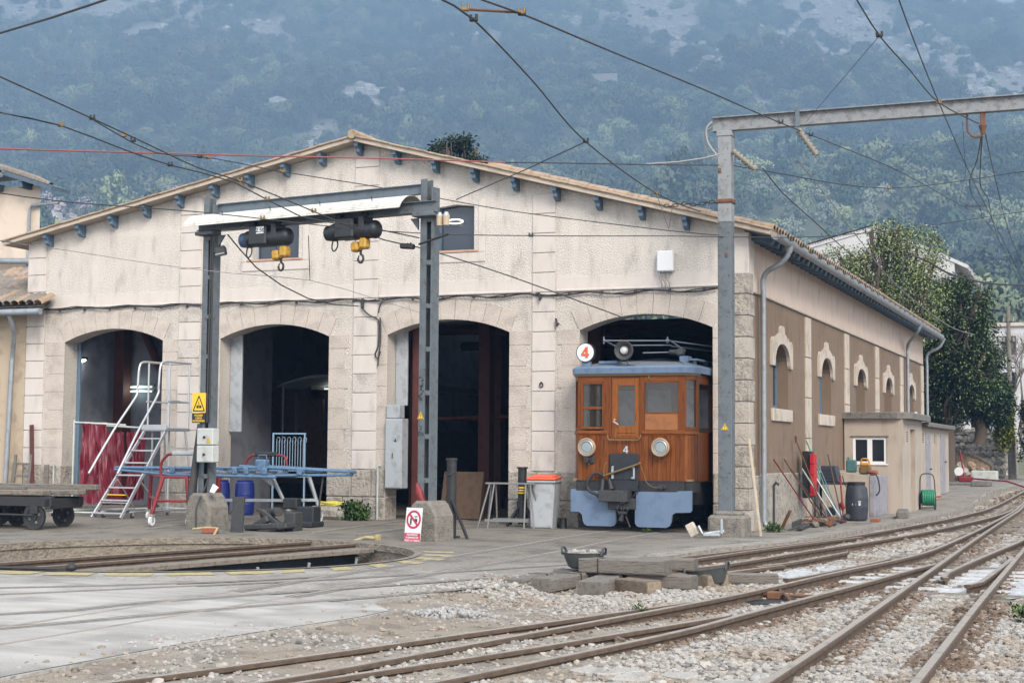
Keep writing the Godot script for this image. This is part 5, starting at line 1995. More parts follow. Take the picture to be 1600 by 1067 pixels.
func tree(called: String, label: String, cat: String, base: Vector3, trunk: float, blobs: Array, count: int, leaf: float, c0: Color, c1: Color, sd: int, group := "", sz := 0.42) -> Node3D: # blobs: [centre relative to base, radii]
	var t := thing(called, label, cat, base, 0.0, group)
	var r := RandomNumberGenerator.new()
	r.seed = sd
	var s := Shape.new()
	var fork: Vector3 = blobs[0][0] * 0.42
	s.tube(curve([Vector3.ZERO, fork * 0.5 + V(r.randf_range(-0.2, 0.2), 0, 0), fork], 0.4), trunk, 8)
	for b in blobs:
		var c: Vector3 = b[0]
		var rr: Vector3 = b[1]
		for k in 7:
			var tip := c + Vector3(r.randf_range(-0.7, 0.7), r.randf_range(-0.3, 0.7), r.randf_range(-0.7, 0.7)) * rr
			var mid := fork.lerp(tip, 0.5) + Vector3(r.randfn(), r.randfn() * 0.4 + 0.3, r.randfn()) * 0.3
			s.tube(curve([fork, mid, tip], 0.5), trunk * 0.32, 5)
			for j in 3:
				var tip2 := c + Vector3(r.randf_range(-0.8, 0.8), r.randf_range(-0.4, 0.8), r.randf_range(-0.8, 0.8)) * rr
				s.tube([mid.lerp(tip, 0.3 * j), mid.lerp(tip2, 0.6) + V(0, 0.2, 0), tip2], trunk * 0.12, 4)
	part(t, "trunk", s, M.bark)
	var list := []
	var cols := []
	var tot := 0.0
	for b in blobs:
		tot += b[1].x * b[1].y * b[1].z
	var gaps := noise(0.55, 2, FastNoiseLite.TYPE_SIMPLEX, sd)
	for b in blobs:
		var n: int = int(count * b[1].x * b[1].y * b[1].z / tot)
		var tries := 0
		while n > 0 and tries < 60000:
			tries += 1
			var d := Vector3(r.randfn(), r.randfn(), r.randfn()).normalized()
			var p: Vector3 = b[0] + d * pow(r.randf(), 0.4) * b[1]
			var g := gaps.get_noise_3dv(p)
			if g < -0.12:
				continue
			n -= 1
			list.append(Transform3D(Basis.from_euler(Vector3(r.randf_range(-0.6, 0.6), r.randf() * TAU, r.randf_range(-0.6, 0.6))).scaled(Vector3.ONE * sz * r.randf_range(0.7, 1.3)), p))
			cols.append(c0.lerp(c1, clampf(0.5 + g * 0.9 + r.randf_range(-0.3, 0.3), 0, 1)))
	multi("crown", spray(sd, 16, leaf / sz, 0.3), list, cols, t, M.leaf)
	return t

func trees() -> void:
	tree("olive_green_tree", "airy grey green tree rising behind the far end of the depot roof", "tree", V(-2.6, 0.3, -34.5), 0.2, [[V(0.1, 7.4, 0), V(2.6, 2.4, 2.4)], [V(1.1, 9.0, 0), V(1.5, 1.3, 1.4)], [V(-1.3, 8.5, 0.2), V(1.3, 1.2, 1.3)], [V(0.2, 9.9, 0), V(1.0, 0.7, 1.0)], [V(-0.6, 5.2, 0), V(2.0, 1.8, 1.8)]], 3200, 0.092, Color(0.14, 0.20, 0.075), Color(0.35, 0.42, 0.18), 3, "", 0.33)
	tree("evergreen_tree", "dark green dense evergreen tree beside the far depot corner, in front of the white house", "tree", V(-0.5, 0.3, -38.5), 0.28, [[V(0.0, 5.6, 0), V(2.2, 3.0, 2.0)], [V(0.6, 7.4, 0), V(1.4, 1.4, 1.3)], [V(-1.1, 6.8, 0.3), V(1.5, 2.0, 1.3)], [V(1.1, 4.4, 0.4), V(1.4, 1.4, 1.3)]], 5200, 0.105, Color(0.06, 0.12, 0.055), Color(0.23, 0.33, 0.14), 5, "", 0.34)
	tree("evergreen_tree", "very dark ivy covered tree above the rubble wall, low and right of the taller evergreen", "tree", V(0.4, 1.9, -42.5), 0.25, [[V(-0.2, 2.9, 0), V(1.7, 1.7, 1.5)], [V(-1.3, 2.1, 0.2), V(1.2, 1.5, 1.2)], [V(0.6, 1.7, 0), V(0.9, 1.1, 1.0)]], 3000, 0.11, Color(0.04, 0.095, 0.055), Color(0.14, 0.24, 0.115), 9, "", 0.30)
	tree("yellow_green_shrub", "yellow green tall shrub at the right end of the rubble wall", "shrub", V(1.25, 1.6, -44.2), 0.08, [[V(0.0, 2.0, 0), V(0.5, 1.4, 0.6)], [V(0.1, 0.9, 0), V(0.45, 0.9, 0.5)]], 650, 0.11, Color(0.12, 0.17, 0.02), Color(0.33, 0.36, 0.05), 11, "", 0.22)
	tree("ivy_bush", "dark green bush at the right edge beside the utility pole", "bush", V(2.6, 0.2, -44.5), 0.08, [[V(0.2, 1.6, 0), V(0.7, 1.6, 0.8)], [V(0.2, 3.2, 0), V(0.7, 1.2, 0.8)]], 900, 0.10, Color(0.02, 0.05, 0.02), Color(0.08, 0.14, 0.04), 13, "", 0.24)
	tree("roof_top_tree", "single round dark tree showing above the right roof slope of the depot", "tree", V(-23.7, 0, -39.5), 0.3, [[V(0, 15.3, 0), V(1.35, 1.5, 1.2)], [V(0.5, 14.9, 0), V(1.0, 1.1, 1.0)], [V(-0.6, 15.6, 0.2), V(0.7, 0.9, 0.7)]], 1100, 0.15, Color(0.015, 0.035, 0.015), Color(0.055, 0.095, 0.04), 17, "", 0.36)
	for q in [[V(0.9, 2.0, -62), 8.2, 21, "leafless grey tree behind the evergreen, left of the utility pole"], [V(2.2, 1.0, -66), 7.5, 22, "leafless thin tree at the right edge behind the utility pole"], [V(-0.2, 2.0, -70), 9.0, 23, "taller leafless tree right of the white house gable"]]:
		var t := thing("bare_tree", q[3], "bare tree", q[0])
		var s := Shape.new()
		var r := RandomNumberGenerator.new()
		r.seed = q[2]
		branch(s, r, Vector3.ZERO, V(0.05, 1, 0).normalized(), q[1] * 0.34, 0.09, 5)
		part(t, "trunk", s, M.twig)
	# terrace under the trees
	var te := Shape.new()
	te.span(V(-14, -0.2, -60), V(-1.6, 1.7, -40.3))
	te.span(V(-1.4, -0.2, -60), V(0.9, 2.3, -46.9))
	struct("terrace_bank", te, M.dirt)
	# small greens between the stones
	for q in [[V(-7.95, 0, 0.55), 0.33, "dark green bush growing at the foot of the pier beside the yellow hose", 240], [V(0.45, 0.0, -0.35), 0.16, "low green weeds at the foot of the corner downpipe", 60], [V(-1.62, 0.0, 0.95), 0.10, "small weed growing between the railcar rails", 24], [V(5.75, -0.1, 12.6), 0.16, "bright green weed in the ballast at the right edge", 40], [V(2.35, -0.08, 14.2), 0.10, "sparse grass tuft beside the second track", 30]]:
		var o := thing("weed", q[2], "plant", on_yard(q[0].x, q[0].z) if q[0].x < 2 else q[0])
		var list := []
		var cols := []
		for i in q[3]:
			var d := Vector3(rng.randfn(), absf(rng.randfn()), rng.randfn()).normalized() * pow(rng.randf(), 0.5)
			list.append(Transform3D(Basis(Vector3.UP, rng.randf() * TAU).scaled(Vector3.ONE * q[1] * 0.3), d * q[1] * Vector3(1.1, 0.95, 0.8) + V(0, 0.02, 0)))
			cols.append(Color(0.03, 0.075, 0.012).lerp(Color(0.10, 0.20, 0.035), rng.randf()))
		multi("foliage", spray(40, 10, 0.8), list, cols, o, M.leaf)
		var st := Shape.new()
		for i in 5:
			st.tube([Vector3.ZERO, V(rng.randf_range(-1, 1), 1.1, rng.randf_range(-1, 1)) * q[1] * 0.6], 0.004 + q[1] * 0.01, 4)
		part(o, "stem", st, M.bark)
func branch(s: Shape, r: RandomNumberGenerator, p: Vector3, d: Vector3, len: float, rad: float, lvl: int) -> void:
	var q := p + d * len
	s.cyl(p, q, rad, rad * 0.65, 5, false)
	if lvl == 0:
		return
	for i in (3 if lvl > 1 else 4):
		var nd := (d + Vector3(r.randfn(), r.randfn() * 0.5 + 0.15, r.randfn()) * 0.55).normalized()
		branch(s, r, p.lerp(q, r.randf_range(0.6, 1.0)), nd, len * r.randf_range(0.55, 0.8), rad * 0.6, lvl - 1)

func railcar() -> void:
	var t := thing("railcar", "old varnished wooden electric railcar number 4 with light blue skirts, standing in the right doorway", "railcar", V(-1.935, 0, 0.95))
	var Y0 := 0.95
	# boards below the belt
	var x := -1.03
	var i := 0
	while x < 1.02:
		var w := 0.0858
		var k := Shape.new()
		var top := 1.80 if x < -0.42 or x > 0.14 else 1.72
		k.span(V(x + 0.001, Y0, -0.04), V(x + w - 0.0015, top, 0.0), 0.004)
		part(t, "board", k, M["wood_%d" % [0, 2, 1, 3, 0, 1, 2, 1][(i * 5 + i / 3) % 8]])
		x += w
		i += 1
	for sg in [-1.0, 1.0]:
		var q := Basis(Vector3.UP, sg * 1.096)
		var c := V(sg * 1.115, 0, -0.165)
		for j in 4:
			var k := Shape.new()
			k.box(c + q * V((j - 1.5) * 0.088, 1.375, -0.02), V(0.086, 0.85, 0.04), 0.004, q)
			part(t, "board", k, M["wood_%d" % [2, 0, 1, 3][j]])
		var fr := Shape.new() # the canted corner above the belt
		for e in [[-0.16, 0.05], [0.16, 0.05]]:
			fr.box(c + q * V(e[0], 2.4, -0.02), V(e[1], 1.0, 0.05), 0.005, q)
		fr.box(c + q * V(0, 2.855, -0.02), V(0.36, 0.1, 0.05), 0.005, q)
		fr.box(c + q * V(0, 1.91, -0.02), V(0.36, 0.06, 0.05), 0.005, q)
		var f := part(t, "corner_window", fr, M.wood_1)
		var g := Shape.new()
		g.box(c + q * V(0, 2.37, -0.03), V(0.28, 0.88, 0.006), 0.0, q)
		part(f, "pane", g, M.glass)
		# side of the body
		var sd := Shape.new()
		sd.span(V(sg * 1.2, Y0, -11.0), V(sg * 1.16, 1.85, -0.33))
		sd.span(V(sg * 1.2, 2.75, -11.0), V(sg * 1.16, 2.92, -0.33))
		for n in 12:
			sd.span(V(sg * 1.2, 1.85, -0.42 - n * 0.92), V(sg * 1.16, 2.75, -0.33 - n * 0.92))
		part(t, "body_side", sd, M.wood_3)
		var mo := Shape.new() # belt round the corner
		mo.box(c + q * V(0, 1.835, 0.0), V(0.38, 0.075, 0.05), 0.015, q)
		part(t, "belt", mo, M.wood_across)
	# front frame above the belt
	for e in [[-1.03, -0.985, 1.87, 2.92], [-0.525, -0.375, 1.80, 2.92], [0.165, 0.27, 1.80, 2.92], [0.91, 1.03, 1.87, 2.92]]:
		var k := Shape.new()
		k.span(V(e[0], e[2], -0.05), V(e[1], e[3], 0.0), 0.004)
		part(t, "stile", k, M.wood_1)
	for e in [[-0.985, -0.525, 2.79, 2.92], [-0.375, 0.165, 2.865, 2.92], [0.27, 0.91, 2.79, 2.92]]:
		var k := Shape.new()
		k.span(V(e[0] + 0.001, e[2], -0.05), V(e[1] - 0.001, e[3], -0.003), 0.003)
		part(t, "head_rail", k, M.wood_across)
	for e in [[-1.06, -0.43], [0.21, 1.06]]:
		var k := Shape.new()
		k.span(V(e[0], 1.80, -0.03), V(e[1], 1.872, 0.028), 0.018)
		k.span(V(e[0], 1.79, -0.03), V(e[1], 1.80, 0.014))
		part(t, "belt", k, M.wood_across)
	# left window: two sashes
	var lw := Shape.new()
	for e in [[-0.985, -0.945, 1.90, 2.79], [-0.565, -0.526, 1.90, 2.79]]:
		lw.span(V(e[0], e[2], -0.055), V(e[1], e[3], -0.014), 0.004)
	for y in [1.90, 2.27, 2.745]:
		lw.span(V(-0.945, y, -0.055), V(-0.565, y + (0.055 if y > 2 and y < 2.5 else 0.045), -0.010), 0.004)
	var lwin := part(t, "left_sash", lw, M.wood_0)
	lwin.name = "sash_window"
	for y in [[1.945, 2.27], [2.325, 2.745]]:
		var g := Shape.new()
		g.span(V(-0.95, y[0], -0.042), V(-0.56, y[1], -0.036))
		part(lwin, "pane", g, M.glass)
	# cab door
	var dr := Shape.new()
	for e in [[-0.37, -0.255], [0.075, 0.16]]:
		dr.span(V(e[0], 1.73, -0.05), V(e[1], 2.86, -0.012), 0.005)
	dr.span(V(-0.255, 2.71, -0.05), V(0.075, 2.86, -0.014), 0.005)
	dr.span(V(-0.255, 1.73, -0.05), V(0.075, 1.965, -0.014), 0.005)
	dr.span(V(-0.27, 1.83, -0.02), V(0.09, 1.85, -0.004), 0.004)
	dr.span(V(-0.27, 1.77, -0.02), V(0.09, 1.785, -0.004), 0.004)
	var door := part(t, "cab_door", dr, M.wood_2)
	var dg := Shape.new()
	dg.span(V(-0.26, 1.96, -0.036), V(0.08, 2.715, -0.03))
	part(door, "pane", dg, M.glass)
	var hd := Shape.new()
	hd.cyl(V(-0.31, 2.03, -0.01), V(-0.31, 2.03, 0.05), 0.012)
	hd.cyl(V(-0.325, 2.045, 0.05), V(-0.22, 1.985, 0.055), 0.012, 0.014)
	hd.cyl(V(-0.31, 2.08, -0.01), V(-0.31, 2.08, 0.015), 0.016)
	part(door, "handle", hd, M.alu)
	var st := Shape.new()
	st.tube([V(-0.44, 1.80, 0.05), V(-0.42, 1.72, 0.06), V(-0.40, 1.70, 0.06), V(0.17, 1.70, 0.06), V(0.20, 1.74, 0.06), V(0.21, 1.80, 0.05)], 0.014, 6)
	part(t, "hand_rail", st, M.brass_old)
	# right window and the panel below it
	var rw := Shape.new()
	rw.span(V(0.27, 2.19, -0.05), V(0.91, 2.215, -0.004), 0.004)
	rw.span(V(0.27, 2.765, -0.05), V(0.91, 2.79, -0.012))
	var rwin := part(t, "drop_window", rw, M.wood_across)
	var rg := Shape.new()
	rg.span(V(0.27, 2.2, -0.035), V(0.91, 2.78, -0.028))
	part(rwin, "pane", rg, M.glass)
	var rp := Shape.new()
	rp.span(V(0.272, 1.88, -0.05), V(0.908, 2.188, -0.012), 0.006)
	part(t, "lower_panel", rp, M.wood_light)
	var lp := Shape.new() # small lamp bracket above the right window
	lp.cyl(V(0.36, 2.83, 0.0), V(0.36, 2.95, 0.02), 0.022, 0.014)
	lp.cyl(V(0.36, 2.95, 0.02), V(0.36, 3.06, 0.03), 0.02, 0.002)
	part(t, "finial", lp, M.brass_old)
	# cab inside
	var cb := Shape.new()
	cb.span(V(-1.15, 0.9, -2.0), V(1.15, 2.9, -1.9))
	part(t, "cab_back", cb, M.cab_inside)
	var cf := Shape.new()
	cf.span(V(-1.15, 0.93, -10.5), V(1.15, 0.98, -0.05))
	part(t, "floor", cf, M.cab_inside)
	var wh := Shape.new()
	var ring := []
	for k in 16:
		ring.append(V(0.55 + 0.2 * cos(TAU * k / 16), 2.12 + 0.09 * sin(TAU * k / 16), -0.35 + 0.12 * sin(TAU * k / 16)))
	wh.tube(ring, 0.015, 6, true)
	wh.cyl(V(0.55, 1.0, -0.4), V(0.55, 2.1, -0.35), 0.025)
	part(t, "brake_wheel", wh, M.iron)
	var ct := Shape.new()
	ct.box(V(-0.55, 1.45, -0.5), V(0.34, 0.95, 0.3), 0.04)
	ct.cyl(V(-0.55, 1.92, -0.5), V(-0.55, 2.0, -0.5), 0.12, 0.1, 14)
	ct.cyl(V(-0.55, 2.0, -0.5), V(-0.4, 2.06, -0.42), 0.015)
	part(t, "controller", ct, M.iron_grey)
	var bw := Shape.new()
	for wx in [-0.75, 0.0, 0.75]:
		bw.span(V(wx - 0.24, 1.95, -1.89), V(wx + 0.24, 2.7, -1.88))
	part(t, "rear_window", bw, M.frame_grey)
	# roof
	var loops := []
	for e in [[2.935, 0.07, 0.0], [3.04, 0.085, 0.0], [3.07, 0.05, 0.0], [3.20, -0.42, 0.55], [3.26, -0.85, 1.0]]:
		var o: float = e[1]
		loops.append([V(-1.03 - o * 0.7, e[0], o - e[2] * 0.6), V(1.03 + o * 0.7, e[0], o - e[2] * 0.6), V(1.2 + o, e[0], -0.36 - e[2] * 0.4), V(1.2 + o, e[0], -11.2), V(-1.2 - o, e[0], -11.2), V(-1.2 - o, e[0], -0.36 - e[2] * 0.4)])
	for part_i in 2:
		var rs := Shape.new()
		for l in ([0, 1] if part_i == 0 else [2, 3]):
			var a: Array = loops[l]
			var b: Array = loops[l + 1]
			for k in 6:
				var k2 := (k + 1) % 6
				rs.face([a[k], a[k2], b[k2], b[k]], (a[k] + a[k2]) * V(1, 0, 1) * 0.5 + V(0, 3.0, 5.0))
		if part_i == 1:
			rs.face(loops[4], Vector3.UP)
		else:
			rs.face(loops[0], Vector3.DOWN)
		part(t, "roof_edge" if part_i == 0 else "roof", rs, M.car_blue if part_i == 0 else M.car_roof)
	var cm := Shape.new()
	cm.sweep([Vector2(-0.02, -0.025), Vector2(0.025, -0.02), Vector2(0.03, 0.02), Vector2(-0.02, 0.02)], [V(-1.22, 2.915, -0.37), V(-1.045, 2.915, 0.012), V(1.045, 2.915, 0.012), V(1.22, 2.915, -0.37)])
	part(t, "cornice", cm, M.brass_old)
	# roof gear
	for e in [[-0.72, -0.35, 3.13, -0.25, 0.06], [0.78, 0.95, 3.16, -0.55, 0.12]]:
		var k := Shape.new()
		k.span(V(e[0], e[2], e[3] - 0.3), V(e[1], e[2] + e[4], e[3]), 0.01)
		part(t, "roof_box", k, M.car_blue)
	var wk := Shape.new()
	for z in [-0.7, -1.5, -2.3]:
		wk.span(V(1.0, 3.06, z), V(1.06, 3.22, z - 0.05))
	wk.span(V(0.95, 3.2, -2.6), V(1.12, 3.23, -0.6))
	wk.span(V(0.95, 3.12, -2.6), V(0.98, 3.14, -0.6))
	part(t, "roof_walk", wk, M.car_blue)
	var pn := Shape.new()
	for e in [[V(-0.62, 3.58, -0.3), V(0.45, 3.60, -0.9)], [V(-0.5, 3.50, -0.5), V(0.5, 3.52, -1.0)], [V(0.45, 3.60, -0.9), V(1.15, 3.52, -1.6)], [V(0.5, 3.6, -0.9), V(0.72, 3.42, -1.2)], [V(0.02, 3.36, -0.7), V(0.6, 3.38, -0.9)], [V(-0.6, 3.58, -0.3), V(-0.35, 3.40, -0.7)], [V(-0.63, 3.52, -0.3), V(-0.63, 3.66, -0.3)], [V(0.45, 3.55, -0.9), V(0.45, 3.68, -0.9)], [V(0.5, 3.5, -1.0), V(1.1, 3.45, -2.2)]]:
		pn.cyl(e[0], e[1], 0.016, 0.014, 6)
	pn.sphere(V(-0.62, 3.58, -0.3), V(0.03, 0.04, 0.03), 6, 4)
	pn.sphere(V(0.45, 3.6, -0.9), V(0.05, 0.04, 0.05), 6, 4)
	part(t, "pantograph", pn, M.panto_grey)
	var ho := Shape.new()
	ho.lathe([Vector2(0, -0.1), Vector2(0.07, -0.08), Vector2(0.09, 0.0), Vector2(0.07, 0.08), Vector2(0, 0.1)], Transform3D(Basis(Vector3.RIGHT, 1.3), V(0.72, 3.36, -0.85)), 12)
	ho.cyl(V(0.5, 3.38, -0.85), V(0.68, 3.37, -0.85), 0.045, 0.06, 8)
	part(t, "horn", ho, M.iron_grey)
	# number disc
	var ds := Shape.new()
	ds.cyl(V(-0.885, 3.34, -0.06), V(-0.885, 3.34, 0.03), 0.185, 0.185, 28)
	var disc := part(t, "number_disc", ds, M.black)
	var df := Shape.new()
	df.cyl(V(-0.885, 3.34, 0.03), V(-0.885, 3.34, 0.036), 0.168, 0.168, 28)
	part(disc, "face", df, M.white_plastic)
	words(disc, "numeral", "4", 0.20, Transform3D(Basis(Vector3.RIGHT, 0.0), V(-0.885, 3.34, 0.046)), M.orange_lid, 0.02)
	var db := Shape.new()
	db.span(V(-0.97, 3.07, -0.1), V(-0.8, 3.18, 0.0), 0.01)
	part(disc, "bracket", db, M.car_blue)
	# roof headlight
	var hl := Shape.new()
	var hx := Transform3D(Basis(Vector3.RIGHT, PI / 2), V(-0.125, 3.365, 0.0))
	hl.lathe([Vector2(0.05, -0.2), Vector2(0.12, -0.12), Vector2(0.18, 0.0), Vector2(0.185, 0.05), Vector2(0.17, 0.055), Vector2(0.09, 0.0), Vector2(0.085, 0.03)], hx, 24)
	hl.cyl(V(-0.125, 3.365, -0.21), V(-0.125, 3.365, 0.02), 0.1, 0.085, 14)
	hl.tube([V(-0.28, 3.08, 0.0), V(-0.2, 3.1, 0.02), V(-0.18, 3.2, 0.0)], 0.014)
	hl.tube([V(0.05, 3.08, 0.0), V(-0.05, 3.1, 0.02), V(-0.07, 3.2, 0.0)], 0.014)
	hl.span(V(-0.3, 3.07, -0.15), V(0.08, 3.09, 0.02))
	var head := part(t, "roof_headlight", hl, M.iron_grey)
	var hf := Shape.new()
	hf.lathe([Vector2(0.085, 0.02), Vector2(0.06, 0.05), Vector2(0, 0.06)], hx, 18)
	part(head, "lens", hf, M.reflector)
	# two lamps
	for e in [[-0.825, 1.56], [0.605, 1.565]]:
		var b := Shape.new()
		var lx := Transform3D(Basis(Vector3.RIGHT, PI / 2), V(e[0], e[1], 0.0))
		b.lathe([Vector2(0.15, 0.0), Vector2(0.155, 0.06), Vector2(0.175, 0.10), Vector2(0.175, 0.13), Vector2(0.155, 0.145), Vector2(0.135, 0.13), Vector2(0.118, 0.11)], lx, 26)
		var lamp := part(t, "headlight", b, M.lamp_rim)
		var r2 := Shape.new()
		r2.lathe([Vector2(0.137, 0.128), Vector2(0.118, 0.142), Vector2(0.105, 0.12)], lx, 26)
		part(lamp, "rim", r2, M.galv)
		var g := Shape.new()
		g.lathe([Vector2(0.122, 0.105), Vector2(0.08, 0.125), Vector2(0.0, 0.133)], lx, 22)
		part(lamp, "lens", g, M.lens)
	words(t, "numeral", "4", 0.135, Transform3D(Basis.IDENTITY, V(-0.09, 1.52, 0.012)), M.alu, 0.02)
	var so := Shape.new() # cable socket on the left
	so.box(V(-0.755, 1.335, 0.02), V(0.12, 0.14, 0.04), 0.01)
	so.cyl(V(-0.80, 1.34, 0.02), V(-0.83, 1.33, 0.12), 0.05, 0.055, 10)
	so.cyl(V(-0.84, 1.36, 0.08), V(-0.88, 1.37, 0.1), 0.03)
	so.cyl(V(-0.8, 1.28, 0.07), V(-0.8, 1.22, 0.06), 0.02)
	part(t, "socket", so, M.iron_grey)
	# chassis
	var ch := Shape.new()
	ch.span(V(-1.08, 0.745, -0.03), V(1.03, 0.948, 0.0), 0.005)
	ch.span(V(-1.05, 0.93, -0.06), V(1.05, 0.95, 0.012))
	ch.span(V(1.0, 0.745, -0.6), V(1.17, 0.948, -0.05))
	ch.span(V(-1.0, 0.5, -10), V(-0.7, 0.9, -0.8))
	ch.span(V(0.7, 0.5, -10), V(1.05, 0.9, -0.8))
	part(t, "chassis", ch, M.iron)
	var rv := Shape.new()
	for cx in [-0.98, -0.26, -0.1, 0.06, 0.85]:
		for a in [-0.03, 0.03]:
			for y in [0.79, 0.85, 0.91]:
				rv.sphere(V(cx + a, y, 0.0), V(0.011, 0.011, 0.008), 6, 4)
	part(t, "rivets", rv, M.iron_grey)
	var ep := Shape.new()
	ep.span(V(-0.405, 0.95, 0.005), V(0.165, 1.45, 0.05), 0.03)
	ep.span(V(-0.36, 0.75, 0.01), V(0.17, 0.96, 0.06), 0.01)
	part(t, "end_plate", ep, M.end_plate)
	var rl := Shape.new()
	for y in [1.0, 1.2]:
		for xx in [-0.32, 0.06]:
			rl.cyl(V(xx, y, 0.04), V(xx, y, 0.09), 0.02, 0.02, 6)
	rl.span(V(0.07, 0.98, 0.05), V(0.10, 1.2, 0.07))
	rl.span(V(-0.35, 0.98, 0.05), V(-0.31, 1.2, 0.07))
	part(t, "latch", rl, M.galv)
	var br := Shape.new()
	br.cyl(V(-0.49, 1.03, 0.11), V(0.21, 1.265, 0.11), 0.02, 0.02, 8)
	br.sphere(V(0.21, 1.27, 0.11), V(0.03, 0.03, 0.03), 8, 5)
	part(t, "brass_bar", br, M.brass_old)
	var cn := Shape.new()
	cn.tube(curve([V(-0.49, 1.03, 0.11), V(-0.48, 1.2, 0.1), V(-0.45, 1.29, 0.06)], 0.1), 0.008, 5)
	cn.tube(curve([V(0.21, 1.27, 0.1), V(0.28, 1.1, 0.09), V(0.33, 0.93, 0.08), V(0.45, 0.84, 0.07), V(0.56, 0.83, 0.06)], 0.1), 0.007, 5)
	part(t, "chain", cn, M.brass_old)
	var by := Shape.new()
	by.cyl(V(0.61, 0.84, 0.0), V(0.61, 0.84, 0.10), 0.05, 0.04, 10)
	by.box(V(0.61, 0.84, 0.02), V(0.16, 0.06, 0.05), 0.01)
	part(t, "cock", by, M.iron_grey)
	var bb := Shape.new()
	bb.span(V(-0.53, 0.56, -0.02), V(0.03, 0.77, 0.30), 0.012)
	bb.span(V(-0.40, 0.42, -0.02), V(0.12, 0.62, 0.14), 0.01)
	part(t, "coupling_block", bb, M.iron_grey)
	var cp := Shape.new()
	for e in [[V(-0.06, 0.55, 0.28), 0.05], [V(-0.12, 0.43, 0.28), 0.07], [V(0.0, 0.43, 0.28), 0.07]]:
		var rr := []
		for k in 12:
			rr.append(e[0] + V(cos(TAU * k / 12) * e[1] * 0.6, sin(TAU * k / 12) * e[1], 0.02 * cos(TAU * k / 6)))
		cp.tube(rr, 0.014, 5, true)
	cp.cyl(V(-0.14, 0.36, 0.28), V(0.02, 0.36, 0.28), 0.035)
	cp.cyl(V(-0.06, 0.36, 0.28), V(-0.1, 0.22, 0.27), 0.03, 0.05)
	cp.cyl(V(0.0, 0.3, 0.28), V(0.08, 0.13, 0.3), 0.012)
	cp.sphere(V(0.08, 0.12, 0.3), V(0.025, 0.025, 0.025), 6, 4)
	part(t, "screw_coupling", cp, M.iron)
	var lk := Shape.new()
	for k in 9:
		var a := k / 8.0
		var c := V(0.17 + 0.06 * sin(a * 2.6), 0.93 - 0.32 * a, 0.09 + 0.03 * a)
		c.x = 0.2 - 0.16 * a * a + 0.03 * (1.0 - a)
		var rr := []
		for n in 8:
			var o := V(cos(TAU * n / 8) * 0.018, sin(TAU * n / 8) * 0.03, 0) if k % 2 else V(0, sin(TAU * n / 8) * 0.03, cos(TAU * n / 8) * 0.018)
			rr.append(c + o)
		lk.tube(rr, 0.007, 4, true)
	part(t, "safety_chain", lk, M.iron)
	var hs := Shape.new()
	hs.tube(curve([V(-0.52, 1.0, 0.04), V(-0.58, 1.08, 0.09), V(-0.68, 1.07, 0.12), V(-0.77, 0.95, 0.14), V(-0.8, 0.83, 0.14), V(-0.74, 0.74, 0.15), V(-0.62, 0.69, 0.15), V(-0.54, 0.62, 0.16)], 0.06), 0.03, 8)
	hs.cyl(V(-0.53, 0.98, 0.03), V(-0.53, 0.62, 0.12), 0.045, 0.05, 8)
	hs.cyl(V(-0.4, 0.98, 0.06), V(-0.33, 0.78, 0.1), 0.03, 0.06, 8)
	part(t, "air_hose", hs, M.iron)
	# blue skirts
	var ls := PackedVector2Array([Vector2(-1.16, 0.78), Vector2(-1.07, 0.78), Vector2(-1.06, 0.75), Vector2(-0.5, 0.75), Vector2(-0.5, 0.6), Vector2(-0.36, 0.52), Vector2(-0.28, 0.52), Vector2(-0.27, 0.17), Vector2(-0.30, 0.12), Vector2(-0.36, 0.10), Vector2(-0.83, 0.10), Vector2(-0.89, 0.13), Vector2(-0.92, 0.2), Vector2(-0.94, 0.31), Vector2(-1.0, 0.355), Vector2(-1.16, 0.36)])
	var rs2 := PackedVector2Array([Vector2(0.12, 0.75), Vector2(0.12, 0.62), Vector2(0.10, 0.6), Vector2(0.10, 0.17), Vector2(0.13, 0.12), Vector2(0.18, 0.10), Vector2(0.70, 0.10), Vector2(0.76, 0.13), Vector2(0.79, 0.2), Vector2(0.81, 0.33), Vector2(0.87, 0.375), Vector2(1.15, 0.385), Vector2(1.18, 0.42), Vector2(1.18, 0.78), Vector2(0.92, 0.77), Vector2(0.90, 0.75)])
	for e in [ls, rs2]:
		var k := Shape.new()
		k.extrude(e, -0.015, 0.045, Transform3D.IDENTITY, 0.008)
		var sk := part(t, "skirt", k, M.skirt)
		var rn := Shape.new()
		for xx in ([-0.85, -0.7, -0.55, -0.38] if e == ls else [0.25, 0.42, 0.58, 0.74]):
			for y in [0.2, 0.35, 0.5]:
				rn.sphere(V(xx, y, 0.045), V(0.01, 0.01, 0.006), 5, 4)
		part(sk, "rivets", rn, M.car_blue)
	for z in [-2.0, -3.7]:
		for xx in [-0.52, 0.52]:
			var k := Shape.new()
			k.cyl(V(xx - 0.05, 0.40, z), V(xx + 0.05, 0.40, z), 0.40, 0.40, 22)
			part(t, "wheel", k, M.iron)

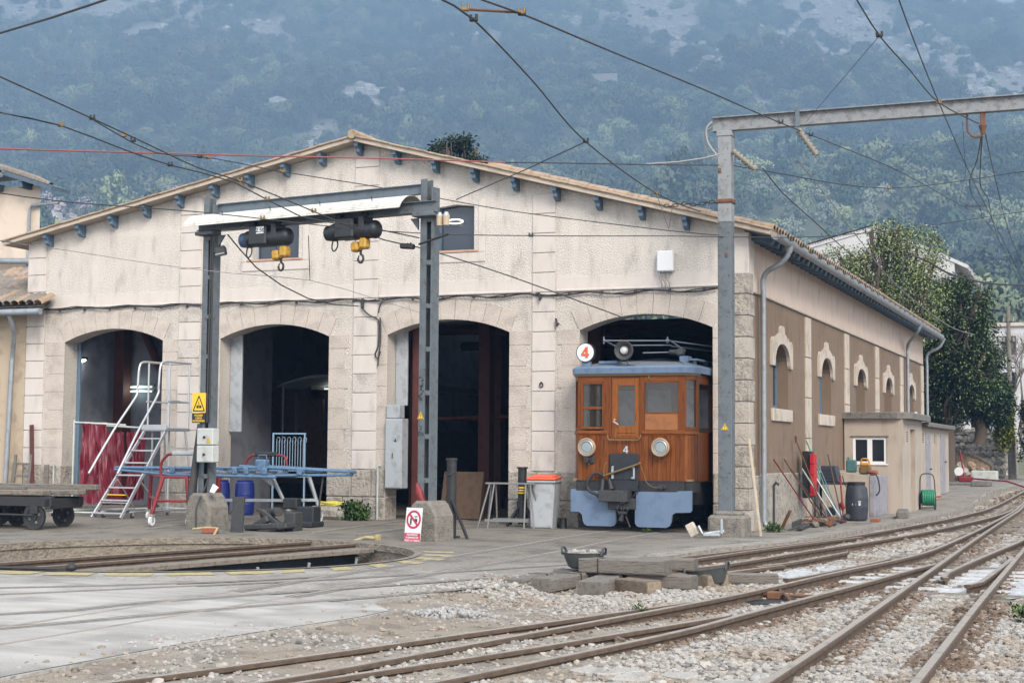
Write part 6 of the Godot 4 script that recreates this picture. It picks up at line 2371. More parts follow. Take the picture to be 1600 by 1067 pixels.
func ibeam(s: Shape, a: Vector3, b: Vector3, h: float, w: float, tk := 0.015) -> void: # along a-b, level
	var d := (b - a).normalized()
	var q := Basis(d, Vector3.UP, d.cross(Vector3.UP))
	var l := a.distance_to(b)
	var c := (a + b) / 2
	s.box(c, V(l, h - tk * 2, tk), 0.0, q)
	s.box(c + V(0, h / 2 - tk / 2, 0), V(l, tk, w), 0.003, q)
	s.box(c - V(0, h / 2 - tk / 2, 0), V(l, tk, w), 0.003, q)
func footing(parent: Node, c: Vector3, w: float, h: float, d: float) -> void:
	var s := Shape.new()
	var o := PackedVector2Array([Vector2(-w / 2, -0.05), Vector2(w / 2, -0.05), Vector2(w / 2 - 0.01, h * 0.62), Vector2(w * 0.33, h * 0.9), Vector2(w * 0.2, h), Vector2(-w * 0.22, h), Vector2(-w * 0.36, h * 0.9), Vector2(-w / 2 + 0.01, h * 0.64)])
	s.extrude(o, -d / 2, d / 2, Transform3D(Basis.IDENTITY, c), 0.04)
	part(parent, "footing", s, M.concrete_block)

func gantry() -> void:
	var turn := -0.151
	var base := V(-8.8, 0.05, 4.5)
	var L := 4.78
	var t := thing("hoist_gantry", "grey blue steel portal on two concrete footings with a curved white sheet cover", "gantry", base, turn)
	for e in [[0.0, 6.02, 0.0], [L, 5.95, -0.03]]:
		var s := Shape.new()
		var h: float = e[1]
		var x: float = e[0]
		# two channels
		s.span(V(x - 0.145, 0.4, -0.09), V(x - 0.13, h, 0.09))
		s.span(V(x - 0.145, 0.4, 0.08), V(x - 0.02, h, 0.095))
		s.span(V(x - 0.145, 0.4, -0.095), V(x - 0.02, h, -0.08))
		s.span(V(x + 0.10, 0.4, -0.09), V(x + 0.115, h - 0.15, 0.09))
		s.span(V(x + 0.07, 0.4, 0.08), V(x + 0.10, h - 0.15, 0.095))
		s.span(V(x + 0.07, 0.4, -0.095), V(x + 0.10, h - 0.15, -0.08))
		var p := part(t, "post", s, M.steel_paint)
		for k in 7:
			var b := Shape.new()
			b.span(V(x - 0.02, 0.9 + k * 0.72, 0.078), V(x + 0.085, 0.98 + k * 0.72, 0.098), 0.004)
			b.span(V(x - 0.02, 0.9 + k * 0.72, -0.098), V(x + 0.085, 0.98 + k * 0.72, -0.078), 0.004)
			part(p, "batten", b, M.steel_paint)
		footing(t, V(x + (0.06 if x > 1 else 0.0), e[2], 0.02), 0.60, 0.64, 0.5)
	var ub := Shape.new()
	ibeam(ub, V(0.12, 5.80, -0.02), V(L - 0.16, 5.80, -0.02), 0.17, 0.11)
	part(t, "upper_beam", ub, M.beam_dark)
	var lb := Shape.new()
	ibeam(lb, V(-0.2, 5.48, 0.16), V(L + 0.22, 5.46, 0.16), 0.19, 0.12)
	part(t, "runway_beam", lb, M.steel_paint)
	for x in [0.0, L]:
		var b := Shape.new()
		b.span(V(x - 0.22, 5.30, 0.02), V(x + 0.2, 5.37, 0.25), 0.01)
		b.extrude(PackedVector2Array([Vector2(0.2, 5.3), Vector2(0.2, 5.1), Vector2(0.36, 5.3)]) if x < 1 else PackedVector2Array([Vector2(-0.2, 5.3), Vector2(-0.2, 5.1), Vector2(-0.36, 5.3)]), 0.05, 0.08, T(x, 0, 0))
		part(t, "bracket", b, M.steel_paint)
	# corrugated barrel cover
	var cv := Shape.new()
	cv.smooth()
	var n := 110
	var prof := []
	for i in n + 1:
		var a := lerpf(0.5, PI - 0.5, float(i) / n)
		var r := 0.46 + 0.010 * sin(i / float(n) * TAU * 26.0)
		prof.append(Vector2(cos(a) * r, 5.44 + (sin(a) - sin(0.5)) * r * 1.05))
	for i in n:
		for e in [[0.0, 1.0], [-0.004, -1.0]]:
			var q := []
			for k in [[i, -0.33], [i + 1, -0.33], [i + 1, L - 0.32], [i, L - 0.32]]:
				q.append(V(k[1], prof[k[0]].y + e[0], prof[k[0]].x + 0.06))
			cv.face(q, V(0, prof[i].y - 5.3, prof[i].x) * e[1])
	part(t, "cover", cv, M.sheet_white)
	var hb := Shape.new()
	for x in [0.5, 1.6, 2.7, 3.8]:
		hb.cyl(V(x, 5.62, 0.32), V(x, 5.69, 0.34), 0.008)
	part(t, "cover_bolts", hb, M.iron)
	# leaning dark stay and conduits on the left post
	var ds := Shape.new()
	ds.cyl(V(-0.13, 1.88, 0.10), V(-0.24, 0.5, 0.16), 0.045, 0.085, 6)
	part(t, "stay", ds, M.iron_grey)
	var cd := Shape.new()
	cd.tube([V(0.05, 5.3, 0.1), V(0.05, 1.9, 0.11)], 0.018)
	cd.tube([V(0.1, 5.2, 0.1), V(0.1, 1.9, 0.11)], 0.012)
	cd.tube(curve([V(0.1, 1.3, 0.12), V(0.12, 0.9, 0.13), V(0.05, 0.66, 0.18), V(0.12, 0.4, 0.42), V(0.14, 0.0, 0.44)], 0.2), 0.016)
	part(t, "conduit", cd, M.iron_grey)
	for e in [[-0.095, 1.93, 0.1], [L - 0.095, 1.95, 0.1]]:
		warn(t, V(e[0], e[1], e[2]), 0.11)
	var mk2 := Shape.new()
	for k in 14:
		mk2.box(V(L - 0.10 + rng.randf_range(-0.05, 0.05), 2.25 + k * 0.03 + rng.randf_range(-0.02, 0.02), 0.097), V(rng.randf_range(0.02, 0.06), 0.025, 0.003), 0.0, Basis(Vector3.BACK, rng.randf()))
	part(t, "torn_sticker", mk2, M.iron)
	words(t, "numeral", "2", 0.07, T(L - 0.095, 1.80, 0.098), M.black, 0.002)
	words(t, "letters", "EN", 0.07, T(L - 0.095, 1.70, 0.098), M.black, 0.002)
	# suspended load sign
	var sg := thing("warning_sign", "yellow triangle sign about suspended loads with a black caption, on the left gantry post", "warning sign", base, turn)
	var sp := Shape.new()
	sp.span(V(-0.29, 2.08, 0.13), V(0.03, 2.44, 0.136))
	part(sg, "plate", sp, M.sign_yellow)
	var sb := Shape.new()
	tri_ring(sb, V(-0.13, 2.115, 0.137), 0.27, 0.27, 0.022, 0.003)
	for e in [[-0.19, 2.19], [-0.125, 2.19]]:
		sb.box(V(e[0] + 0.03, e[1], 0.138), V(0.05, 0.05, 0.003))
	sb.box(V(-0.13, 2.25, 0.138), V(0.012, 0.07, 0.003))
	part(sg, "pictogram", sb, M.black)
	var sc := Shape.new()
	sc.span(V(-0.29, 1.90, 0.13), V(0.03, 2.076, 0.136))
	part(sg, "caption", sc, M.black)
	for k in 3:
		words(sg, "lettering", ["PELIGRO", "CARGA", "SUSPENDIDA"][k], 0.034, T(-0.13, 2.035 - k * 0.05, 0.138), M.sign_yellow, 0.002)
	# switch boxes
	for k in 2:
		var b := thing("switch_box", ["upper", "lower"][k] + " of the two pale switch boxes on the left gantry post" + [", under the sign", ""][k], "switch box", base, turn, "switch boxes on the left gantry post")
		var y := 1.5 if k == 0 else 1.19
		var s := Shape.new()
		s.span(V(-0.02, y, 0.12), V(0.36, y + 0.30, 0.30), 0.015)
		part(b, "case", s, M.pale_box)
		var kn := Shape.new()
		kn.cyl(V(0.17, y + 0.14, 0.3), V(0.17, y + 0.14, 0.33), 0.022, 0.022, 8)
		part(b, "knob", kn, M.black)
		if k == 0:
			warn(b, V(0.26, y + 0.04, 0.302), 0.085)
	# hoists
	for k in 2:
		var hx: float = [1.43, 3.33][k]
		var h := thing("electric_hoist", ["left electric hoist with a numbered plate and yellow hook block hanging under the gantry beam", "right electric hoist with its yellow hook block hanging under the gantry beam"][k], "hoist", base, turn, "hoists on the gantry beam")
		var s := Shape.new()
		s.cyl(V(hx - 0.45, 5.16, 0.16), V(hx + 0.45, 5.16, 0.16), 0.15, 0.15, 14)
		s.sphere(V(hx + 0.42, 5.16, 0.16), V(0.12, 0.16, 0.16), 12, 8)
		s.box(V(hx - 0.12, 5.2, 0.16), V(0.4, 0.36, 0.36), 0.03)
		s.box(V(hx + 0.22, 5.26, 0.16), V(0.12, 0.28, 0.3), 0.02)
		part(h, "body", s, M.hoist)
		var mo := Shape.new()
		mo.cyl(V(hx - 0.58, 5.15, 0.16), V(hx - 0.40, 5.15, 0.16), 0.13, 0.15, 14)
		part(h, "motor", mo, M.hoist_blue if k == 0 else M.hoist)
		var tr := Shape.new()
		for x in [-0.3, 0.25]:
			tr.box(V(hx + x, 5.40, 0.16), V(0.12, 0.1, 0.2), 0.01)
			for z in [0.08, 0.24]:
				tr.cyl(V(hx + x, 5.41, z - 0.012), V(hx + x, 5.41, z + 0.012), 0.05, 0.05, 10)
		part(h, "trolley", tr, M.iron)
		var lp := Shape.new()
		lp.tube(curve([V(hx - 0.42, 5.05, 0.2), V(hx - 0.44, 4.9, 0.22), V(hx - 0.38, 4.82, 0.24), V(hx - 0.32, 4.9, 0.22), V(hx - 0.34, 5.02, 0.2)], 0.05), 0.013, 6)
		part(h, "cable_loop", lp, M.iron)
		var hk := hx + (0.27 if k == 0 else 0.1)
		var y: float = 4.86 if k == 0 else 4.9
		var ro := Shape.new()
		for x in [-0.08, 0.1]:
			ro.cyl(V(hk + x, 5.1, 0.16), V(hk + x, y, 0.16), 0.006, 0.006, 5)
		part(h, "rope", ro, M.wire)
		var bl := Shape.new()
		bl.box(V(hk - 0.07, y - 0.02, 0.16), V(0.15, 0.17, 0.16), 0.03, Basis(Vector3.BACK, 0.1))
		bl.box(V(hk + 0.11, y + 0.03, 0.16), V(0.15, 0.19, 0.18), 0.03)
		bl.box(V(hk + 0.02, y - 0.04, 0.16), V(0.1, 0.08, 0.1), 0.02)
		part(h, "hook_block", bl, M.yellow_paint)
		var hkk := Shape.new()
		hkk.cyl(V(hk + 0.03, y - 0.08, 0.16), V(hk + 0.03, y - 0.16, 0.16), 0.022)
		var pts := []
		for i in 13:
			var a := PI * 0.5 - PI * 1.55 * i / 12.0
			pts.append(V(hk + 0.03 + cos(a) * 0.055, y - 0.225 + sin(a) * 0.07, 0.16))
		hkk.tube(pts, 0.02, 6)
		hkk.tube([V(hk - 0.005, y - 0.17, 0.16), V(hk - 0.02, y - 0.21, 0.16)], 0.012)
		part(h, "hook", hkk, M.iron)
		if k == 0:
			var pl := Shape.new()
			pl.span(V(hx - 0.12, 5.22, 0.345), V(hx + 0.05, 5.34, 0.35))
			var pp := part(h, "plate", pl, M.white_plastic)
			words(pp, "lettering", "2.5t", 0.075, T(hx - 0.035, 5.28, 0.352), M.black, 0.003)
	# floodlight and lamps on the posts
	var fl := thing("flood_light", "grey floodlight on the left gantry post, below the beam", "floodlight", base, turn)
	var fs := Shape.new()
	fs.box(V(0.30, 5.0, 0.12), V(0.2, 0.16, 0.14), 0.02, Basis(Vector3.BACK, 0.25) * Basis(Vector3.UP, 0.5))
	fs.cyl(V(0.12, 4.98, 0.08), V(0.22, 5.0, 0.1), 0.02)
	part(fl, "case", fs, M.iron_grey)
	var ff := Shape.new()
	ff.box(V(0.33, 4.93, 0.16), V(0.17, 0.02, 0.13), 0.005, Basis(Vector3.BACK, 0.25) * Basis(Vector3.UP, 0.5))
	part(fl, "glass_front", ff, M.frame_grey)
	for k in 2:
		var b := thing("post_lamp", ["left", "right"][k] + " of two beige cylindrical lamps on the right gantry post", "lamp", base, turn)
		var s := Shape.new()
		s.cyl(V(L + 0.24 + k * 0.13, 5.14, 0.1), V(L + 0.24 + k * 0.13, 5.30, 0.1), 0.05, 0.06, 12)
		part(b, "body", s, M.lamp_beige)
		var c := Shape.new()
		c.cyl(V(L + 0.24 + k * 0.13, 5.30, 0.1), V(L + 0.24 + k * 0.13, 5.36, 0.1), 0.06, 0.03, 12)
		part(b, "cap", c, M.galv)
	var dv := thing("wire_tensioner", "small black wire tensioner on a rod at the right gantry post", "tensioner", base, turn)
	var dsn := Shape.new()
	dsn.box(V(L - 0.33, 4.82, 0.2), V(0.26, 0.09, 0.12), 0.02, Basis(Vector3.BACK, -0.1))
	dsn.cyl(V(L - 0.1, 4.84, 0.2), V(L + 0.45, 4.98, 0.15), 0.018)
	part(dv, "body", dsn, M.black)
	# prohibition sign at the right footing
	var ps := thing("prohibition_sign", "white and red sign forbidding to stand under the load, leaning on the right footing", "sign", V(-4.12, 0.0, 5.72), -0.25)
	ps.rotation.x = -0.12
	var pl := Shape.new()
	pl.span(V(-0.17, 0.0, -0.006), V(0.17, 0.56, 0.0))
	part(ps, "plate", pl, M.sign_white)
	var rb := Shape.new()
	rb.span(V(-0.165, 0.005, 0.0), V(0.165, 0.15, 0.004))
	rb.lathe([Vector2(0.15, 0.0), Vector2(0.15, 0.004), Vector2(0.115, 0.004), Vector2(0.115, 0.0)], Transform3D(Basis(Vector3.RIGHT, PI / 2), V(0, 0.37, 0)), 32)
	rb.box(V(0, 0.37, 0.006), V(0.27, 0.032, 0.003), 0.0, Basis(Vector3.BACK, -0.785))
	part(ps, "red_ring", rb, M.sign_red)
	var pb := Shape.new()
	pb.box(V(-0.055, 0.355, 0.003), V(0.03, 0.07, 0.003))
	pb.sphere(V(-0.055, 0.41, 0.003), V(0.016, 0.016, 0.003), 8, 4)
	pb.box(V(0.045, 0.42, 0.003), V(0.07, 0.012, 0.003))
	pb.box(V(0.045, 0.40, 0.003), V(0.008, 0.04, 0.003))
	pb.box(V(0.045, 0.355, 0.003), V(0.06, 0.05, 0.003))
	pb.box(V(-0.065, 0.31, 0.003), V(0.012, 0.05, 0.003))
	pb.box(V(-0.045, 0.31, 0.003), V(0.012, 0.05, 0.003))
	part(ps, "pictogram", pb, M.black)
	for k in 3:
		words(ps, "lettering", ["PROHIBIDO", "PERMANECER", "BAJO LA CARGA"][k], 0.03, T(0, 0.122 - k * 0.045, 0.006), M.sign_white, 0.002)
	var rbg := Shape.new()
	rbg.lathe([Vector2(0.0, 0.0), Vector2(0.06, 0.03), Vector2(0.07, 0.2), Vector2(0.02, 0.36), Vector2(0, 0.37)], Transform3D(Basis(Vector3.BACK, 0.35), V(-4.12, 0.6, 5.3)), 12)
	only("red_pouch", rbg, M.red_paint, "dark red cone shaped bundle tucked behind the right gantry post", "bundle")
	var pg := Shape.new() # white paper on the left footing
	pg.face([V(-8.55, 0.72, 4.82), V(-8.45, 0.70, 4.84), V(-8.40, 0.80, 4.78), V(-8.52, 0.86, 4.76)], Vector3.BACK)
	pg.face([V(-8.55, 0.72, 4.80), V(-8.45, 0.70, 4.82), V(-8.40, 0.80, 4.76), V(-8.52, 0.86, 4.74)], Vector3.FORWARD)
	only("paper_scrap", pg, M.white_plastic, "crumpled white paper on the left gantry footing", "paper")

func tri_ring(s: Shape, base: Vector3, w: float, h: float, tk: float, d: float) -> void: # outlined triangle, its base centre given
	var a := base + V(-w / 2, 0, 0)
	var b := base + V(w / 2, 0, 0)
	var c := base + V(0, h, 0)
	for e in [[a, b], [b, c], [c, a]]:
		var m: Vector3 = (e[0] + e[1]) / 2
		var dir: Vector3 = (e[1] - e[0]).normalized()
		s.box(m, V(e[0].distance_to(e[1]), tk, d), 0.0, Basis(dir, dir.cross(Vector3.BACK) * -1.0, Vector3.BACK))
func warn(parent: Node, at: Vector3, h: float) -> void:
	var s := Shape.new()
	s.extrude(PackedVector2Array([Vector2(-h * 0.62, 0), Vector2(h * 0.62, 0), Vector2(0, h * 1.1)]), 0.0, 0.003, Transform3D(Basis.IDENTITY, at))
	var o := part(parent, "warning_sticker", s, M.sign_yellow)
	var b := Shape.new()
	tri_ring(b, at + V(0, h * 0.08, 0.004), h * 0.95, h * 0.85, h * 0.06, 0.002)
	b.box(at + V(0, h * 0.42, 0.004), V(h * 0.1, h * 0.4, 0.002))
	part(o, "mark", b, M.black)

func right_post() -> void:
	var t := thing("catenary_portal", "steel catenary mast on a concrete block with a long rusty beam reaching over the tracks", "catenary mast", V(0.0, 0, 1.4))
	var s := Shape.new()
	s.span(V(-0.125, 0.4, -0.125), V(0.125, 5.6, 0.125), 0.012)
	part(t, "post", s, M.steel_paint)
	var s2 := Shape.new()
	s2.span(V(-0.125, 5.6, -0.125), V(0.125, 7.2, 0.125), 0.012)
	s2.span(V(-0.14, 7.16, -0.14), V(0.14, 7.26, 0.14), 0.01)
	part(t, "post_top", s2, M.beam_paint)
	var b := Shape.new()
	ibeam(b, V(-0.24, 7.40, 0), V(9.6, 7.40, 0), 0.26, 0.16, 0.018)
	part(t, "beam", b, M.beam_rusty)
	var p2 := Shape.new()
	p2.span(V(9.2, -0.3, -0.125), V(9.45, 7.26, 0.125), 0.012)
	part(t, "far_post", p2, M.beam_paint)
	var f := Shape.new()
	f.span(V(-0.28, -0.05, -0.30), V(0.38, 0.38, 0.30), 0.05)
	f.box(V(0.05, 0.40, 0.0), V(0.46, 0.1, 0.42), 0.04)
	part(t, "footing", f, M.concrete_block)
	var c := Shape.new()
	c.span(V(-0.15, 5.95, -0.15), V(0.15, 6.02, 0.15), 0.01)
	c.span(V(-0.11, 6.5, 0.12), V(-0.06, 6.58, 0.16), 0.01)
	c.span(V(0.02, 4.97, 0.12), V(0.06, 5.05, 0.15), 0.01)
	part(t, "clamp", c, M.rust)
	var hb := Shape.new()
	hb.span(V(1.28, 7.24, 0.09), V(1.36, 7.60, 0.11), 0.004)
	part(t, "hanger_plate", hb, M.beam_dark)
	var hx := Shape.new()
	hx.span(V(4.42, 7.0, -0.05), V(4.50, 7.28, 0.05), 0.01)
	hx.cyl(V(4.46, 7.05, 0), V(4.46, 6.90, 0), 0.07, 0.03, 8)
	hx.tube(curve([V(4.20, 7.25, 0), V(4.22, 6.95, 0), V(4.34, 6.86, 0), V(4.46, 6.88, 0)], 0.1), 0.02)
	part(t, "wire_hanger", hx, M.rust)
	var lp := Shape.new()
	lp.tube(curve([V(-0.24, 7.45, 0.05), V(-0.33, 7.35, 0.08), V(-0.34, 7.2, 0.08), V(-0.30, 7.05, 0.09), V(-0.2, 6.9, 0.1), V(-0.12, 6.8, 0.1)], 0.1), 0.022)
	lp.tube(curve([V(-0.24, 7.38, -0.02), V(-0.40, 7.25, -0.02), V(-0.38, 7.0, 0.0), V(-0.22, 6.8, 0.05), V(-0.12, 6.72, 0.06)], 0.1), 0.018)
	part(t, "cable_loop", lp, M.wire_pale)
	for k in 4:
		var cl := Shape.new()
		cl.box(V(-0.125 + 0.25 * (k % 2), 3.0 + k * 0.4, 0), V(0.012, 0.03, 0.02))
		part(t, "bolt", cl, M.iron)
	warn(t, V(0.0, 1.88, 0.128), 0.11)
	var ins := Shape.new() # two strain insulators
	for e in [[V(0.16, 6.88, 0.1), V(0.62, 6.48, 0.3)], [V(1.34, 7.18, 0.12), V(1.72, 6.65, 0.4)]]:
		for k in 7:
			var p: Vector3 = e[0].lerp(e[1], (k + 0.5) / 7.0)
			var d: Vector3 = (e[1] - e[0]).normalized() * 0.02
			ins.cyl(p - d, p + d, 0.065, 0.035, 10)
		ins.cyl(e[0], e[1], 0.03, 0.03, 8)
	part(t, "insulator", ins, M.ceramic)
	# plank and scrap leaning at the footing
	var pk := Shape.new()
	pk.box(V(0.42, 0.86, 1.02), V(0.035, 1.75, 0.07), 0.003, Basis(Vector3.BACK, 0.13) * Basis(Vector3.RIGHT, -0.05))
	only("leaning_batten", pk, M.pale_wood, "pale wooden batten leaning on the right mast by the corner quoins", "batten")
	var sc := thing("scrap_bracket", "heap of broken concrete lamp bracket parts in front of the right mast footing", "scrap", V(-0.35, 0, 2.0))
	var k1 := Shape.new()
	k1.box(V(-0.12, 0.13, 0), V(0.16, 0.24, 0.1), 0.015, Basis(Vector3.BACK, 0.5))
	part(sc, "block", k1, M.side_trim)
	var k2 := Shape.new()
	k2.tube([V(0.0, 0.2, 0.05), V(0.08, 0.06, 0.05), V(0.3, 0.1, 0.05), V(0.45, 0.12, 0.0)], 0.03, 6)
	k2.box(V(0.25, 0.06, 0.12), V(0.3, 0.05, 0.1), 0.01, Basis(Vector3.UP, 0.4))
	k2.box(V(0.42, 0.2, 0.05), V(0.04, 0.26, 0.05), 0.01)
	part(sc, "arm", k2, M.galv)

func caster(parent: Node, at: Vector3, r: float, m: Material) -> void:
	var k := Shape.new()
	k.cyl(at + V(-0.02, r, 0), at + V(0.02, r, 0), r, r, 16)
	var w := part(parent, "caster", k, m)
	var h := Shape.new()
	h.cyl(at + V(-0.03, r, 0), at + V(0.03, r, 0), r * 0.3, r * 0.3, 8)
	h.box(at + V(-0.03, r * 1.5, 0), V(0.008, r * 1.4, 0.05))
	h.box(at + V(0.03, r * 1.5, 0), V(0.008, r * 1.4, 0.05))
	h.box(at + V(0, r * 2.25, 0), V(0.09, 0.02, 0.09), 0.005)
	part(w, "fork", h, M.galv)

func yard_left() -> void:
	# flat wagon at the left edge
	var w := thing("flat_wagon", "low flat wooden wagon with spoked iron wheels at the left edge, before the curtain", "wagon", on_yard(-11.3, 5.6), 0.05)
	for z in [-0.35, 0.5]:
		for x in [-0.05, -1.05, -1.45, -2.5]:
			var k := Shape.new()
			k.lathe([Vector2(0.0, -0.03), Vector2(0.06, -0.04), Vector2(0.06, -0.012), Vector2(0.15, -0.012), Vector2(0.16, -0.03), Vector2(0.21, -0.035), Vector2(0.225, 0.035), Vector2(0.16, 0.03), Vector2(0.15, 0.012), Vector2(0.06, 0.012), Vector2(0.06, 0.04), Vector2(0, 0.04)], Transform3D(Basis(Vector3.RIGHT, PI / 2), V(x, 0.22, z)), 18)
			var wh := part(w, "wheel", k, M.iron)
			var hl := Shape.new()
			for i in 4:
				var a := TAU * i / 4 + 0.4
				hl.cyl(V(x + cos(a) * 0.105, 0.22 + sin(a) * 0.105, z + 0.014), V(x + cos(a) * 0.105, 0.22 + sin(a) * 0.105, z + 0.017), 0.028, 0.028, 8)
			part(wh, "hole", hl, M.old_concrete)
	var fr := Shape.new()
	fr.span(V(-3.2, 0.40, -0.42), V(0.32, 0.56, -0.30), 0.01)
	fr.span(V(-3.2, 0.40, 0.44), V(0.32, 0.58, 0.56), 0.01)
	fr.span(V(0.18, 0.36, -0.42), V(0.30, 0.54, 0.56), 0.01)
	for x in [-0.05, -1.05, -1.45, -2.5]:
		fr.box(V(x, 0.34, 0.52), V(0.16, 0.16, 0.1), 0.02)
	fr.cyl(V(-2.6, 0.27, 0.6), V(0.0, 0.25, 0.6), 0.02)
	part(w, "frame", fr, M.iron)
	for i in 4:
		var k := Shape.new()
		k.span(V(-3.3, 0.60, -0.5 + i * 0.275), V([0.35, 0.5, 0.3, 0.15][i], 0.68 + 0.008 * (i % 2), -0.232 + i * 0.275), 0.012)
		part(w, "plank", k, M.walk if i % 2 else M.old_wood)
	var bm := Shape.new()
	bm.box(V(-0.75, 0.73, -0.3), V(2.9, 0.1, 0.16), 0.012)
	bm.box(V(-1.6, 0.72, 0.3), V(2.4, 0.06, 0.12), 0.01)
	only("loose_plank", bm, M.old_wood, "grey weathered planks lying on the flat wagon", "planks")
	bm = null
	get_node("loose_plank").transform = w.transform
	# wooden ladder and boards against the left wall
	var ld := thing("wooden_ladder", "short grey wooden ladder leaning behind the flat wagon at the left edge", "ladder", on_yard(-16.5, 0.25))
	for x in [-0.22, 0.22]:
		var k := Shape.new()
		k.box(V(x, 0.6, 0.0), V(0.06, 1.25, 0.05), 0.005, Basis(Vector3.RIGHT, -0.1))
		part(ld, "stile", k, M.old_wood)
	for i in 4:
		var k := Shape.new()
		k.box(V(0, 0.2 + i * 0.27, 0.05 - i * 0.027), V(0.42, 0.05, 0.035), 0.004)
		part(ld, "rung", k, M.old_wood)
	for q in [[-16.25, 0.2, 1.9, 0.10, 0.11, "dark red narrow board leaning by the shed downpipe", M.red_brown], [-16.75, 0.25, 1.05, 0.1, -0.08, "grey weathered board leaning left of the wooden ladder", M.old_wood], [-15.85, 0.2, 1.0, 0.12, 0.05, "grey narrow board leaning right of the wooden ladder", M.old_wood]]:
		var k := Shape.new()
		k.box(on_yard(q[0], q[1]) + V(0, q[2] / 2, 0), V(q[3], q[2], 0.04), 0.004, Basis(Vector3.BACK, q[4]) * Basis(Vector3.RIGHT, -0.08))
		only("leaning_board", k, q[6], q[5], "board")
	var bb := Shape.new()
	bb.box(on_yard(-14.6, 0.5) + V(-0.6, 0.10, 0.4), V(4.2, 0.14, 0.2), 0.015, Basis(Vector3.UP, -0.03))
	only("long_beam", bb, M.old_wood, "long grey beam lying on the ground behind the flat wagon", "beam")
	var wp := Shape.new()
	wp.cyl(on_yard(-15.55, 0.08) + V(-0.2, 0, 0), on_yard(-15.55, 0.08) + V(-0.2, 1.0, 0), 0.022)
	only("wall_pipe", wp, M.pale_box, "short pale pipe on the plinth left of the first door", "pipe")
	# curtain on a frame on castors
	var c := thing("curtain_screen", "welding screen of dark red curtains on a pale rolling frame before the leftmost door", "screen", on_yard(-12.75, 1.75), 0.1)
	var cf := Shape.new()
	for p in [[V(-0.62, 0.06, 0.75), V(-0.62, 1.95, 0.75)], [V(0.55, 0.06, -0.35), V(0.55, 1.8, -0.35)], [V(-0.62, 1.9, 0.75), V(0.45, 1.85, 0.55)], [V(-0.62, 0.12, 0.75), V(0.55, 0.14, -0.35)], [V(-1.0, 0.08, 0.85), V(-0.1, 0.08, 0.75)], [V(-0.62, 1.88, 0.75), V(-0.62, 1.9, -0.5)], [V(-0.62, 1.85, -0.5), V(0.80, 1.78, -0.6)], [V(0.80, 1.78, -0.6), V(0.80, 0.1, -0.6)]]:
		cf.cyl(p[0], p[1], 0.02, 0.02, 8)
	part(c, "frame", cf, M.pale_box)
	for p in [V(-1.0, 0, 0.85), V(-0.1, 0, 0.75), V(0.55, 0, -0.35), V(0.80, 0, -0.6)]:
		caster(c, p, 0.03, M.iron_grey)
	cloth(c, V(-0.44, 1.9, 0.74), V(0.08, 1.87, 0.64), V(0.12, 0.1, 0.1), 1.62, 5)
	cloth(c, V(-1.05, 1.72, -0.95), V(-0.45, 1.76, -0.95), V(-0.02, 0.1, 0.0), 1.6, 6)
	cloth(c, V(-0.72, 1.76, -1.5), V(-0.30, 1.77, -1.54), V(0.0, 0.1, 0.0), 1.5, 7)
	# rolling platform stairs
	var t := thing("platform_stairs", "rolling aluminium platform stairs with handrails in front of the first pier", "stairs", on_yard(-12.12, 3.0), -0.06)
	var top := 1.78
	var run := -1.5
	for sg in [-1.0, 1.0]:
		var k := Shape.new()
		var bx: float = 0.36 * sg
		var tx: float = 0.27 * sg
		k.box(V((bx + tx) / 2, top / 2, run / 2), V(0.03, sqrt(top * top + run * run), 0.075), 0.005, Basis(Vector3.RIGHT, -atan2(-run, top)) * Basis(Vector3.BACK, sg * 0.04))
		part(t, "stringer", k, M.alu)
		var h := Shape.new()
		h.tube(curve([V(bx, 0.88, 0.12), V((bx + tx) / 2, 1.75, -0.55), V(tx, 2.45, -1.16), V(tx, 2.62, -1.2), V(tx, 3.05, -1.24), V(tx, 3.15, -1.32), V(tx, 3.17, -1.42), V(tx, 3.17, -2.25)], 0.12), 0.024, 8)
		for z in [-1.55, -2.2]:
			h.cyl(V(tx, 1.78, z), V(tx, 3.16, z), 0.02, 0.02, 8)
		h.cyl(V(tx, 2.35, -1.5), V(tx, 2.35, -2.2), 0.018, 0.018, 8)
		part(t, "handrail", h, M.alu)
		var rl := Shape.new()
		rl.cyl(V(tx, 1.75, -2.1), V(tx * 1.35, 0.12, -2.35), 0.022, 0.022, 8)
		rl.cyl(V(bx, 0.12, -0.3), V(bx, 0.12, -2.35), 0.022, 0.022, 8)
		rl.cyl(V(tx, 0.75, -0.65), V(bx, 0.15, -1.3), 0.014)
		part(t, "rear_leg", rl, M.alu)
		caster(t, V(bx, 0.0, -0.35), 0.05, M.iron_grey)
		caster(t, V(bx, 0.0, -2.35), 0.06, M.white_plastic)
	for i in 7:
		var f := (i + 0.4) / 7.2
		var k := Shape.new()
		k.box(V(0, top * f, run * f), V(lerpf(0.70, 0.52, f), 0.03, 0.17), 0.005)
		part(t, "tread", k, M.alu)
	var yt := Shape.new()
	yt.box(V(-0.02, top * 0.2 + 0.1, run * 0.2 - 0.02), V(0.45, 0.02, 0.03))
	part(t, "yellow_strip", yt, M.sign_yellow)
	var pf := Shape.new()
	pf.span(V(-0.29, top - 0.04, -2.25), V(0.29, top + 0.03, -1.42), 0.01)
	pf.span(V(-0.32, top - 0.02, -1.44), V(0.32, top + 0.09, -1.41), 0.005)
	part(t, "platform", pf, M.alu)
	var gr := Shape.new()
	gr.cyl(V(-0.27, 3.17, -2.25), V(0.27, 3.17, -2.25), 0.022, 0.022, 8)
	gr.cyl(V(-0.27, 2.35, -2.22), V(0.27, 2.35, -2.22), 0.018, 0.018, 8)
	gr.box(V(0.27, 2.35, -1.75), V(0.045, 0.05, 0.3), 0.0)
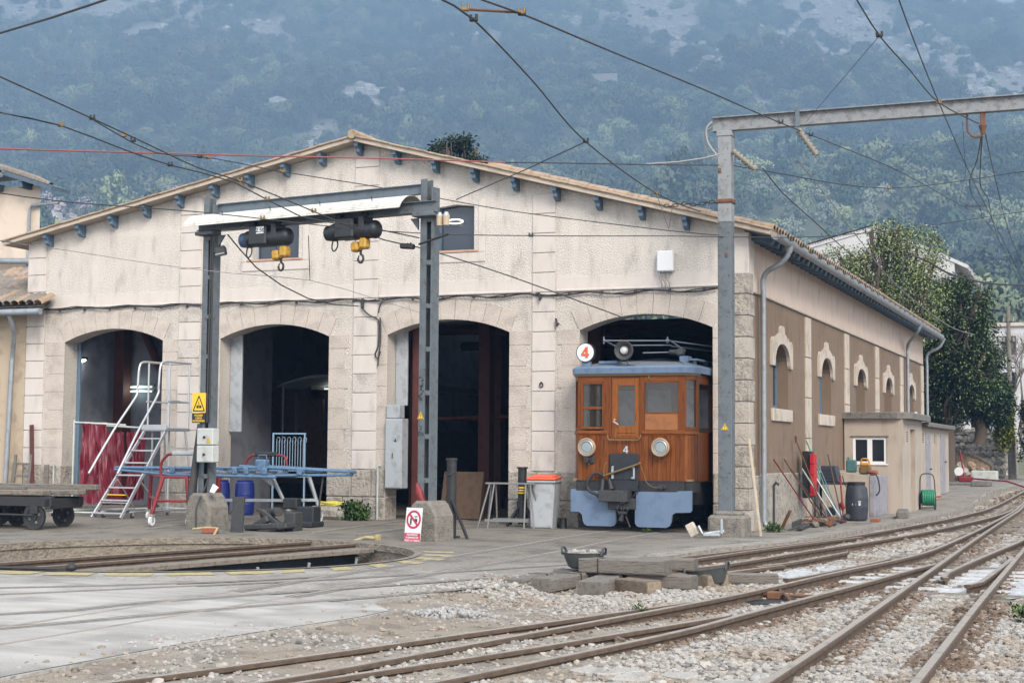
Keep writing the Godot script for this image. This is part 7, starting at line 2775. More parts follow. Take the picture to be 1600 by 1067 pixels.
	gr.cyl(V(-0.36, 0.12, -2.35), V(0.36, 0.12, -2.35), 0.022, 0.022, 8)
	gr.cyl(V(-0.36, 0.3, -0.25), V(0.36, 0.3, -0.25), 0.016, 0.016, 8)
	part(t, "guard_rail", gr, M.alu)
	# red and grey trolleys under the pantograph
	var rt := thing("red_trolley", "red tubular trolley on white castors under the left end of the blue pantograph", "trolley", on_yard(-10.35, 3.7), 0.0)
	var rs := Shape.new()
	for p in [[V(0.5, 0.2, 1.0), V(0.62, 0.88, 0.85)], [V(-0.9, 0.2, -0.9), V(-0.8, 0.88, -0.8)], [V(1.2, 0.2, 0.85), V(1.1, 0.88, 0.8)], [V(0.7, 0.2, -0.9), V(0.65, 0.88, -0.8)]]:
		rs.cyl(p[0], p[1], 0.035, 0.04, 8)
	for p in [[V(0.62, 0.88, 0.85), V(1.1, 0.88, 0.8)], [V(0.62, 0.88, 0.85), V(-0.8, 0.88, -0.8)], [V(-0.8, 0.88, -0.8), V(0.65, 0.88, -0.8)], [V(1.1, 0.88, 0.8), V(0.65, 0.88, -0.8)], [V(0.55, 0.45, 0.95), V(1.15, 0.45, 0.83)], [V(0.55, 0.45, 0.95), V(-0.87, 0.45, -0.87)]]:
		rs.cyl(p[0], p[1], 0.026, 0.026, 6)
	part(rt, "frame", rs, M.red_paint)
	var rh := Shape.new()
	rh.tube(curve([V(0.05, 0.88, 0.1), V(0.06, 1.12, 0.1), V(0.16, 1.25, 0.1), V(0.3, 1.30, 0.1), V(0.85, 1.31, 0.1), V(1.05, 1.26, 0.1), V(1.13, 1.1, 0.1), V(1.15, 0.85, 0.1)], 0.08), 0.028, 8)
	part(rt, "hoop", rh, M.red_paint)
	var rb := Shape.new()
	rb.box(V(0.6, 1.31, 0.1), V(0.62, 0.08, 0.07), 0.02)
	part(rt, "grey_pad", rb, M.galv)
	for p in [V(0.5, 0, 1.0), V(-0.9, 0, -0.9), V(1.2, 0, 0.85), V(0.7, 0, -0.9)]:
		caster(rt, p, 0.085, M.white_plastic)
	var gt := thing("grey_trolley", "grey steel trolley on large white castors under the right end of the blue pantograph", "trolley", on_yard(-8.9, 2.0), 0.0)
	var gs := Shape.new()
	for p in [[V(0.42, 0.22, 0.15), V(0.15, 0.88, 0.35)], [V(0.82, 0.22, -0.35), V(0.62, 0.88, -0.25)]]:
		gs.cyl(p[0], p[1], 0.035, 0.045, 6)
	for p in [[V(-1.3, 0.88, 0.5), V(0.2, 0.90, 0.35)], [V(-1.1, 0.88, -0.3), V(0.66, 0.90, -0.25)], [V(0.15, 0.89, 0.35), V(0.66, 0.89, -0.25)], [V(-1.2, 0.4, 0.5), V(0.35, 0.42, 0.2)], [V(0.35, 0.42, 0.2), V(0.78, 0.42, -0.3)]]:
		gs.box((p[0] + p[1]) / 2, V(p[0].distance_to(p[1]), 0.06, 0.05), 0.006, Basis((p[1] - p[0]).normalized(), Vector3.UP, (p[1] - p[0]).normalized().cross(Vector3.UP)).orthonormalized())
	gs.extrude(PackedVector2Array([Vector2(0.15, 0.86), Vector2(-0.1, 0.86), Vector2(0.2, 0.66)]), 0.33, 0.36)
	part(gt, "frame", gs, M.galv)
	for p in [V(0.42, 0, 0.15), V(0.82, 0, -0.35)]:
		caster(gt, p, 0.10, M.white_plastic)
	var gl := Shape.new()
	gl.cyl(V(-0.95, 0.0, 0.5), V(-0.95, 0.88, 0.5), 0.045, 0.045, 6)
	part(gt, "red_leg", gl, M.red_paint)
	var gh := Shape.new()
	gh.tube(curve([V(-0.55, 0.88, 0.2), V(-0.54, 1.12, 0.2), V(-0.45, 1.25, 0.2), V(-0.3, 1.30, 0.2), V(0.2, 1.29, 0.2), V(0.36, 1.22, 0.2), V(0.4, 0.9, 0.2)], 0.08), 0.026, 8)
	part(gt, "hoop", gh, M.red_paint)
	var gp := Shape.new()
	gp.box(V(-0.08, 1.31, 0.2), V(0.5, 0.09, 0.08), 0.02)
	part(gt, "black_pad", gp, M.iron)
	# the pantograph lying across
	var p := thing("pantograph_frame", "long light blue dismantled pantograph lying across the trolleys", "pantograph", V(-9.3, 1.04, 2.9), -0.01)
	var bars := []
	for z in [-0.38, 0.38]:
		bars.append([V(-2.62, 0.06, z * 0.3), V(-0.6, 0.07, z), 0.028])
		bars.append([V(-2.62, 0.02, z * 0.4), V(-1.1, -0.06, z), 0.024])
		bars.append([V(-1.1, -0.06, z), V(1.2, -0.07, z), 0.03])
		bars.append([V(-0.6, 0.07, z), V(0.8, 0.10, z), 0.024])
		bars.append([V(0.4, 0.12, z), V(2.6, 0.04, z * 0.25), 0.028])
		bars.append([V(0.6, -0.06, z), V(2.55, -0.02, z * 0.3), 0.026])
		bars.append([V(-0.9, -0.04, z), V(0.3, 0.1, -z), 0.018])
	for x in [-2.62, -1.1, -0.5, 0.3, 0.9, 1.7, 2.6]:
		var zz: float = 0.13 if absf(x) > 2 else 0.4
		bars.append([V(x, 0.03, -zz), V(x, 0.03, zz), 0.028])
	for b in bars:
		var k := Shape.new()
		k.cyl(b[0], b[1], b[2], b[2], 8)
		part(p, "tube", k, M.panto_blue)
	var jt := Shape.new()
	for x in [-1.1, -0.55, 0.3, 0.55, 0.95, 1.7]:
		for z in [-0.38, 0.38]:
			jt.box(V(x, 0.03, z), V(0.1, 0.13, 0.07), 0.015)
	jt.box(V(0.85, 0.14, 0.3), V(0.22, 0.22, 0.18), 0.02)
	jt.tube([V(0.75, 0.26, 0.3), V(0.77, 0.33, 0.3), V(0.93, 0.33, 0.3), V(0.95, 0.26, 0.3)], 0.012)
	part(p, "joint", jt, M.panto_blue)
	for i in 2:
		var k := Shape.new()
		k.cyl(V(-0.45 + i * 0.9, -0.02, 0.15 - i * 0.3), V(0.1 + i * 0.9, -0.01, 0.12 - i * 0.3), 0.05, 0.05, 10)
		part(p, "spring", k, M.panto_grey)
	var wp2 := Shape.new()
	wp2.cyl(V(2.05, 0.0, 0.1), V(1.95, -0.75, 0.1), 0.018)
	wp2.box(V(2.05, 0.0, 0.1), V(0.12, 0.05, 0.06))
	part(p, "hanging_rod", wp2, M.iron_grey)
	# drums and gate inside the second door
	for q in [[-11.2, 0.35, 0.0, "left of two bright blue plastic drums under the pantograph"], [-10.72, 0.15, 0.0, "right of two bright blue plastic drums under the pantograph"]]:
		var d := thing("blue_drum", q[3], "drum", on_yard(q[0], q[1]), 0.0, "blue drums under the pantograph")
		var k := Shape.new()
		k.lathe([Vector2(0, 0), Vector2(0.24, 0.0), Vector2(0.27, 0.05), Vector2(0.285, 0.25), Vector2(0.29, 0.27), Vector2(0.285, 0.29), Vector2(0.285, 0.50), Vector2(0.29, 0.52), Vector2(0.285, 0.54), Vector2(0.27, 0.78), Vector2(0.22, 0.84), Vector2(0, 0.84)], Transform3D(Basis().scaled(V(0.72, 0.85, 0.72)), Vector3.ZERO), 22)
		part(d, "body", k, M.drum_blue)
		var l := Shape.new()
		l.lathe([Vector2(0.23, 0.835), Vector2(0.24, 0.86), Vector2(0.0, 0.87)], Transform3D(Basis().scaled(V(0.72, 0.85, 0.72)), Vector3.ZERO), 18)
		part(d, "lid", l, M.drum_blue)
	var g := thing("balustrade_gate", "light blue wrought iron balustrade panel with scrolled tops, at the second doorway", "iron gate", V(-9.95, 1.02, -0.35))
	var gf := Shape.new()
	gf.span(V(-0.4, 0.78, -0.012), V(0.4, 0.81, 0.012))
	gf.span(V(-0.4, 0.0, -0.012), V(0.4, 0.03, 0.012))
	gf.span(V(-0.41, -1.0, -0.015), V(-0.38, 0.81, 0.015))
	gf.span(V(0.36, -1.0, -0.015), V(0.39, 0.81, 0.015))
	part(g, "frame", gf, M.gate_blue)
	for i in 11:
		var k := Shape.new()
		var x := -0.31 + i * 0.065
		k.cyl(V(x, 0.03, 0), V(x, 0.66, 0), 0.009, 0.009, 5)
		if i % 2 == 0:
			var pts := []
			for n in 11:
				var a := PI * 1.5 * n / 10.0
				pts.append(V(x + 0.04 - cos(a) * 0.04, 0.66 + sin(a) * 0.06, 0))
			k.tube(pts, 0.007, 4)
		part(g, "baluster", k, M.gate_blue)
	var ob := Shape.new()
	ob.box(V(-9.05, 0.25, -0.9), V(0.9, 0.22, 0.35), 0.02)
	only("orange_crate", ob, M.plastic_amber, "dark orange crate on the floor inside the second doorway", "crate")

func cloth(parent: Node, a: Vector3, b: Vector3, lean: Vector3, h: float, sd: int) -> void: # a hanging curtain with folds
	var s := Shape.new()
	s.smooth()
	var n := 40
	var m := 14
	var nz := noise(0.5, 3, FastNoiseLite.TYPE_SIMPLEX, sd)
	var d := (b - a).normalized()
	var o := d.cross(Vector3.UP)
	var pt := func(i: int, j: int):
		var u := float(i) / n
		var v := float(j) / m
		var f := 0.05 * sin(u * 20.0 + 5.0 * nz.get_noise_2d(u * 5, v * 1.5)) * (0.35 + 0.65 * v) + 0.09 * nz.get_noise_2d(u * 7.0, v * 4.0)
		var dip := 0.04 * absf(sin(u * 11.0)) * (1.0 - v)
		return a.lerp(b, u) + o * f - V(0, h * v + dip + 0.05 * nz.get_noise_1d(u * 14.0) * v, 0) + lean * v * v * (V(u, 0, 1))
	for i in n:
		for j in m:
			s.face([pt.call(i, j), pt.call(i + 1, j), pt.call(i + 1, j + 1), pt.call(i, j + 1)], o)
	part(parent, "curtain", s, M.curtain)

func yard_middle() -> void:
	# iron plate, brake gear, brick, hose
	var ip := Shape.new()
	ip.box(on_yard(-7.78, 5.1) + V(0, 0.30, 0), V(0.24, 0.62, 0.05), 0.005, Basis(Vector3.RIGHT, -0.08))
	only("steel_plate", ip, M.iron_grey, "dark upright steel plate right of the left gantry footing", "steel plate")
	var br := Shape.new()
	br.box(on_yard(-8.05, 5.55) + V(0, 0.05, 0), V(0.28, 0.09, 0.12), 0.008, Basis(Vector3.UP, 0.1))
	only("loose_brick", br, M.brick_red, "orange brown brick lying before the left gantry footing", "brick")
	var bg := thing("brake_gear", "heap of black cast iron brake gear on the yard right of the steel plate", "brake gear", on_yard(-7.55, 4.5))
	for e in [[V(-0.12, 0.1, 0.1), V(0.5, 0.12, 0.16), 0.5], [V(0.1, 0.2, 0.0), V(0.55, 0.1, 0.12), -0.6], [V(0.05, 0.08, 0.25), V(0.7, 0.1, 0.1), 0.05], [V(0.42, 0.16, -0.2), V(0.22, 0.34, 0.3), 0.0], [V(0.30, 0.06, 0.1), V(0.5, 0.1, 0.35), 0.2], [V(-0.05, 0.3, -0.1), V(0.3, 0.12, 0.1), 0.3]]:
		var k := Shape.new()
		k.box(e[0], e[1], 0.02, Basis(Vector3.BACK, e[2]))
		part(bg, "casting", k, M.iron_grey)
	var bc := Shape.new()
	bc.cyl(V(0.12, 0.33, -0.05), V(0.26, 0.33, 0.05), 0.08, 0.08, 10)
	bc.cyl(V(-0.25, 0.36, -0.1), V(-0.08, 0.30, 0.0), 0.03)
	part(bg, "pin", bc, M.iron_grey)
	var b2 := thing("motor_block", "dark cast motor block on the yard behind the brake gear", "machine part", on_yard(-7.45, 3.2))
	for e in [[V(0, 0.2, 0), V(0.36, 0.34, 0.3)], [V(-0.35, 0.42, 0), V(0.3, 0.2, 0.2)], [V(-0.05, 0.05, 0.1), V(0.6, 0.1, 0.5)]]:
		var k := Shape.new()
		k.box(e[0], e[1], 0.02)
		part(b2, "casting", k, M.hoist)
	var hs := Shape.new()
	var hp := []
	for i in 70:
		var a := TAU * i / 14.0
		var r := 0.27 + 0.03 * sin(i * 1.3)
		hp.append(on_yard(-8.42, 0.62) + V(cos(a) * r, 0.30 + 0.012 * (i / 14) + 0.012 * sin(i * 2.1), sin(a) * r * 0.6))
	hs.tube(curve(hp, 0.06), 0.014, 6)
	only("yellow_hose", hs, M.hose_yellow, "coiled yellow hose on a stone at the pier foot beside the green bush", "hose")
	var st := Shape.new()
	st.box(on_yard(-8.42, 0.6) + V(0, 0.13, 0), V(0.8, 0.28, 0.5), 0.08)
	only("kerb_stone", st, M.plinth, "mossy corner stone under the coiled yellow hose", "stone")
	var wp := Shape.new()
	wp.cyl(on_yard(-7.62, 0.08), on_yard(-7.62, 0.08) + V(0, 1.08, 0), 0.022)
	wp.tube([V(-7.62, 1.12, 0.08), V(-7.60, 1.16, 0.08), V(-7.55, 1.17, 0.06)], 0.022)
	only("wall_pipe", wp, M.pale_box, "pale vertical pipe on the pier right of the green bush", "pipe")
	# electric cabinet on the third door's jamb
	var cb := thing("electric_cabinet", "tall grey electric cabinet mounted at the left jamb of the third door", "cabinet", V(-7.25, 0.70, 0.02))
	var cs := Shape.new()
	cs.span(V(-0.19, 0.0, -0.2), V(0.19, 1.42, 0.10), 0.012)
	part(cb, "case", cs, M.grey_box)
	var cd := Shape.new()
	cd.span(V(-0.175, 0.02, 0.10), V(0.178, 1.40, 0.115), 0.006)
	var dd := part(cb, "door", cd, M.grey_box)
	var hk := Shape.new()
	hk.span(V(-0.02, 0.62, 0.115), V(0.0, 0.72, 0.13))
	part(dd, "handle", hk, M.brass_old)
	var ct := Shape.new()
	ct.extrude(PackedVector2Array([Vector2(0.02, 0.95), Vector2(0.08, 0.95), Vector2(0.05, 1.02)]), 0.1155, 0.118)
	part(dd, "mark", ct, M.black)
	var cx := Shape.new()
	cx.span(V(-0.19, 1.43, -0.18), V(0.11, 1.70, 0.06), 0.01)
	part(cb, "upper_box", cx, M.grey_box)
	# black post with a stay
	var bp := thing("black_post", "black steel post with a slanting stay, right of the right gantry footing", "post", on_yard(-3.95, 4.55))
	var ps := Shape.new()
	ps.cyl(V(0, 0, 0), V(0, 1.32, 0), 0.085, 0.085, 12)
	ps.cyl(V(0, 1.30, 0), V(0, 1.34, 0), 0.10, 0.10, 12)
	ps.box(V(0.0, 0.02, 0), V(0.24, 0.03, 0.2))
	part(bp, "tube", ps, M.iron)
	var sy := Shape.new()
	sy.box(V(0.2, 0.30, 0.08), V(0.035, 0.74, 0.06), 0.004, Basis(Vector3.BACK, 0.42))
	sy.cyl(V(-0.08, 0.72, 0.0), V(-0.2, 0.45, 0.06), 0.012)
	sy.tube(curve([V(-0.09, 1.1, 0.06), V(0.0, 1.05, 0.1), V(0.09, 1.12, 0.05)], 0.05), 0.015)
	part(bp, "stay", sy, M.iron)
	# saw horse and jack stand
	var sh := thing("saw_horse", "grey folding steel trestle before the pier right of the third door", "trestle", on_yard(-4.25, 1.15), 0.06)
	var tb := Shape.new()
	tb.box(V(0, 0.84, 0), V(0.98, 0.035, 0.14), 0.006)
	part(sh, "top", tb, M.galv_dark)
	for x in [-0.36, 0.36]:
		for z in [-1.0, 1.0]:
			for e in [-0.045, 0.045]:
				var k := Shape.new()
				k.cyl(V(x + e, 0.83, z * 0.05), V(x * 1.28 + e * 2.2, 0.0, z * 0.28), 0.017, 0.017, 6)
				part(sh, "leg", k, M.galv_dark)
	var lb := Shape.new()
	lb.box(V(0, 0.15, 0.24), V(0.86, 0.05, 0.02))
	lb.box(V(0, 0.15, -0.24), V(0.86, 0.05, 0.02))
	part(sh, "stretcher", lb, M.galv_dark)
	var jk := thing("jack_stand", "black lifting jack stand with a yellow striped band, behind the trestle", "jack stand", on_yard(-4.25, 0.55))
	var js := Shape.new()
	js.cyl(V(0, 0.05, 0), V(0, 1.12, 0), 0.085, 0.085, 12)
	js.cyl(V(0, 1.12, 0), V(0, 1.15, 0), 0.11, 0.11, 12)
	js.cyl(V(0, 0.1, 0), V(0, 0.5, 0), 0.12, 0.10, 12)
	part(jk, "column", js, M.black)
	for i in 4:
		var k := Shape.new()
		var a := TAU * i / 4 + 0.5
		k.box(V(cos(a) * 0.2, 0.24, sin(a) * 0.2), V(0.05, 0.55, 0.05), 0.005, Basis(Vector3.UP, -a) * Basis(Vector3.BACK, 0.7))
		part(jk, "leg", k, M.black)
	var yb := Shape.new()
	for i in 3:
		yb.cyl(V(0, 0.64 + i * 0.05, 0), V(0, 0.665 + i * 0.05, 0), 0.087, 0.087, 12, false)
	part(jk, "yellow_band", yb, M.sign_yellow)
	# wheeled bin
	var bn := thing("wheeled_bin", "grey wheeled rubbish bin with an orange lid, left of the railcar", "bin", on_yard(-3.72, 0.75), 0.12)
	var bs := Shape.new()
	bs.extrude(PackedVector2Array([Vector2(-0.21, 0.0), Vector2(0.21, 0.0), Vector2(0.26, 0.9), Vector2(-0.26, 0.9)]), -0.26, 0.24, Transform3D.IDENTITY, 0.03)
	bs.span(V(-0.28, 0.86, -0.29), V(0.28, 0.91, 0.28), 0.015)
	part(bn, "body", bs, M.grey_box)
	var bl := Shape.new()
	bl.box(V(0, 0.95, 0.0), V(0.58, 0.05, 0.6), 0.02, Basis(Vector3.RIGHT, 0.05))
	bl.box(V(0, 0.985, 0.0), V(0.46, 0.04, 0.46), 0.018, Basis(Vector3.RIGHT, 0.05))
	bl.cyl(V(-0.2, 0.94, -0.31), V(0.2, 0.94, -0.31), 0.025)
	part(bn, "lid", bl, M.orange_lid)
	for x in [-0.24, 0.24]:
		var k := Shape.new()
		k.cyl(V(x - 0.025, 0.1, -0.24), V(x + 0.025, 0.1, -0.24), 0.1, 0.1, 14)
		part(bn, "wheel", k, M.iron)
	var bh := Shape.new()
	bh.cyl(on_yard(-3.38, 0.62) + V(0, 0.0, 0), on_yard(-3.38, 0.62) + V(0, 0.2, 0), 0.075, 0.06, 12)
	only("black_can", bh, M.black, "small black can on the ground right of the wheeled bin", "can")
	# fittings on the facade
	var cbn := thing("cable_bundle", "black cable bundle clipped along the facade above the door arches", "cable", V(0, 0, 0.06))
	for k in 2:
		var s := Shape.new()
		var pts := []
		var x := -16.7
		var i := 0
		while x < -0.15:
			pts.append(V(x, 4.575 + 0.03 * sin(i * 1.7 + k) + 0.012 * k - 0.004 * (x + 8), 0.012 * k + 0.01 * sin(i * 2.3)))
			x += 0.36
			i += 1
		s.tube(curve(pts, 0.12), 0.016 - 0.004 * k, 5)
		part(cbn, "cable", s, M.cable_black if k == 0 else M.wire)
	for i in 24:
		var k := Shape.new()
		k.box(V(-16.4 + i * 0.68, 4.57, 0.0), V(0.05, 0.06, 0.05), 0.01)
		part(cbn, "clip", k, M.wire)
	var hc := Shape.new()
	hc.tube(curve([V(-8.05, 4.56, 0.08), V(-8.02, 4.4, 0.08), V(-7.85, 4.25, 0.08), V(-7.66, 4.15, 0.06), V(-7.64, 3.9, 0.06), V(-7.66, 3.6, 0.06), V(-7.72, 3.45, 0.07), V(-7.66, 3.35, 0.07), V(-7.6, 3.5, 0.07)], 0.1), 0.016)
	hc.tube(curve([V(-7.62, 4.2, 0.06), V(-7.6, 3.8, 0.06), V(-7.64, 3.4, 0.06), V(-7.66, 3.2, 0.06)], 0.1), 0.014)
	hc.tube(curve([V(-7.66, 4.3, 0.06), V(-7.6, 4.5, 0.07), V(-7.45, 4.58, 0.07)], 0.1), 0.014)
	hc.box(V(-8.02, 4.5, 0.08), V(0.06, 0.2, 0.05), 0.01)
	only("cable_drop", hc, M.wire, "loop of black cable ends hanging on the pier left of the third door", "cable")
	var eb := thing("meter_box", "small white electric box with looped cables on the gable near the right mast", "electric box", V(-1.51, 4.92, 0.02))
	var es := Shape.new()
	es.span(V(-0.16, 0, 0), V(0.16, 0.40, 0.14), 0.02)
	part(eb, "case", es, M.white_plastic)
	var ec := Shape.new()
	for x in [-0.1, -0.03, 0.05]:
		ec.tube(curve([V(x, 0.0, 0.07), V(x - 0.02, -0.14, 0.08), V(x + 0.03, -0.24, 0.07), V(x, -0.33, 0.05)], 0.06), 0.012)
	part(eb, "cables", ec, M.wire_pale)
	for q in [[-4.06, 2.78, "black iron ring on the pier left of the railcar", "iron_ring"], [-3.72, 3.98, "small iron hook on the wall left of the railcar door arch", "wall_hook"], [-4.08, 4.5, "dark insulator bracket on the pilaster above the trestle", "wall_bracket"], [-5.95, 5.2, "", ""]]:
		if q[3] == "":
			continue
		var k := Shape.new()
		if q[3] == "iron_ring":
			var rp := []
			for i in 12:
				rp.append(V(q[0] + cos(TAU * i / 12) * 0.035, q[1] + sin(TAU * i / 12) * 0.045, 0.055))
			k.tube(rp, 0.012, 5, true)
			k.cyl(V(q[0], q[1] + 0.05, 0.02), V(q[0], q[1] + 0.05, 0.07), 0.015)
		else:
			k.cyl(V(q[0], q[1], 0.0), V(q[0], q[1], 0.1), 0.02)
			k.cyl(V(q[0], q[1] - 0.06, 0.09), V(q[0] - 0.02, q[1] + 0.1, 0.1), 0.022)
		only(q[3], k, M.wire, q[2], "wall fitting")

func yard_right() -> void:
	# timber pile
	# [x, z, lift, length, height, width, turn, end colour, label]; the end grain faces the local +x end
	var pile := [[0.12, 11.35, 0.0, 1.25, 0.19, 0.24, -1.50, 0, "dark grey squared timber at the left end of the pile"],
		[0.50, 11.30, 0.01, 1.2, 0.19, 0.24, -1.62, 0, "weathered squared timber with a dark end, second from the left in the pile"],
		[0.98, 11.25, 0.0, 1.15, 0.185, 0.31, -1.48, 0, "wide grey cracked timber end in the front row of the pile"],
		[1.42, 11.25, 0.0, 0.55, 0.19, 0.24, -0.55, 1, "short timber with a tan sawn end, front right of the pile"],
		[1.55, 10.7, 0.0, 0.8, 0.19, 0.24, -0.1, 0, "brownish grey timber behind the short tan ended one"],
		[1.80, 10.25, 0.0, 0.6, 0.20, 0.24, -0.4, 1, "light brown fresh cut timber left of the rubber basket"],
		[1.98, 9.95, 0.0, 0.4, 0.19, 0.22, -0.9, 1, "small pale timber block touching the rubber basket"],
		[0.75, 10.5, 0.0, 1.3, 0.18, 0.24, -0.2, 0, "long grey timber in the middle of the pile, mostly covered"],
		[1.10, 10.75, 0.165, 1.1, 0.20, 0.25, -0.12, 0, "long grey timber lying across the top of the pile"],
		[1.45, 10.15, 0.165, 0.7, 0.17, 0.26, 0.05, 0, "short pale timber on top of the pile, behind the long top beam"],
		[2.3, 9.5, 0.0, 0.7, 0.15, 0.2, 0.3, 0, "mossy timber between the basket and the track"]]
	for q in pile:
		var o := thing("timber_sleeper", q[8], "timber", V(q[0], bed(q[0], q[1]) + 0.01 + q[2], q[1]), q[6])
		o.rotation.z = rng.randf_range(-0.02, 0.02)
		var s := Shape.new()
		var h: float = q[4] * 0.86
		var w: float = q[5]
		var c := 0.015
		s.extrude(PackedVector2Array([Vector2(-w / 2 + c, 0), Vector2(w / 2 - c, 0.004), Vector2(w / 2, c), Vector2(w / 2 - 0.006, h - c * 1.6), Vector2(w / 2 - c * 1.5, h), Vector2(w * 0.1, h - 0.006), Vector2(-w / 2 + c, h - 0.002), Vector2(-w / 2, h - c), Vector2(-w / 2 + 0.005, c)]), -q[3] / 2, q[3] / 2, Transform3D(Basis(Vector3.UP, PI / 2), Vector3.ZERO), 0.012)
		part(o, "beam", s, M.old_wood if q[7] == 0 else M.sleeper_brown)
		var e := Shape.new()
		e.box(V(q[3] / 2 + 0.001, h * 0.5, 0), V(0.004, h * 0.82, w * 0.84), 0.0)
		part(o, "end_grain", e, M.sleeper_new if q[7] else M.sleeper_grey)
		if q[3] > 1.0:
			var k := Shape.new()
			k.box(V(-q[3] * 0.27, h * 0.5, 0), V(0.012, h * 1.02, w * 1.03))
			part(o, "iron_strap", k, M.iron)
	# rubber baskets
	for q in [[0.48, 10.45, 0.11, "black rubber basket full of rubble on top of the timber pile", true, 0.0], [1.98, 10.2, -0.06, "dark rubber basket on the ballast right of the timber pile", false, 0.15]]:
		var b := thing("rubber_basket", q[3], "basket", V(q[0], q[2] - 0.04, q[1]))
		b.rotation.z = q[5]
		b.scale = V(0.95, 0.75, 0.95)
		var s := Shape.new()
		s.lathe([Vector2(0, 0), Vector2(0.16, 0.0), Vector2(0.2, 0.03), Vector2(0.27, 0.24), Vector2(0.28, 0.26), Vector2(0.255, 0.25), Vector2(0.18, 0.06)], T(0, 0, 0), 20)
		part(b, "tub", s, M.rubber)
		for sg in [-1.0, 1.0]:
			var h := Shape.new()
			h.tube(curve([V(sg * 0.26, 0.22, -0.09), V(sg * 0.28, 0.32, -0.05), V(sg * 0.28, 0.33, 0.05), V(sg * 0.26, 0.22, 0.09)], 0.04), 0.016, 6)
			part(b, "handle", h, M.rubber)
		if q[4]:
			var list := []
			var cols := []
			for i in 60:
				var a := rng.randf() * TAU
				var r := sqrt(rng.randf()) * 0.2
				list.append(Transform3D(Basis.from_euler(Vector3(rng.randf(), rng.randf() * 6, rng.randf())).scaled(Vector3.ONE * rng.randf_range(0.02, 0.05)), V(cos(a) * r, 0.2 + rng.randf() * 0.06, sin(a) * r)))
				var c := rng.randf_range(0.22, 0.36)
				cols.append(Color(c, c * 0.95, c * 0.88))
			multi("rubble", rock(6), list, cols, b, M.stone)
	# drum, bucket, tools on the side wall
	var d := thing("black_drum", "blackish blue plastic barrel with torn white sticker, before the annex", "barrel", on_yard(1.05, -6.1))
	var ds := Shape.new()
	ds.lathe([Vector2(0, 0), Vector2(0.20, 0.0), Vector2(0.225, 0.04), Vector2(0.25, 0.3), Vector2(0.25, 0.5), Vector2(0.225, 0.72), Vector2(0.18, 0.78), Vector2(0.17, 0.8)], T(0, 0, 0), 24)
	part(d, "body", ds, M.drum_dark)
	var dl := Shape.new()
	dl.cyl(V(0, 0.79, 0), V(0, 0.85, 0), 0.19, 0.19, 20)
	part(d, "lid", dl, M.black)
	var dk := Shape.new()
	for e in [[-0.07, 0.38, 0.1, 0.13], [0.05, 0.4, 0.08, 0.12]]:
		for i in 5:
			dk.box(V(e[0] + 0.05, e[1] + rng.randf_range(-0.05, 0.05), 0.252 - absf(e[0]) * 0.12), V(e[2] * rng.randf_range(0.3, 0.8), e[3] * 0.3, 0.004), 0.0, Basis(Vector3.UP, e[0]))
	part(d, "torn_sticker", dk, M.white_plastic)
	var dh := Shape.new()
	dh.tube([V(-0.2, 0.72, 0.05), V(-0.26, 0.80, 0.05), V(-0.3, 0.98, 0.05)], 0.012)
	part(d, "hook", dh, M.iron)
	var bk := thing("grey_bucket", "grey bucket lying on its side left of the barrel", "bucket", on_yard(0.72, -5.2) + V(0, 0.15, 0))
	var ks := Shape.new()
	ks.lathe([Vector2(0.0, -0.17), Vector2(0.115, -0.17), Vector2(0.155, 0.15), Vector2(0.165, 0.16), Vector2(0.15, 0.155), Vector2(0.11, -0.15), Vector2(0, -0.15)], Transform3D(Basis(Vector3.UP, -0.5) * Basis(Vector3.RIGHT, 1.45), Vector3.ZERO), 20)
	part(bk, "body", ks, M.grey_box)
	# table with crate
	var tb := thing("iron_table", "dark iron work table against the side wall behind the leaning tools", "table", on_yard(0.5, -6.6))
	var ts := Shape.new()
	ts.span(V(-0.45, 0.78, -0.4), V(0.38, 0.83, 0.4), 0.005)
	part(tb, "top", ts, M.iron_grey)
	for x in [-0.4, 0.34]:
		for z in [-0.36, 0.36]:
			var k := Shape.new()
			k.span(V(x - 0.025, 0, z - 0.025), V(x + 0.025, 0.78, z + 0.025))
			part(tb, "leg", k, M.iron_grey)
	var cr := Shape.new()
	cr.extrude(PackedVector2Array([Vector2(-0.22, 0), Vector2(0.2, 0), Vector2(0.12, 0.36), Vector2(-0.2, 0.36)]), -0.2, 0.2, T(0.42, 0.835, -6.55), 0.02)
	for i in 3:
		cr.span(V(0.2, 0.92 + i * 0.09, -6.34), V(0.58 - i * 0.025, 0.95 + i * 0.09, -6.33))
	only("black_crate", cr, M.drum_dark, "dark ribbed plastic tub upturned on the iron table", "tub")
	var rd := thing("red_lamp_panel", "black panel with a column of red plastic cushions, leaning at the side wall", "red panel", on_yard(0.25, -4.8))
	var rp := Shape.new()
	rp.box(V(-0.02, 1.02, 0), V(0.18, 1.0, 0.35), 0.02)
	part(rd, "panel", rp, M.black)
	for i in 4:
		var k := Shape.new()
		k.box(V(0.12, 0.68 + i * 0.225, 0.12), V(0.10, 0.215, 0.3), 0.012)
		part(rd, "cushion", k, M.red_plastic)
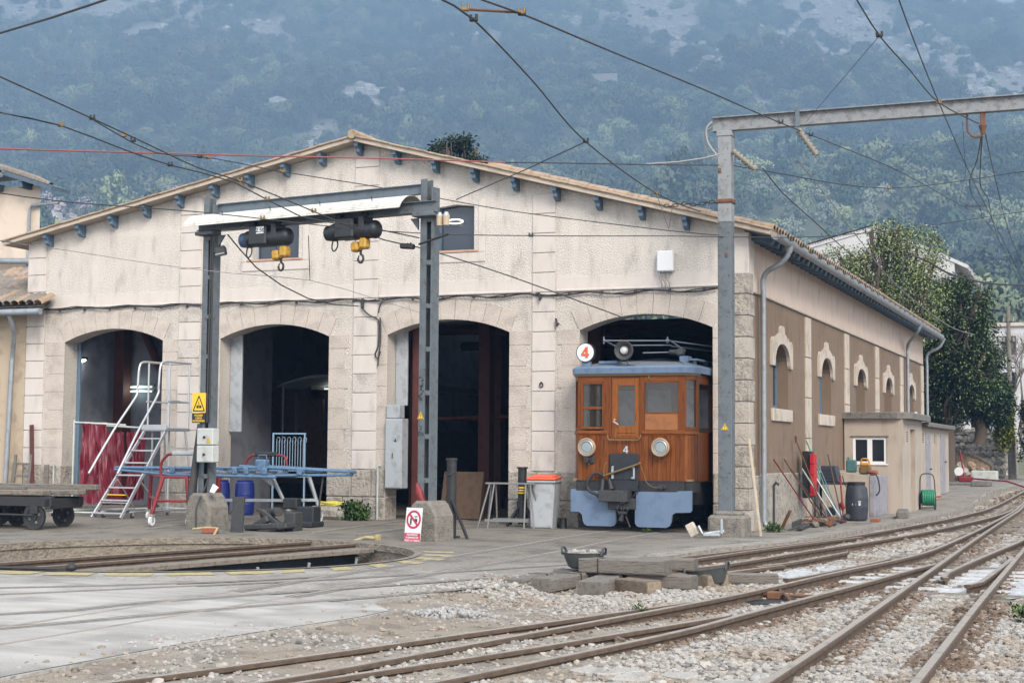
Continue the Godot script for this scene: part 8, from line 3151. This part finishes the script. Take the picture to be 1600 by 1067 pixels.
	var tools := [[V(0.75, 0.0, -3.2), V(0.1, 1.35, -2.0), 0.014, "red_paint", "long thin red bar leaning on the pale plinth, leftmost of the tools", "iron bar"], [V(0.7, 0.0, -4.2), V(0.06, 1.35, -3.2), 0.016, "rust", "rusty bar leaning on the side wall, right of the red bar", "iron bar"], [V(0.72, 0.0, -4.6), V(0.08, 1.15, -3.75), 0.016, "iron_grey", "grey steel bar leaning beside the rusty bar", "iron bar"], [V(0.75, 0.05, -4.3), V(0.1, 1.8, -4.1), 0.015, "rust", "tall brown handled hook leaning under the block strip", "hook pole"], [V(0.85, 0.0, -4.7), V(0.2, 1.15, -4.3), 0.018, "alu", "bright aluminium pole leaning left of the red panel", "pole"], [V(0.95, 0.0, -5.0), V(0.35, 1.0, -4.9), 0.018, "alu", "second bright aluminium pole, leaning right of the red panel", "pole"], [V(0.85, 0.0, -5.0), V(0.12, 1.75, -5.2), 0.014, "green_hose", "green handled broom leaning behind the red panel", "broom"], [V(0.9, 0.0, -5.1), V(0.25, 1.4, -5.5), 0.012, "panto_blue", "blue handled stick leaning behind the red panel", "stick"], [V(0.95, 0.0, -4.9), V(0.55, 1.45, -5.4), 0.014, "bark", "brown wooden handle standing before the iron table", "handle"], [V(0.95, 0.0, -5.0), V(0.85, 1.0, -5.2), 0.02, "red_paint", "short red lever standing left of the bucket", "lever"]]
	for q in tools:
		var k := Shape.new()
		k.cyl(q[0], q[1], q[2], q[2], 7)
		if q[5] == "hook pole":
			k.box(q[1] + V(0.02, -0.03, 0), V(0.04, 0.16, 0.05), 0.01)
		elif q[5] == "broom":
			k.box(q[0] + V(0, 0.04, 0), V(0.1, 0.09, 0.3), 0.02)
		elif q[5] == "lever":
			k.box(q[0] + V(0, 0.05, 0), V(0.12, 0.1, 0.12), 0.02)
			k.cyl(q[0] + V(0, 0.3, 0), q[0] + V(-0.05, 0.42, 0.05), 0.05, 0.05, 10)
		else:
			k.cyl(q[0], q[0] + (q[1] - q[0]) * 0.06, q[2] * 1.5, q[2], 7)
		only("leaning_" + q[5].replace(" ", "_").replace("handle", "stick"), k, M[q[3]], q[4], q[5])
	# junk and pipe along the plinth
	var jp := thing("scrap_pile", "low heap of rusty scrap iron and stones at the foot of the side wall", "scrap heap", on_yard(0.75, -3.6))
	var kinds := [rock(2), rock(3)]
	for i in 30:
		var k := inst(kinds[i % 2], "lump", jp, Transform3D(Basis.from_euler(Vector3(rng.randf(), rng.randf() * 6.0, rng.randf())).scaled(V(rng.randf_range(0.05, 0.13), rng.randf_range(0.03, 0.07), rng.randf_range(0.05, 0.13))), V(rng.randfn() * 0.14 + 0.05, 0.05 + rng.randf() * 0.09, rng.randfn() * 0.55)), [M.rust, M.concrete_block, M.iron_grey][i % 3])
		k.set_meta("kind", "stuff") if i > 400 else null
	for i in 8:
		var s := Shape.new()
		var p0 := V(rng.randfn() * 0.2, 0.06 + rng.randf() * 0.12, rng.randfn() * 0.5)
		s.cyl(p0, p0 + V(rng.randfn() * 0.2, rng.randf_range(-0.03, 0.06), rng.randfn() * 0.4), 0.012)
		part(jp, "rod", s, M.rust)
	var pb := Shape.new()
	pb.box(V(0.72, 0.06, -1.9), V(0.12, 0.06, 1.9), 0.01, Basis(Vector3.UP, 0.1))
	pb.box(V(0.62, 0.12, -1.7), V(0.03, 0.1, 1.7), 0.0, Basis(Vector3.UP, 0.1))
	only("rail_offcut", pb, M.iron_grey, "dark rail offcut lying at the foot of the side wall", "rail offcut")
	var ls := Shape.new()
	ls.box(V(0.45, 0.2, -1.5), V(0.06, 0.42, 0.06), 0.01, Basis(Vector3.BACK, -0.5) * Basis(Vector3.RIGHT, 0.3))
	only("short_stake", ls, M.rust, "short dark stake leaning by the standpipe", "stake")
	var sp := Shape.new()
	sp.cyl(V(0.2, 0.05, -1.55), V(0.2, 0.86, -1.55), 0.025)
	sp.tube([V(0.2, 0.84, -1.55), V(0.24, 0.90, -1.55), V(0.3, 0.86, -1.55)], 0.028)
	only("standpipe", sp, M.iron_grey, "rusty standpipe with a tap beside the corner downpipe", "standpipe")
	# things on the wash trough
	var j1 := thing("teal_canister", "teal plastic canister half hidden on the wash trough, left of the amber jug", "canister", V(0.42, 1.02, -9.2))
	var js := Shape.new()
	js.box(V(0, 0.15, 0), V(0.24, 0.3, 0.17), 0.03)
	js.cyl(V(-0.07, 0.29, 0), V(-0.07, 0.36, 0), 0.03)
	part(j1, "body", js, M.plastic_teal)
	var j2 := thing("amber_jug", "amber plastic jug with a handle on the wash trough under the window", "jug", V(0.78, 0.98, -9.0))
	var j2s := Shape.new()
	j2s.box(V(0, 0.10, 0), V(0.28, 0.2, 0.18), 0.04)
	part(j2, "base", j2s, M.jug_dark)
	var j2t := Shape.new()
	j2t.box(V(0, 0.23, 0), V(0.25, 0.1, 0.16), 0.04)
	j2t.tube(curve([V(-0.1, 0.26, 0), V(-0.08, 0.36, 0), V(0.05, 0.36, 0), V(0.1, 0.27, 0)], 0.05), 0.022, 8)
	part(j2, "shoulder", j2t, M.plastic_amber)
	var rg := Shape.new()
	for i in 6:
		rg.sphere(V(1.0 + rng.randf_range(-0.08, 0.08), 1.0 + rng.randf() * 0.06, -8.75 + rng.randf_range(-0.15, 0.15)), V(0.08, 0.06, 0.09), 8, 5)
	only("rag_bundle", rg, M.brick_red, "crumpled brown rag at the right end of the wash trough", "rag")
	# stones and kerb bits by the annex
	var kb := Shape.new()
	kb.box(on_yard(1.75, -8.2) + V(0.0, 0.08, 0), V(0.26, 0.2, 1.7), 0.03, Basis(Vector3.UP, 0.12))
	only("loose_kerb", kb, M.old_concrete, "loose dark kerb block lying before the annex corner", "kerb block")
	var rbk := Shape.new()
	rbk.box(on_yard(1.45, -5.8) + V(0.05, 0.03, 0), V(0.16, 0.07, 0.4), 0.01)
	only("loose_brick", rbk, M.brick_red, "reddish brick lying on the platform before the barrel", "brick")
	# hose reel
	var hr := thing("hose_reel", "green garden hose on a wheeled reel cart at the annex corner", "hose reel", on_yard(1.66, -13.6), 0.25)
	var hf := Shape.new()
	hf.tube(curve([V(-0.2, 0.1, 0.12), V(-0.19, 0.6, 0.02), V(-0.17, 0.85, -0.03), V(-0.1, 0.94, -0.05), V(0.1, 0.94, -0.05), V(0.17, 0.85, -0.03), V(0.19, 0.6, 0.02), V(0.2, 0.1, 0.12)], 0.1), 0.016, 6)
	hf.cyl(V(-0.2, 0.06, 0.14), V(0.2, 0.06, 0.14), 0.016)
	part(hr, "frame", hf, M.iron)
	var hb := Shape.new()
	hb.cyl(V(-0.17, 0.32, 0.08), V(0.17, 0.32, 0.08), 0.12, 0.12, 16)
	for i in 7:
		var ring := []
		for k in 16:
			ring.append(V(-0.14 + i * 0.046, 0.32 + sin(TAU * k / 16) * 0.19, 0.08 + cos(TAU * k / 16) * 0.19))
		hb.tube(ring, 0.024, 6, true)
	part(hr, "hose", hb, M.green_hose)
	for x in [-0.2, 0.2]:
		var k := Shape.new()
		k.cyl(V(x - 0.02, 0.09, -0.06), V(x + 0.02, 0.09, -0.06), 0.09, 0.09, 14)
		part(hr, "wheel", k, M.iron_grey)
	var hh := Shape.new()
	hh.cyl(V(0.18, 0.34, 0.1), V(0.34, 0.36, 0.12), 0.02)
	part(hr, "crank", hh, M.red_plastic)
	# point lever far right
	var pl := thing("point_lever", "red point lever with a white weight on a concrete slab at far right", "point lever", V(0.9, 0.33, -30.5))
	var sl := Shape.new()
	sl.span(V(-0.7, -0.1, -0.8), V(0.9, 0.1, 0.8), 0.03)
	sl.span(V(0.5, 0.0, 0.9), V(1.1, 0.2, 2.4), 0.03)
	sl.span(V(-1.2, 0.0, 0.4), V(-0.7, 0.16, 1.4), 0.03)
	part(pl, "slab", sl, M.old_concrete)
	var lv := Shape.new()
	lv.cyl(V(0.05, 0.25, 0), V(-0.1, 1.25, 0), 0.035, 0.03, 8)
	lv.cyl(V(0.2, 0.25, 0), V(1.6, 0.18, 1.0), 0.03)
	lv.cyl(V(1.6, 0.18, 1.0), V(2.6, -0.1, 2.2), 0.03)
	lv.box(V(0.1, 0.22, 0), V(0.5, 0.2, 0.4), 0.03)
	part(pl, "lever", lv, M.red_paint)
	var wt := Shape.new()
	wt.cyl(V(-0.14, 0.5, -0.04), V(-0.14, 0.5, 0.06), 0.16, 0.16, 16)
	part(pl, "weight", wt, M.white_plastic)
	# rubble by the stair, pebble heap and flagstones in the dirt
	var hp := thing("stone_heap", "heap of rough brown stones at the foot of the stair parapet", "stone heap", V(-0.6, 0.3, -42.5))
	for i in 40:
		inst(kinds[i % 2], "stone", hp, Transform3D(Basis.from_euler(Vector3(rng.randf(), rng.randf() * 6.0, rng.randf())).scaled(Vector3.ONE * rng.randf_range(0.12, 0.26)), V(rng.randfn() * 0.5, 0.1 + rng.randf() * 0.55 * exp(-absf(i - 20) * 0.05), rng.randfn() * 0.4)), [M.quoin, M.plinth, M.terracotta][i % 3])
	var bl := Shape.new()
	bl.span(V(0.2, 0.3, -41.5), V(1.3, 0.75, -40.8), 0.04)
	only("white_block", bl, M.pale_box, "pale concrete block beside the point lever", "block")
	var fl := thing("flagstones", "broken pale flagstones lying flat in the gravel at the bottom edge", "paving stones", V(3.55, 0, 18.3))
	for i in 26:
		var k := Shape.new()
		var cx := rng.randf_range(-0.75, 0.65)
		var cz := rng.randf_range(-0.6, 0.75)
		var pv := PackedVector2Array()
		var nn := 5 + rng.randi() % 3
		var r := rng.randf_range(0.07, 0.17)
		for j in nn:
			var a := TAU * j / nn + rng.randf_range(-0.3, 0.3)
			pv.append(Vector2(cos(a) * r * rng.randf_range(0.8, 1.25), sin(a) * r * rng.randf_range(0.7, 1.1)))
		var gy := bed(3.55 + cx, 18.3 + cz)
		k.extrude(pv, -0.02, 0.028 + rng.randf() * 0.015, Transform3D(Basis(Vector3(1, 0, 0), Vector3(0, 0.06 * rng.randfn(), -1), Vector3(0, 1, 0)), V(cx, gy, cz)), 0.008)
		part(fl, "flagstone", k, M.flag)

const RUN := [[[22.0, 4.50], [15.0, 4.42], [5.0, 4.22], [-6.0, 4.02], [-40.0, 3.7]], [[22.0, 5.42], [12.4, 5.25], [3.0, 5.10], [-10.0, 4.93], [-40.0, 4.72]], [[17.0, 1.97], [13.1, 2.68], [9.0, 3.2], [4.9, 3.72], [1.0, 3.84], [-40.0, 3.6]], [[17.0, 2.9], [14.0, 3.36], [10.8, 3.73], [6.6, 4.2], [-40.0, 4.2]], [[7.3, 0.62], [4.8, 1.18], [0.3, 1.98], [-10.0, 2.85], [-40.0, 3.5]], [[8.3, 1.58], [5.0, 2.05], [0.0, 2.80], [-10.6, 3.62], [-40.0, 3.8]]]
func rail_x(line: Array, z: float) -> float:
	for i in line.size() - 1:
		if z <= line[i][0] and z >= line[i + 1][0]:
			return lerpf(line[i][1], line[i + 1][1], (line[i][0] - z) / (line[i][0] - line[i + 1][0]))
	return 99.0
func ballast() -> void:
	var kinds := [rock(11), rock(12), rock(13), rock(14)]
	var lists := [[], [], [], []]
	var cols := [[], [], [], []]
	var r := RandomNumberGenerator.new()
	r.seed = 99
	for i in 180000:
		var z := 21.5 - 26.0 * pow(r.randf(), 1.35) if i > 30000 else r.randf_range(-30.0, 4.0)
		var x := r.randf_range(edge_x(z) + 0.02, 8.5)
		if z > 11.0 and r.randf() < 0.03:
			x = edge_x(z) - absf(r.randfn()) * 0.3
		var limed := false
		for pv in LIME:
			limed = limed or Geometry2D.is_point_in_polygon(Vector2(x, z), pv)
		if limed and r.randf() < 0.93:
			continue
		var nz := bumps.get_noise_2d(x * 0.9 + 9.0, z * 0.9)
		if z < 7.0 and x < 3.4 and absf(fposmod(7.0 - z + (x - 2.0) * 0.22 + 0.33, 0.66) - 0.33) < 0.12 and r.randf() < 0.8:
			continue
		if z < 10.7 and x > 3.3 and x < 5.65 and absf(fposmod(10.6 - z + 0.31, 0.62) - 0.31) < 0.115 and r.randf() < 0.9:
			continue
		# dirt track at left and centre carries fewer stones
		var dirt := step01((z - 11.5) / 3.0) * step01((3.9 - x) / 1.4)
		if x > 3.9 and x < 4.1 and z > 14:
			dirt = 0.3
		if r.randf() < dirt * (0.93 if nz < 0.15 else 0.75):
			continue
		var size := r.randf_range(0.010, 0.026) * (1.0 if z > 3.0 else 1.5)
		if r.randf() < 0.03:
			size *= 1.6
		if dirt > 0.5 and r.randf() < 0.7:
			size *= 0.6
		var k := r.randi() % 4
		lists[k].append(Transform3D(Basis.from_euler(Vector3(r.randf() * TAU, r.randf() * TAU, r.randf() * TAU)).scaled(V(size * 1.25, size * 0.85, size)), V(x, (bed(x, z) if x > edge_x(z) else 0.0) + size * r.randf_range(0.0, 0.5), z)))
		var c := r.randf_range(0.23, 0.40)
		var warm := r.randf()
		var col := Color(c, c * lerpf(0.97, 0.91, warm), c * lerpf(0.92, 0.81, warm))
		if nz < -0.12:
			col = col * Color(0.86, 0.79, 0.72)
		var by := 9.0 # rust and brake dust beside the running rails
		for line in RUN:
			by = minf(by, absf(x - rail_x(line, z)))
		if by < 0.24 and z < 16.5 and r.randf() < 0.75:
			col = col * Color(0.62, 0.50, 0.42) * r.randf_range(0.6, 1.1)
		if r.randf() < 0.10:
			col = col * r.randf_range(0.35, 0.75)
		cols[k].append(col)
	for k in 4:
		tag(multi("ballast_stones", kinds[k], lists[k], cols[k], self, M.stone), "pale limestone ballast stones strewn between and beside the rails", "ballast")
	var list := []
	var cl := []
	for i in 260:
		var d := Vector2(r.randfn() * 0.16, r.randfn() * 0.22)
		var p := V(0.62 + d.x, 0, 14.75 + d.y)
		list.append(Transform3D(Basis.from_euler(Vector3(r.randf() * 6, r.randf() * 6, 0)).scaled(Vector3.ONE * r.randf_range(0.01, 0.025)), p + V(0, bed(p.x, p.z) + 0.07 * exp(-d.length() * 6.0) + 0.01, 0)))
		var c := r.randf_range(0.25, 0.38)
		cl.append(Color(c, c * 0.99, c * 0.97))
	tag(multi("gravel_heap", kinds[0], list, cl, self, M.stone), "small heap of grey gravel in the dirt left of the second track", "gravel")

func wire_thing(called: String, label: String, r: float, m: Material, pts: Array, clamps: Array) -> void:
	var t := thing(called, label, "wire" if not called.contains("cable") else "cable")
	var s := Shape.new()
	s.tube(curve(pts, 0.8) if pts.size() > 3 else pts, r * 0.88, 6)
	part(t, "strand", s, m)
	for c in clamps:
		var k := Shape.new()
		k.box(c, V(0.085, 0.04, 0.04), 0.01, Basis(Vector3.UP, 0.4))
		k.cyl(c + V(-0.03, 0.0, 0), c + V(-0.03, 0.05, 0), 0.015)
		k.cyl(c + V(0.03, 0.0, 0), c + V(0.03, 0.05, 0), 0.015)
		part(t, "clamp", k, M.brass_old if rng.randf() < 0.6 else M.iron)
func wires() -> void:
	var ch := thing("strain_chain", "rusty chain and twisted wire end left of the collar on the right mast", "chain")
	for i in 12:
		var k := Shape.new()
		var rr := []
		var c := V(-0.18 - i * 0.085, 5.98 + 0.02 * sin(i * 1.1), 1.4)
		for n in 8:
			rr.append(c + (V(cos(TAU * n / 8) * 0.055, sin(TAU * n / 8) * 0.03, 0) if i % 2 else V(cos(TAU * n / 8) * 0.055, 0, sin(TAU * n / 8) * 0.03)))
		k.tube(rr, 0.009, 4, true)
		part(ch, "link", k, M.iron_grey)
	wire_thing("overhead_wire", "contact wire sloping from the upper left edge to the arch of the railcar door", 0.012, M.wire, [V(5.31, 2.42, 34.05), V(-5.23, 5.75, 15.03), V(-6.20, 6.06, 13.28), V(-6.51, 5.94, 10.16), V(-6.47, 5.77, 8.50), V(-6.12, 5.65, 7.82), V(-5.68, 5.38, 6.32), V(-5.11, 5.07, 4.88), V(-4.72, 5.00, 4.17), V(-3.47, 4.57, 3.09), V(-1.83, 3.91, 1.68)], [V(-6.46, 6.00, 11.12), V(-6.14, 5.66, 7.85), V(-5.68, 5.38, 6.32), V(-4.86, 5.02, 4.42)])
	wire_thing("overhead_wire", "second contact wire from the left edge, crossing the first above the left roof", 0.012, M.wire, [V(-1.39, 2.98, 34.63), V(-6.64, 5.71, 13.44), V(-6.88, 5.83, 12.46), V(-6.80, 5.88, 11.35), V(-6.94, 5.86, 9.79), V(-6.87, 5.81, 8.67), V(-6.51, 5.73, 7.44), V(-6.03, 5.34, 6.13), V(-5.38, 5.27, 5.32), V(-4.77, 5.18, 4.21)], [V(-6.80, 5.88, 11.35), V(-6.87, 5.81, 8.67), V(-6.28, 5.54, 6.79)])
	wire_thing("overhead_wire", "wire branching off the first contact wire, flat past both gantry posts to the mast", 0.01, M.wire, [V(-6.39, 5.96, 11.19), V(-6.80, 5.91, 9.19), V(-6.83, 6.11, 7.60), V(-6.56, 6.17, 5.87), V(-5.83, 6.15, 4.49), V(-5.07, 6.08, 3.32), V(-3.70, 5.84, 2.53), V(-0.95, 5.45, 1.82), V(-0.01, 5.32, 1.86)], [V(-6.61, 5.95, 10.20), V(-6.67, 5.94, 9.90), V(-6.84, 6.07, 7.92), V(-6.84, 6.10, 7.68), V(-6.56, 6.17, 5.87)])
	wire_thing("red_cable", "long red sheathed cable across the left sky in front of the gable", 0.015, M.red_cable, [V(-13.98, 2.44, 32.49), V(-8.41, 5.66, 11.45), V(-8.25, 5.75, 10.85), V(-7.34, 5.96, 9.09), V(-6.28, 6.19, 7.16), V(-4.77, 6.33, 5.59), V(-3.16, 6.41, 4.19)], [])
	wire_thing("overhead_wire", "black continuation of the red cable to the chain on the right mast", 0.014, M.wire, [V(-3.18, 6.41, 4.20), V(-2.14, 6.46, 3.46), V(-0.96, 6.48, 2.77), V(0.06, 6.52, 2.14)], [])
	wire_thing("overhead_wire", "lowest long wire from the left edge across the gable to the green tree", 0.01, M.wire, [V(-13.97, 3.62, 32.64), V(-8.42, 5.07, 11.41), V(-8.27, 5.12, 10.80), V(-8.06, 5.16, 9.64), V(-7.23, 5.32, 7.16), V(-5.98, 5.27, 5.57), V(-4.63, 5.23, 4.37), V(-2.96, 5.23, 3.48), V(-0.79, 5.27, 2.39), V(0.94, 5.47, 0.08), V(1.69, 5.75, -1.82), V(2.47, 6.16, -4.27), V(4.57, 6.85, -7.23), V(5.32, 7.17, -8.59), V(15.74, 11.66, -27.44)], [V(-6.62, 5.30, 6.37), V(-2.96, 5.23, 3.48)])
	wire_thing("overhead_wire", "thin pale wire sagging from the left edge to the right gantry post", 0.007, M.wire_pale, [V(-6.28, 3.77, 31.93), V(-9.49, 4.66, 10.18), V(-9.64, 4.71, 9.17), V(-9.46, 4.72, 7.69), V(-8.96, 4.67, 6.08), V(-8.16, 4.61, 4.88), V(-7.15, 4.56, 3.82), V(-5.92, 4.20, 3.51), V(-4.98, 3.91, 3.55)], [])
	wire_thing("drop_cable", "black cable hanging from the gantry beam to the cable bundle on the facade", 0.014, M.wire, [V(-8.47, 5.37, 4.53), V(-8.21, 4.82, 3.95), V(-8.04, 4.55, 3.32), V(-7.89, 4.37, 2.60), V(-7.68, 4.30, 1.96), V(-7.36, 4.30, 1.51)], [])
	wire_thing("drop_wire", "short vertical dropper under the middle of the gantry beam", 0.008, M.wire, [V(-7.01, 5.33, 4.15), V(-7.15, 4.56, 3.82)], [])
	wire_thing("overhead_wire", "wire falling steeply from the top edge centre to the right gable slope", 0.012, M.wire, [V(5.55, 4.06, 37.75), V(1.05, 5.55, 16.26), V(0.95, 5.59, 15.77), V(0.82, 5.69, 14.74), V(0.08, 5.95, 11.28), V(-0.47, 5.91, 7.72), V(-0.69, 5.85, 3.47), V(-0.67, 5.95, 0.66)], [V(0.82, 5.69, 14.74), V(-0.47, 5.91, 7.72), V(-0.69, 5.85, 3.47)])
	wire_thing("span_wire", "tie wire from the steep wire down to a clamp beside the right gable window", 0.011, M.wire, [V(-0.47, 5.91, 7.72), V(-2.56, 6.14, 4.79), V(-5.13, 6.24, 1.84)], [])
	wire_thing("overhead_wire", "long wire from the top centre past the mast beam to the hanger at far right", 0.012, M.wire, [V(4.52, 2.09, 36.62), V(1.00, 5.79, 15.22), V(0.91, 5.88, 14.72), V(1.04, 5.92, 14.02), V(1.10, 6.18, 11.43), V(1.11, 6.67, 7.13), V(1.40, 6.92, 3.47), V(1.31, 7.67, -2.60), V(1.55, 8.41, -10.21), V(1.84, 9.24, -21.08), V(2.15, 9.46, -25.51), V(2.10, 9.64, -34.13), V(1.91, 9.50, -50.28), V(1.66, 9.31, -72.28)], [V(1.04, 5.92, 14.02), V(1.38, 6.97, 3.17), V(1.30, 7.35, 0.15)])
	wire_thing("span_wire", "wire running right from the chain collar of the mast to the right edge", 0.01, M.wire, [V(0.26, 6.55, 1.85), V(0.68, 6.56, 1.03), V(2.40, 6.65, -2.04), V(4.75, 7.27, -4.56), V(5.33, 7.46, -5.33), V(18.51, 11.69, -22.43)], [V(2.40, 6.65, -2.04)])
	wire_thing("overhead_wire", "wire from the top right through the node to the beam hanger", 0.011, M.wire, [V(3.46, 6.06, 33.90), V(3.97, 6.48, 11.91), V(3.98, 6.49, 11.37), V(3.98, 6.51, 9.74), V(3.97, 6.74, 7.06), V(4.01, 6.96, 3.82), V(4.36, 7.17, 0.99)], [V(3.98, 6.51, 9.74), V(4.01, 6.96, 3.82)])
	wire_thing("overhead_wire", "steepest wire at the top right, going down behind the beam to the right edge", 0.01, M.wire, [V(5.26, 7.51, 33.69), V(4.43, 6.52, 11.73), V(4.41, 6.50, 11.19), V(4.22, 6.72, 8.04), V(3.97, 7.03, 3.30), V(3.63, 7.37, -5.73), V(3.26, 7.83, -18.52), V(2.88, 8.20, -34.55), V(2.36, 8.70, -56.54)], [])
	wire_thing("overhead_wire", "pale wire from the mast insulator sloping right behind the depot roof to the dark tree", 0.012, M.wire_pale, [V(1.14, 6.81, 0.64), V(1.30, 6.48, -1.07), V(1.28, 6.16, -4.87), V(1.10, 5.84, -12.39), V(1.41, 5.49, -21.19), V(1.81, 5.50, -25.68)], [])
	wire_thing("overhead_wire", "wire from the lower mast insulator sloping right in front of the grey green tree", 0.012, M.wire, [V(0.71, 6.53, 1.56), V(0.76, 6.31, 0.22), V(0.92, 6.08, -2.03), V(0.90, 5.95, -6.90), V(0.91, 5.96, -14.47), V(1.82, 6.00, -25.64)], [])
	wire_thing("stay_wire", "very thin stay from the wire node down to the mast beam", 0.005, M.wire, [V(3.98, 6.51, 9.74), V(3.16, 6.85, 6.86), V(1.79, 6.97, 3.10)], [])
	wire_thing("feeder_cable", "left looping feeder cable of the three hanging under the beam hanger", 0.013, M.wire, [V(4.41, 7.06, 0.96), V(4.00, 7.21, -2.64), V(3.29, 7.87, -8.80), V(2.59, 8.87, -17.09), V(2.25, 9.46, -23.39), V(2.13, 9.50, -25.50)], [])
	wire_thing("feeder_cable", "middle wavy feeder cable under the beam hanger", 0.013, M.wire, [V(4.42, 7.06, 0.96), V(4.07, 7.21, -2.67), V(3.35, 8.10, -10.96), V(2.85, 9.07, -19.34), V(2.41, 9.59, -25.61), V(2.14, 9.61, -31.99)], [])
	wire_thing("feeder_cable", "right straight feeder wire from the beam hanger to the right edge", 0.01, M.wire, [V(4.45, 7.06, 0.95), V(4.09, 7.37, -5.91), V(3.70, 7.50, -15.48), V(3.50, 7.52, -26.20), V(3.08, 7.58, -48.20)], [])
	wire_thing("spreader_bar", "short spreader bar with end clamps between the far wires at right", 0.02, M.wire, [V(1.93, 9.36, -22.19), V(2.41, 9.53, -23.45)], [V(1.93, 9.36, -22.19), V(2.41, 9.53, -23.45)])
	wire_thing("roof_cable", "thick black cable curving from the far roof end to the right edge", 0.035, M.wire, [V(0.27, 5.61, -19.64), V(0.27, 6.53, -19.57), V(0.29, 7.21, -19.53), V(0.38, 7.46, -19.54), V(0.60, 7.52, -19.63), V(1.00, 7.35, -19.80), V(1.43, 7.12, -21.07), V(2.07, 7.00, -22.42), V(2.74, 6.99, -23.78), V(3.79, 7.16, -26.35), V(12.06, 8.45, -46.70)], [])
	wire_thing("stay_wire", "thin tie between two wires left of the far hanger", 0.005, M.wire, [V(4.05, 7.31, 0.59), V(3.21, 8.05, -8.75), V(1.94, 9.17, -20.04)], [])
	wire_thing("v_hanger", "V shaped hanger between the steep wire and the wires before the gable", 0.007, M.wire_pale, [V(-0.69, 5.85, 3.47), V(-0.89, 5.45, 2.01), V(-0.70, 5.86, 2.40)], [])
	wire_thing("overhead_wire", "short wire crossing the upper left corner of the photo", 0.012, M.wire, [V(-22.61, 6.94, 6.43), V(-3.36, 5.30, 16.94), V(-2.79, 5.26, 17.25), V(-2.03, 5.26, 17.49), V(-1.30, 5.27, 17.73), V(-1.03, 5.27, 17.84), V(19.48, 4.99, 25.79)], [])
	wire_thing("tie_rod", "rusty tie rod with a white insulator at the top edge centre", 0.016, M.rust, [V(0.75, 5.79, 14.78), V(1.04, 5.93, 14.03)], [V(0.75, 5.79, 14.78), V(1.04, 5.93, 14.03)])
	wire_thing("pale_cable", "grey cable draped from the chain to the right mast", 0.016, M.wire_pale, [V(-1.10, 6.51, 2.71), V(-0.58, 6.55, 2.51), V(-0.18, 6.64, 2.25), V(0.07, 6.71, 2.15)], [])
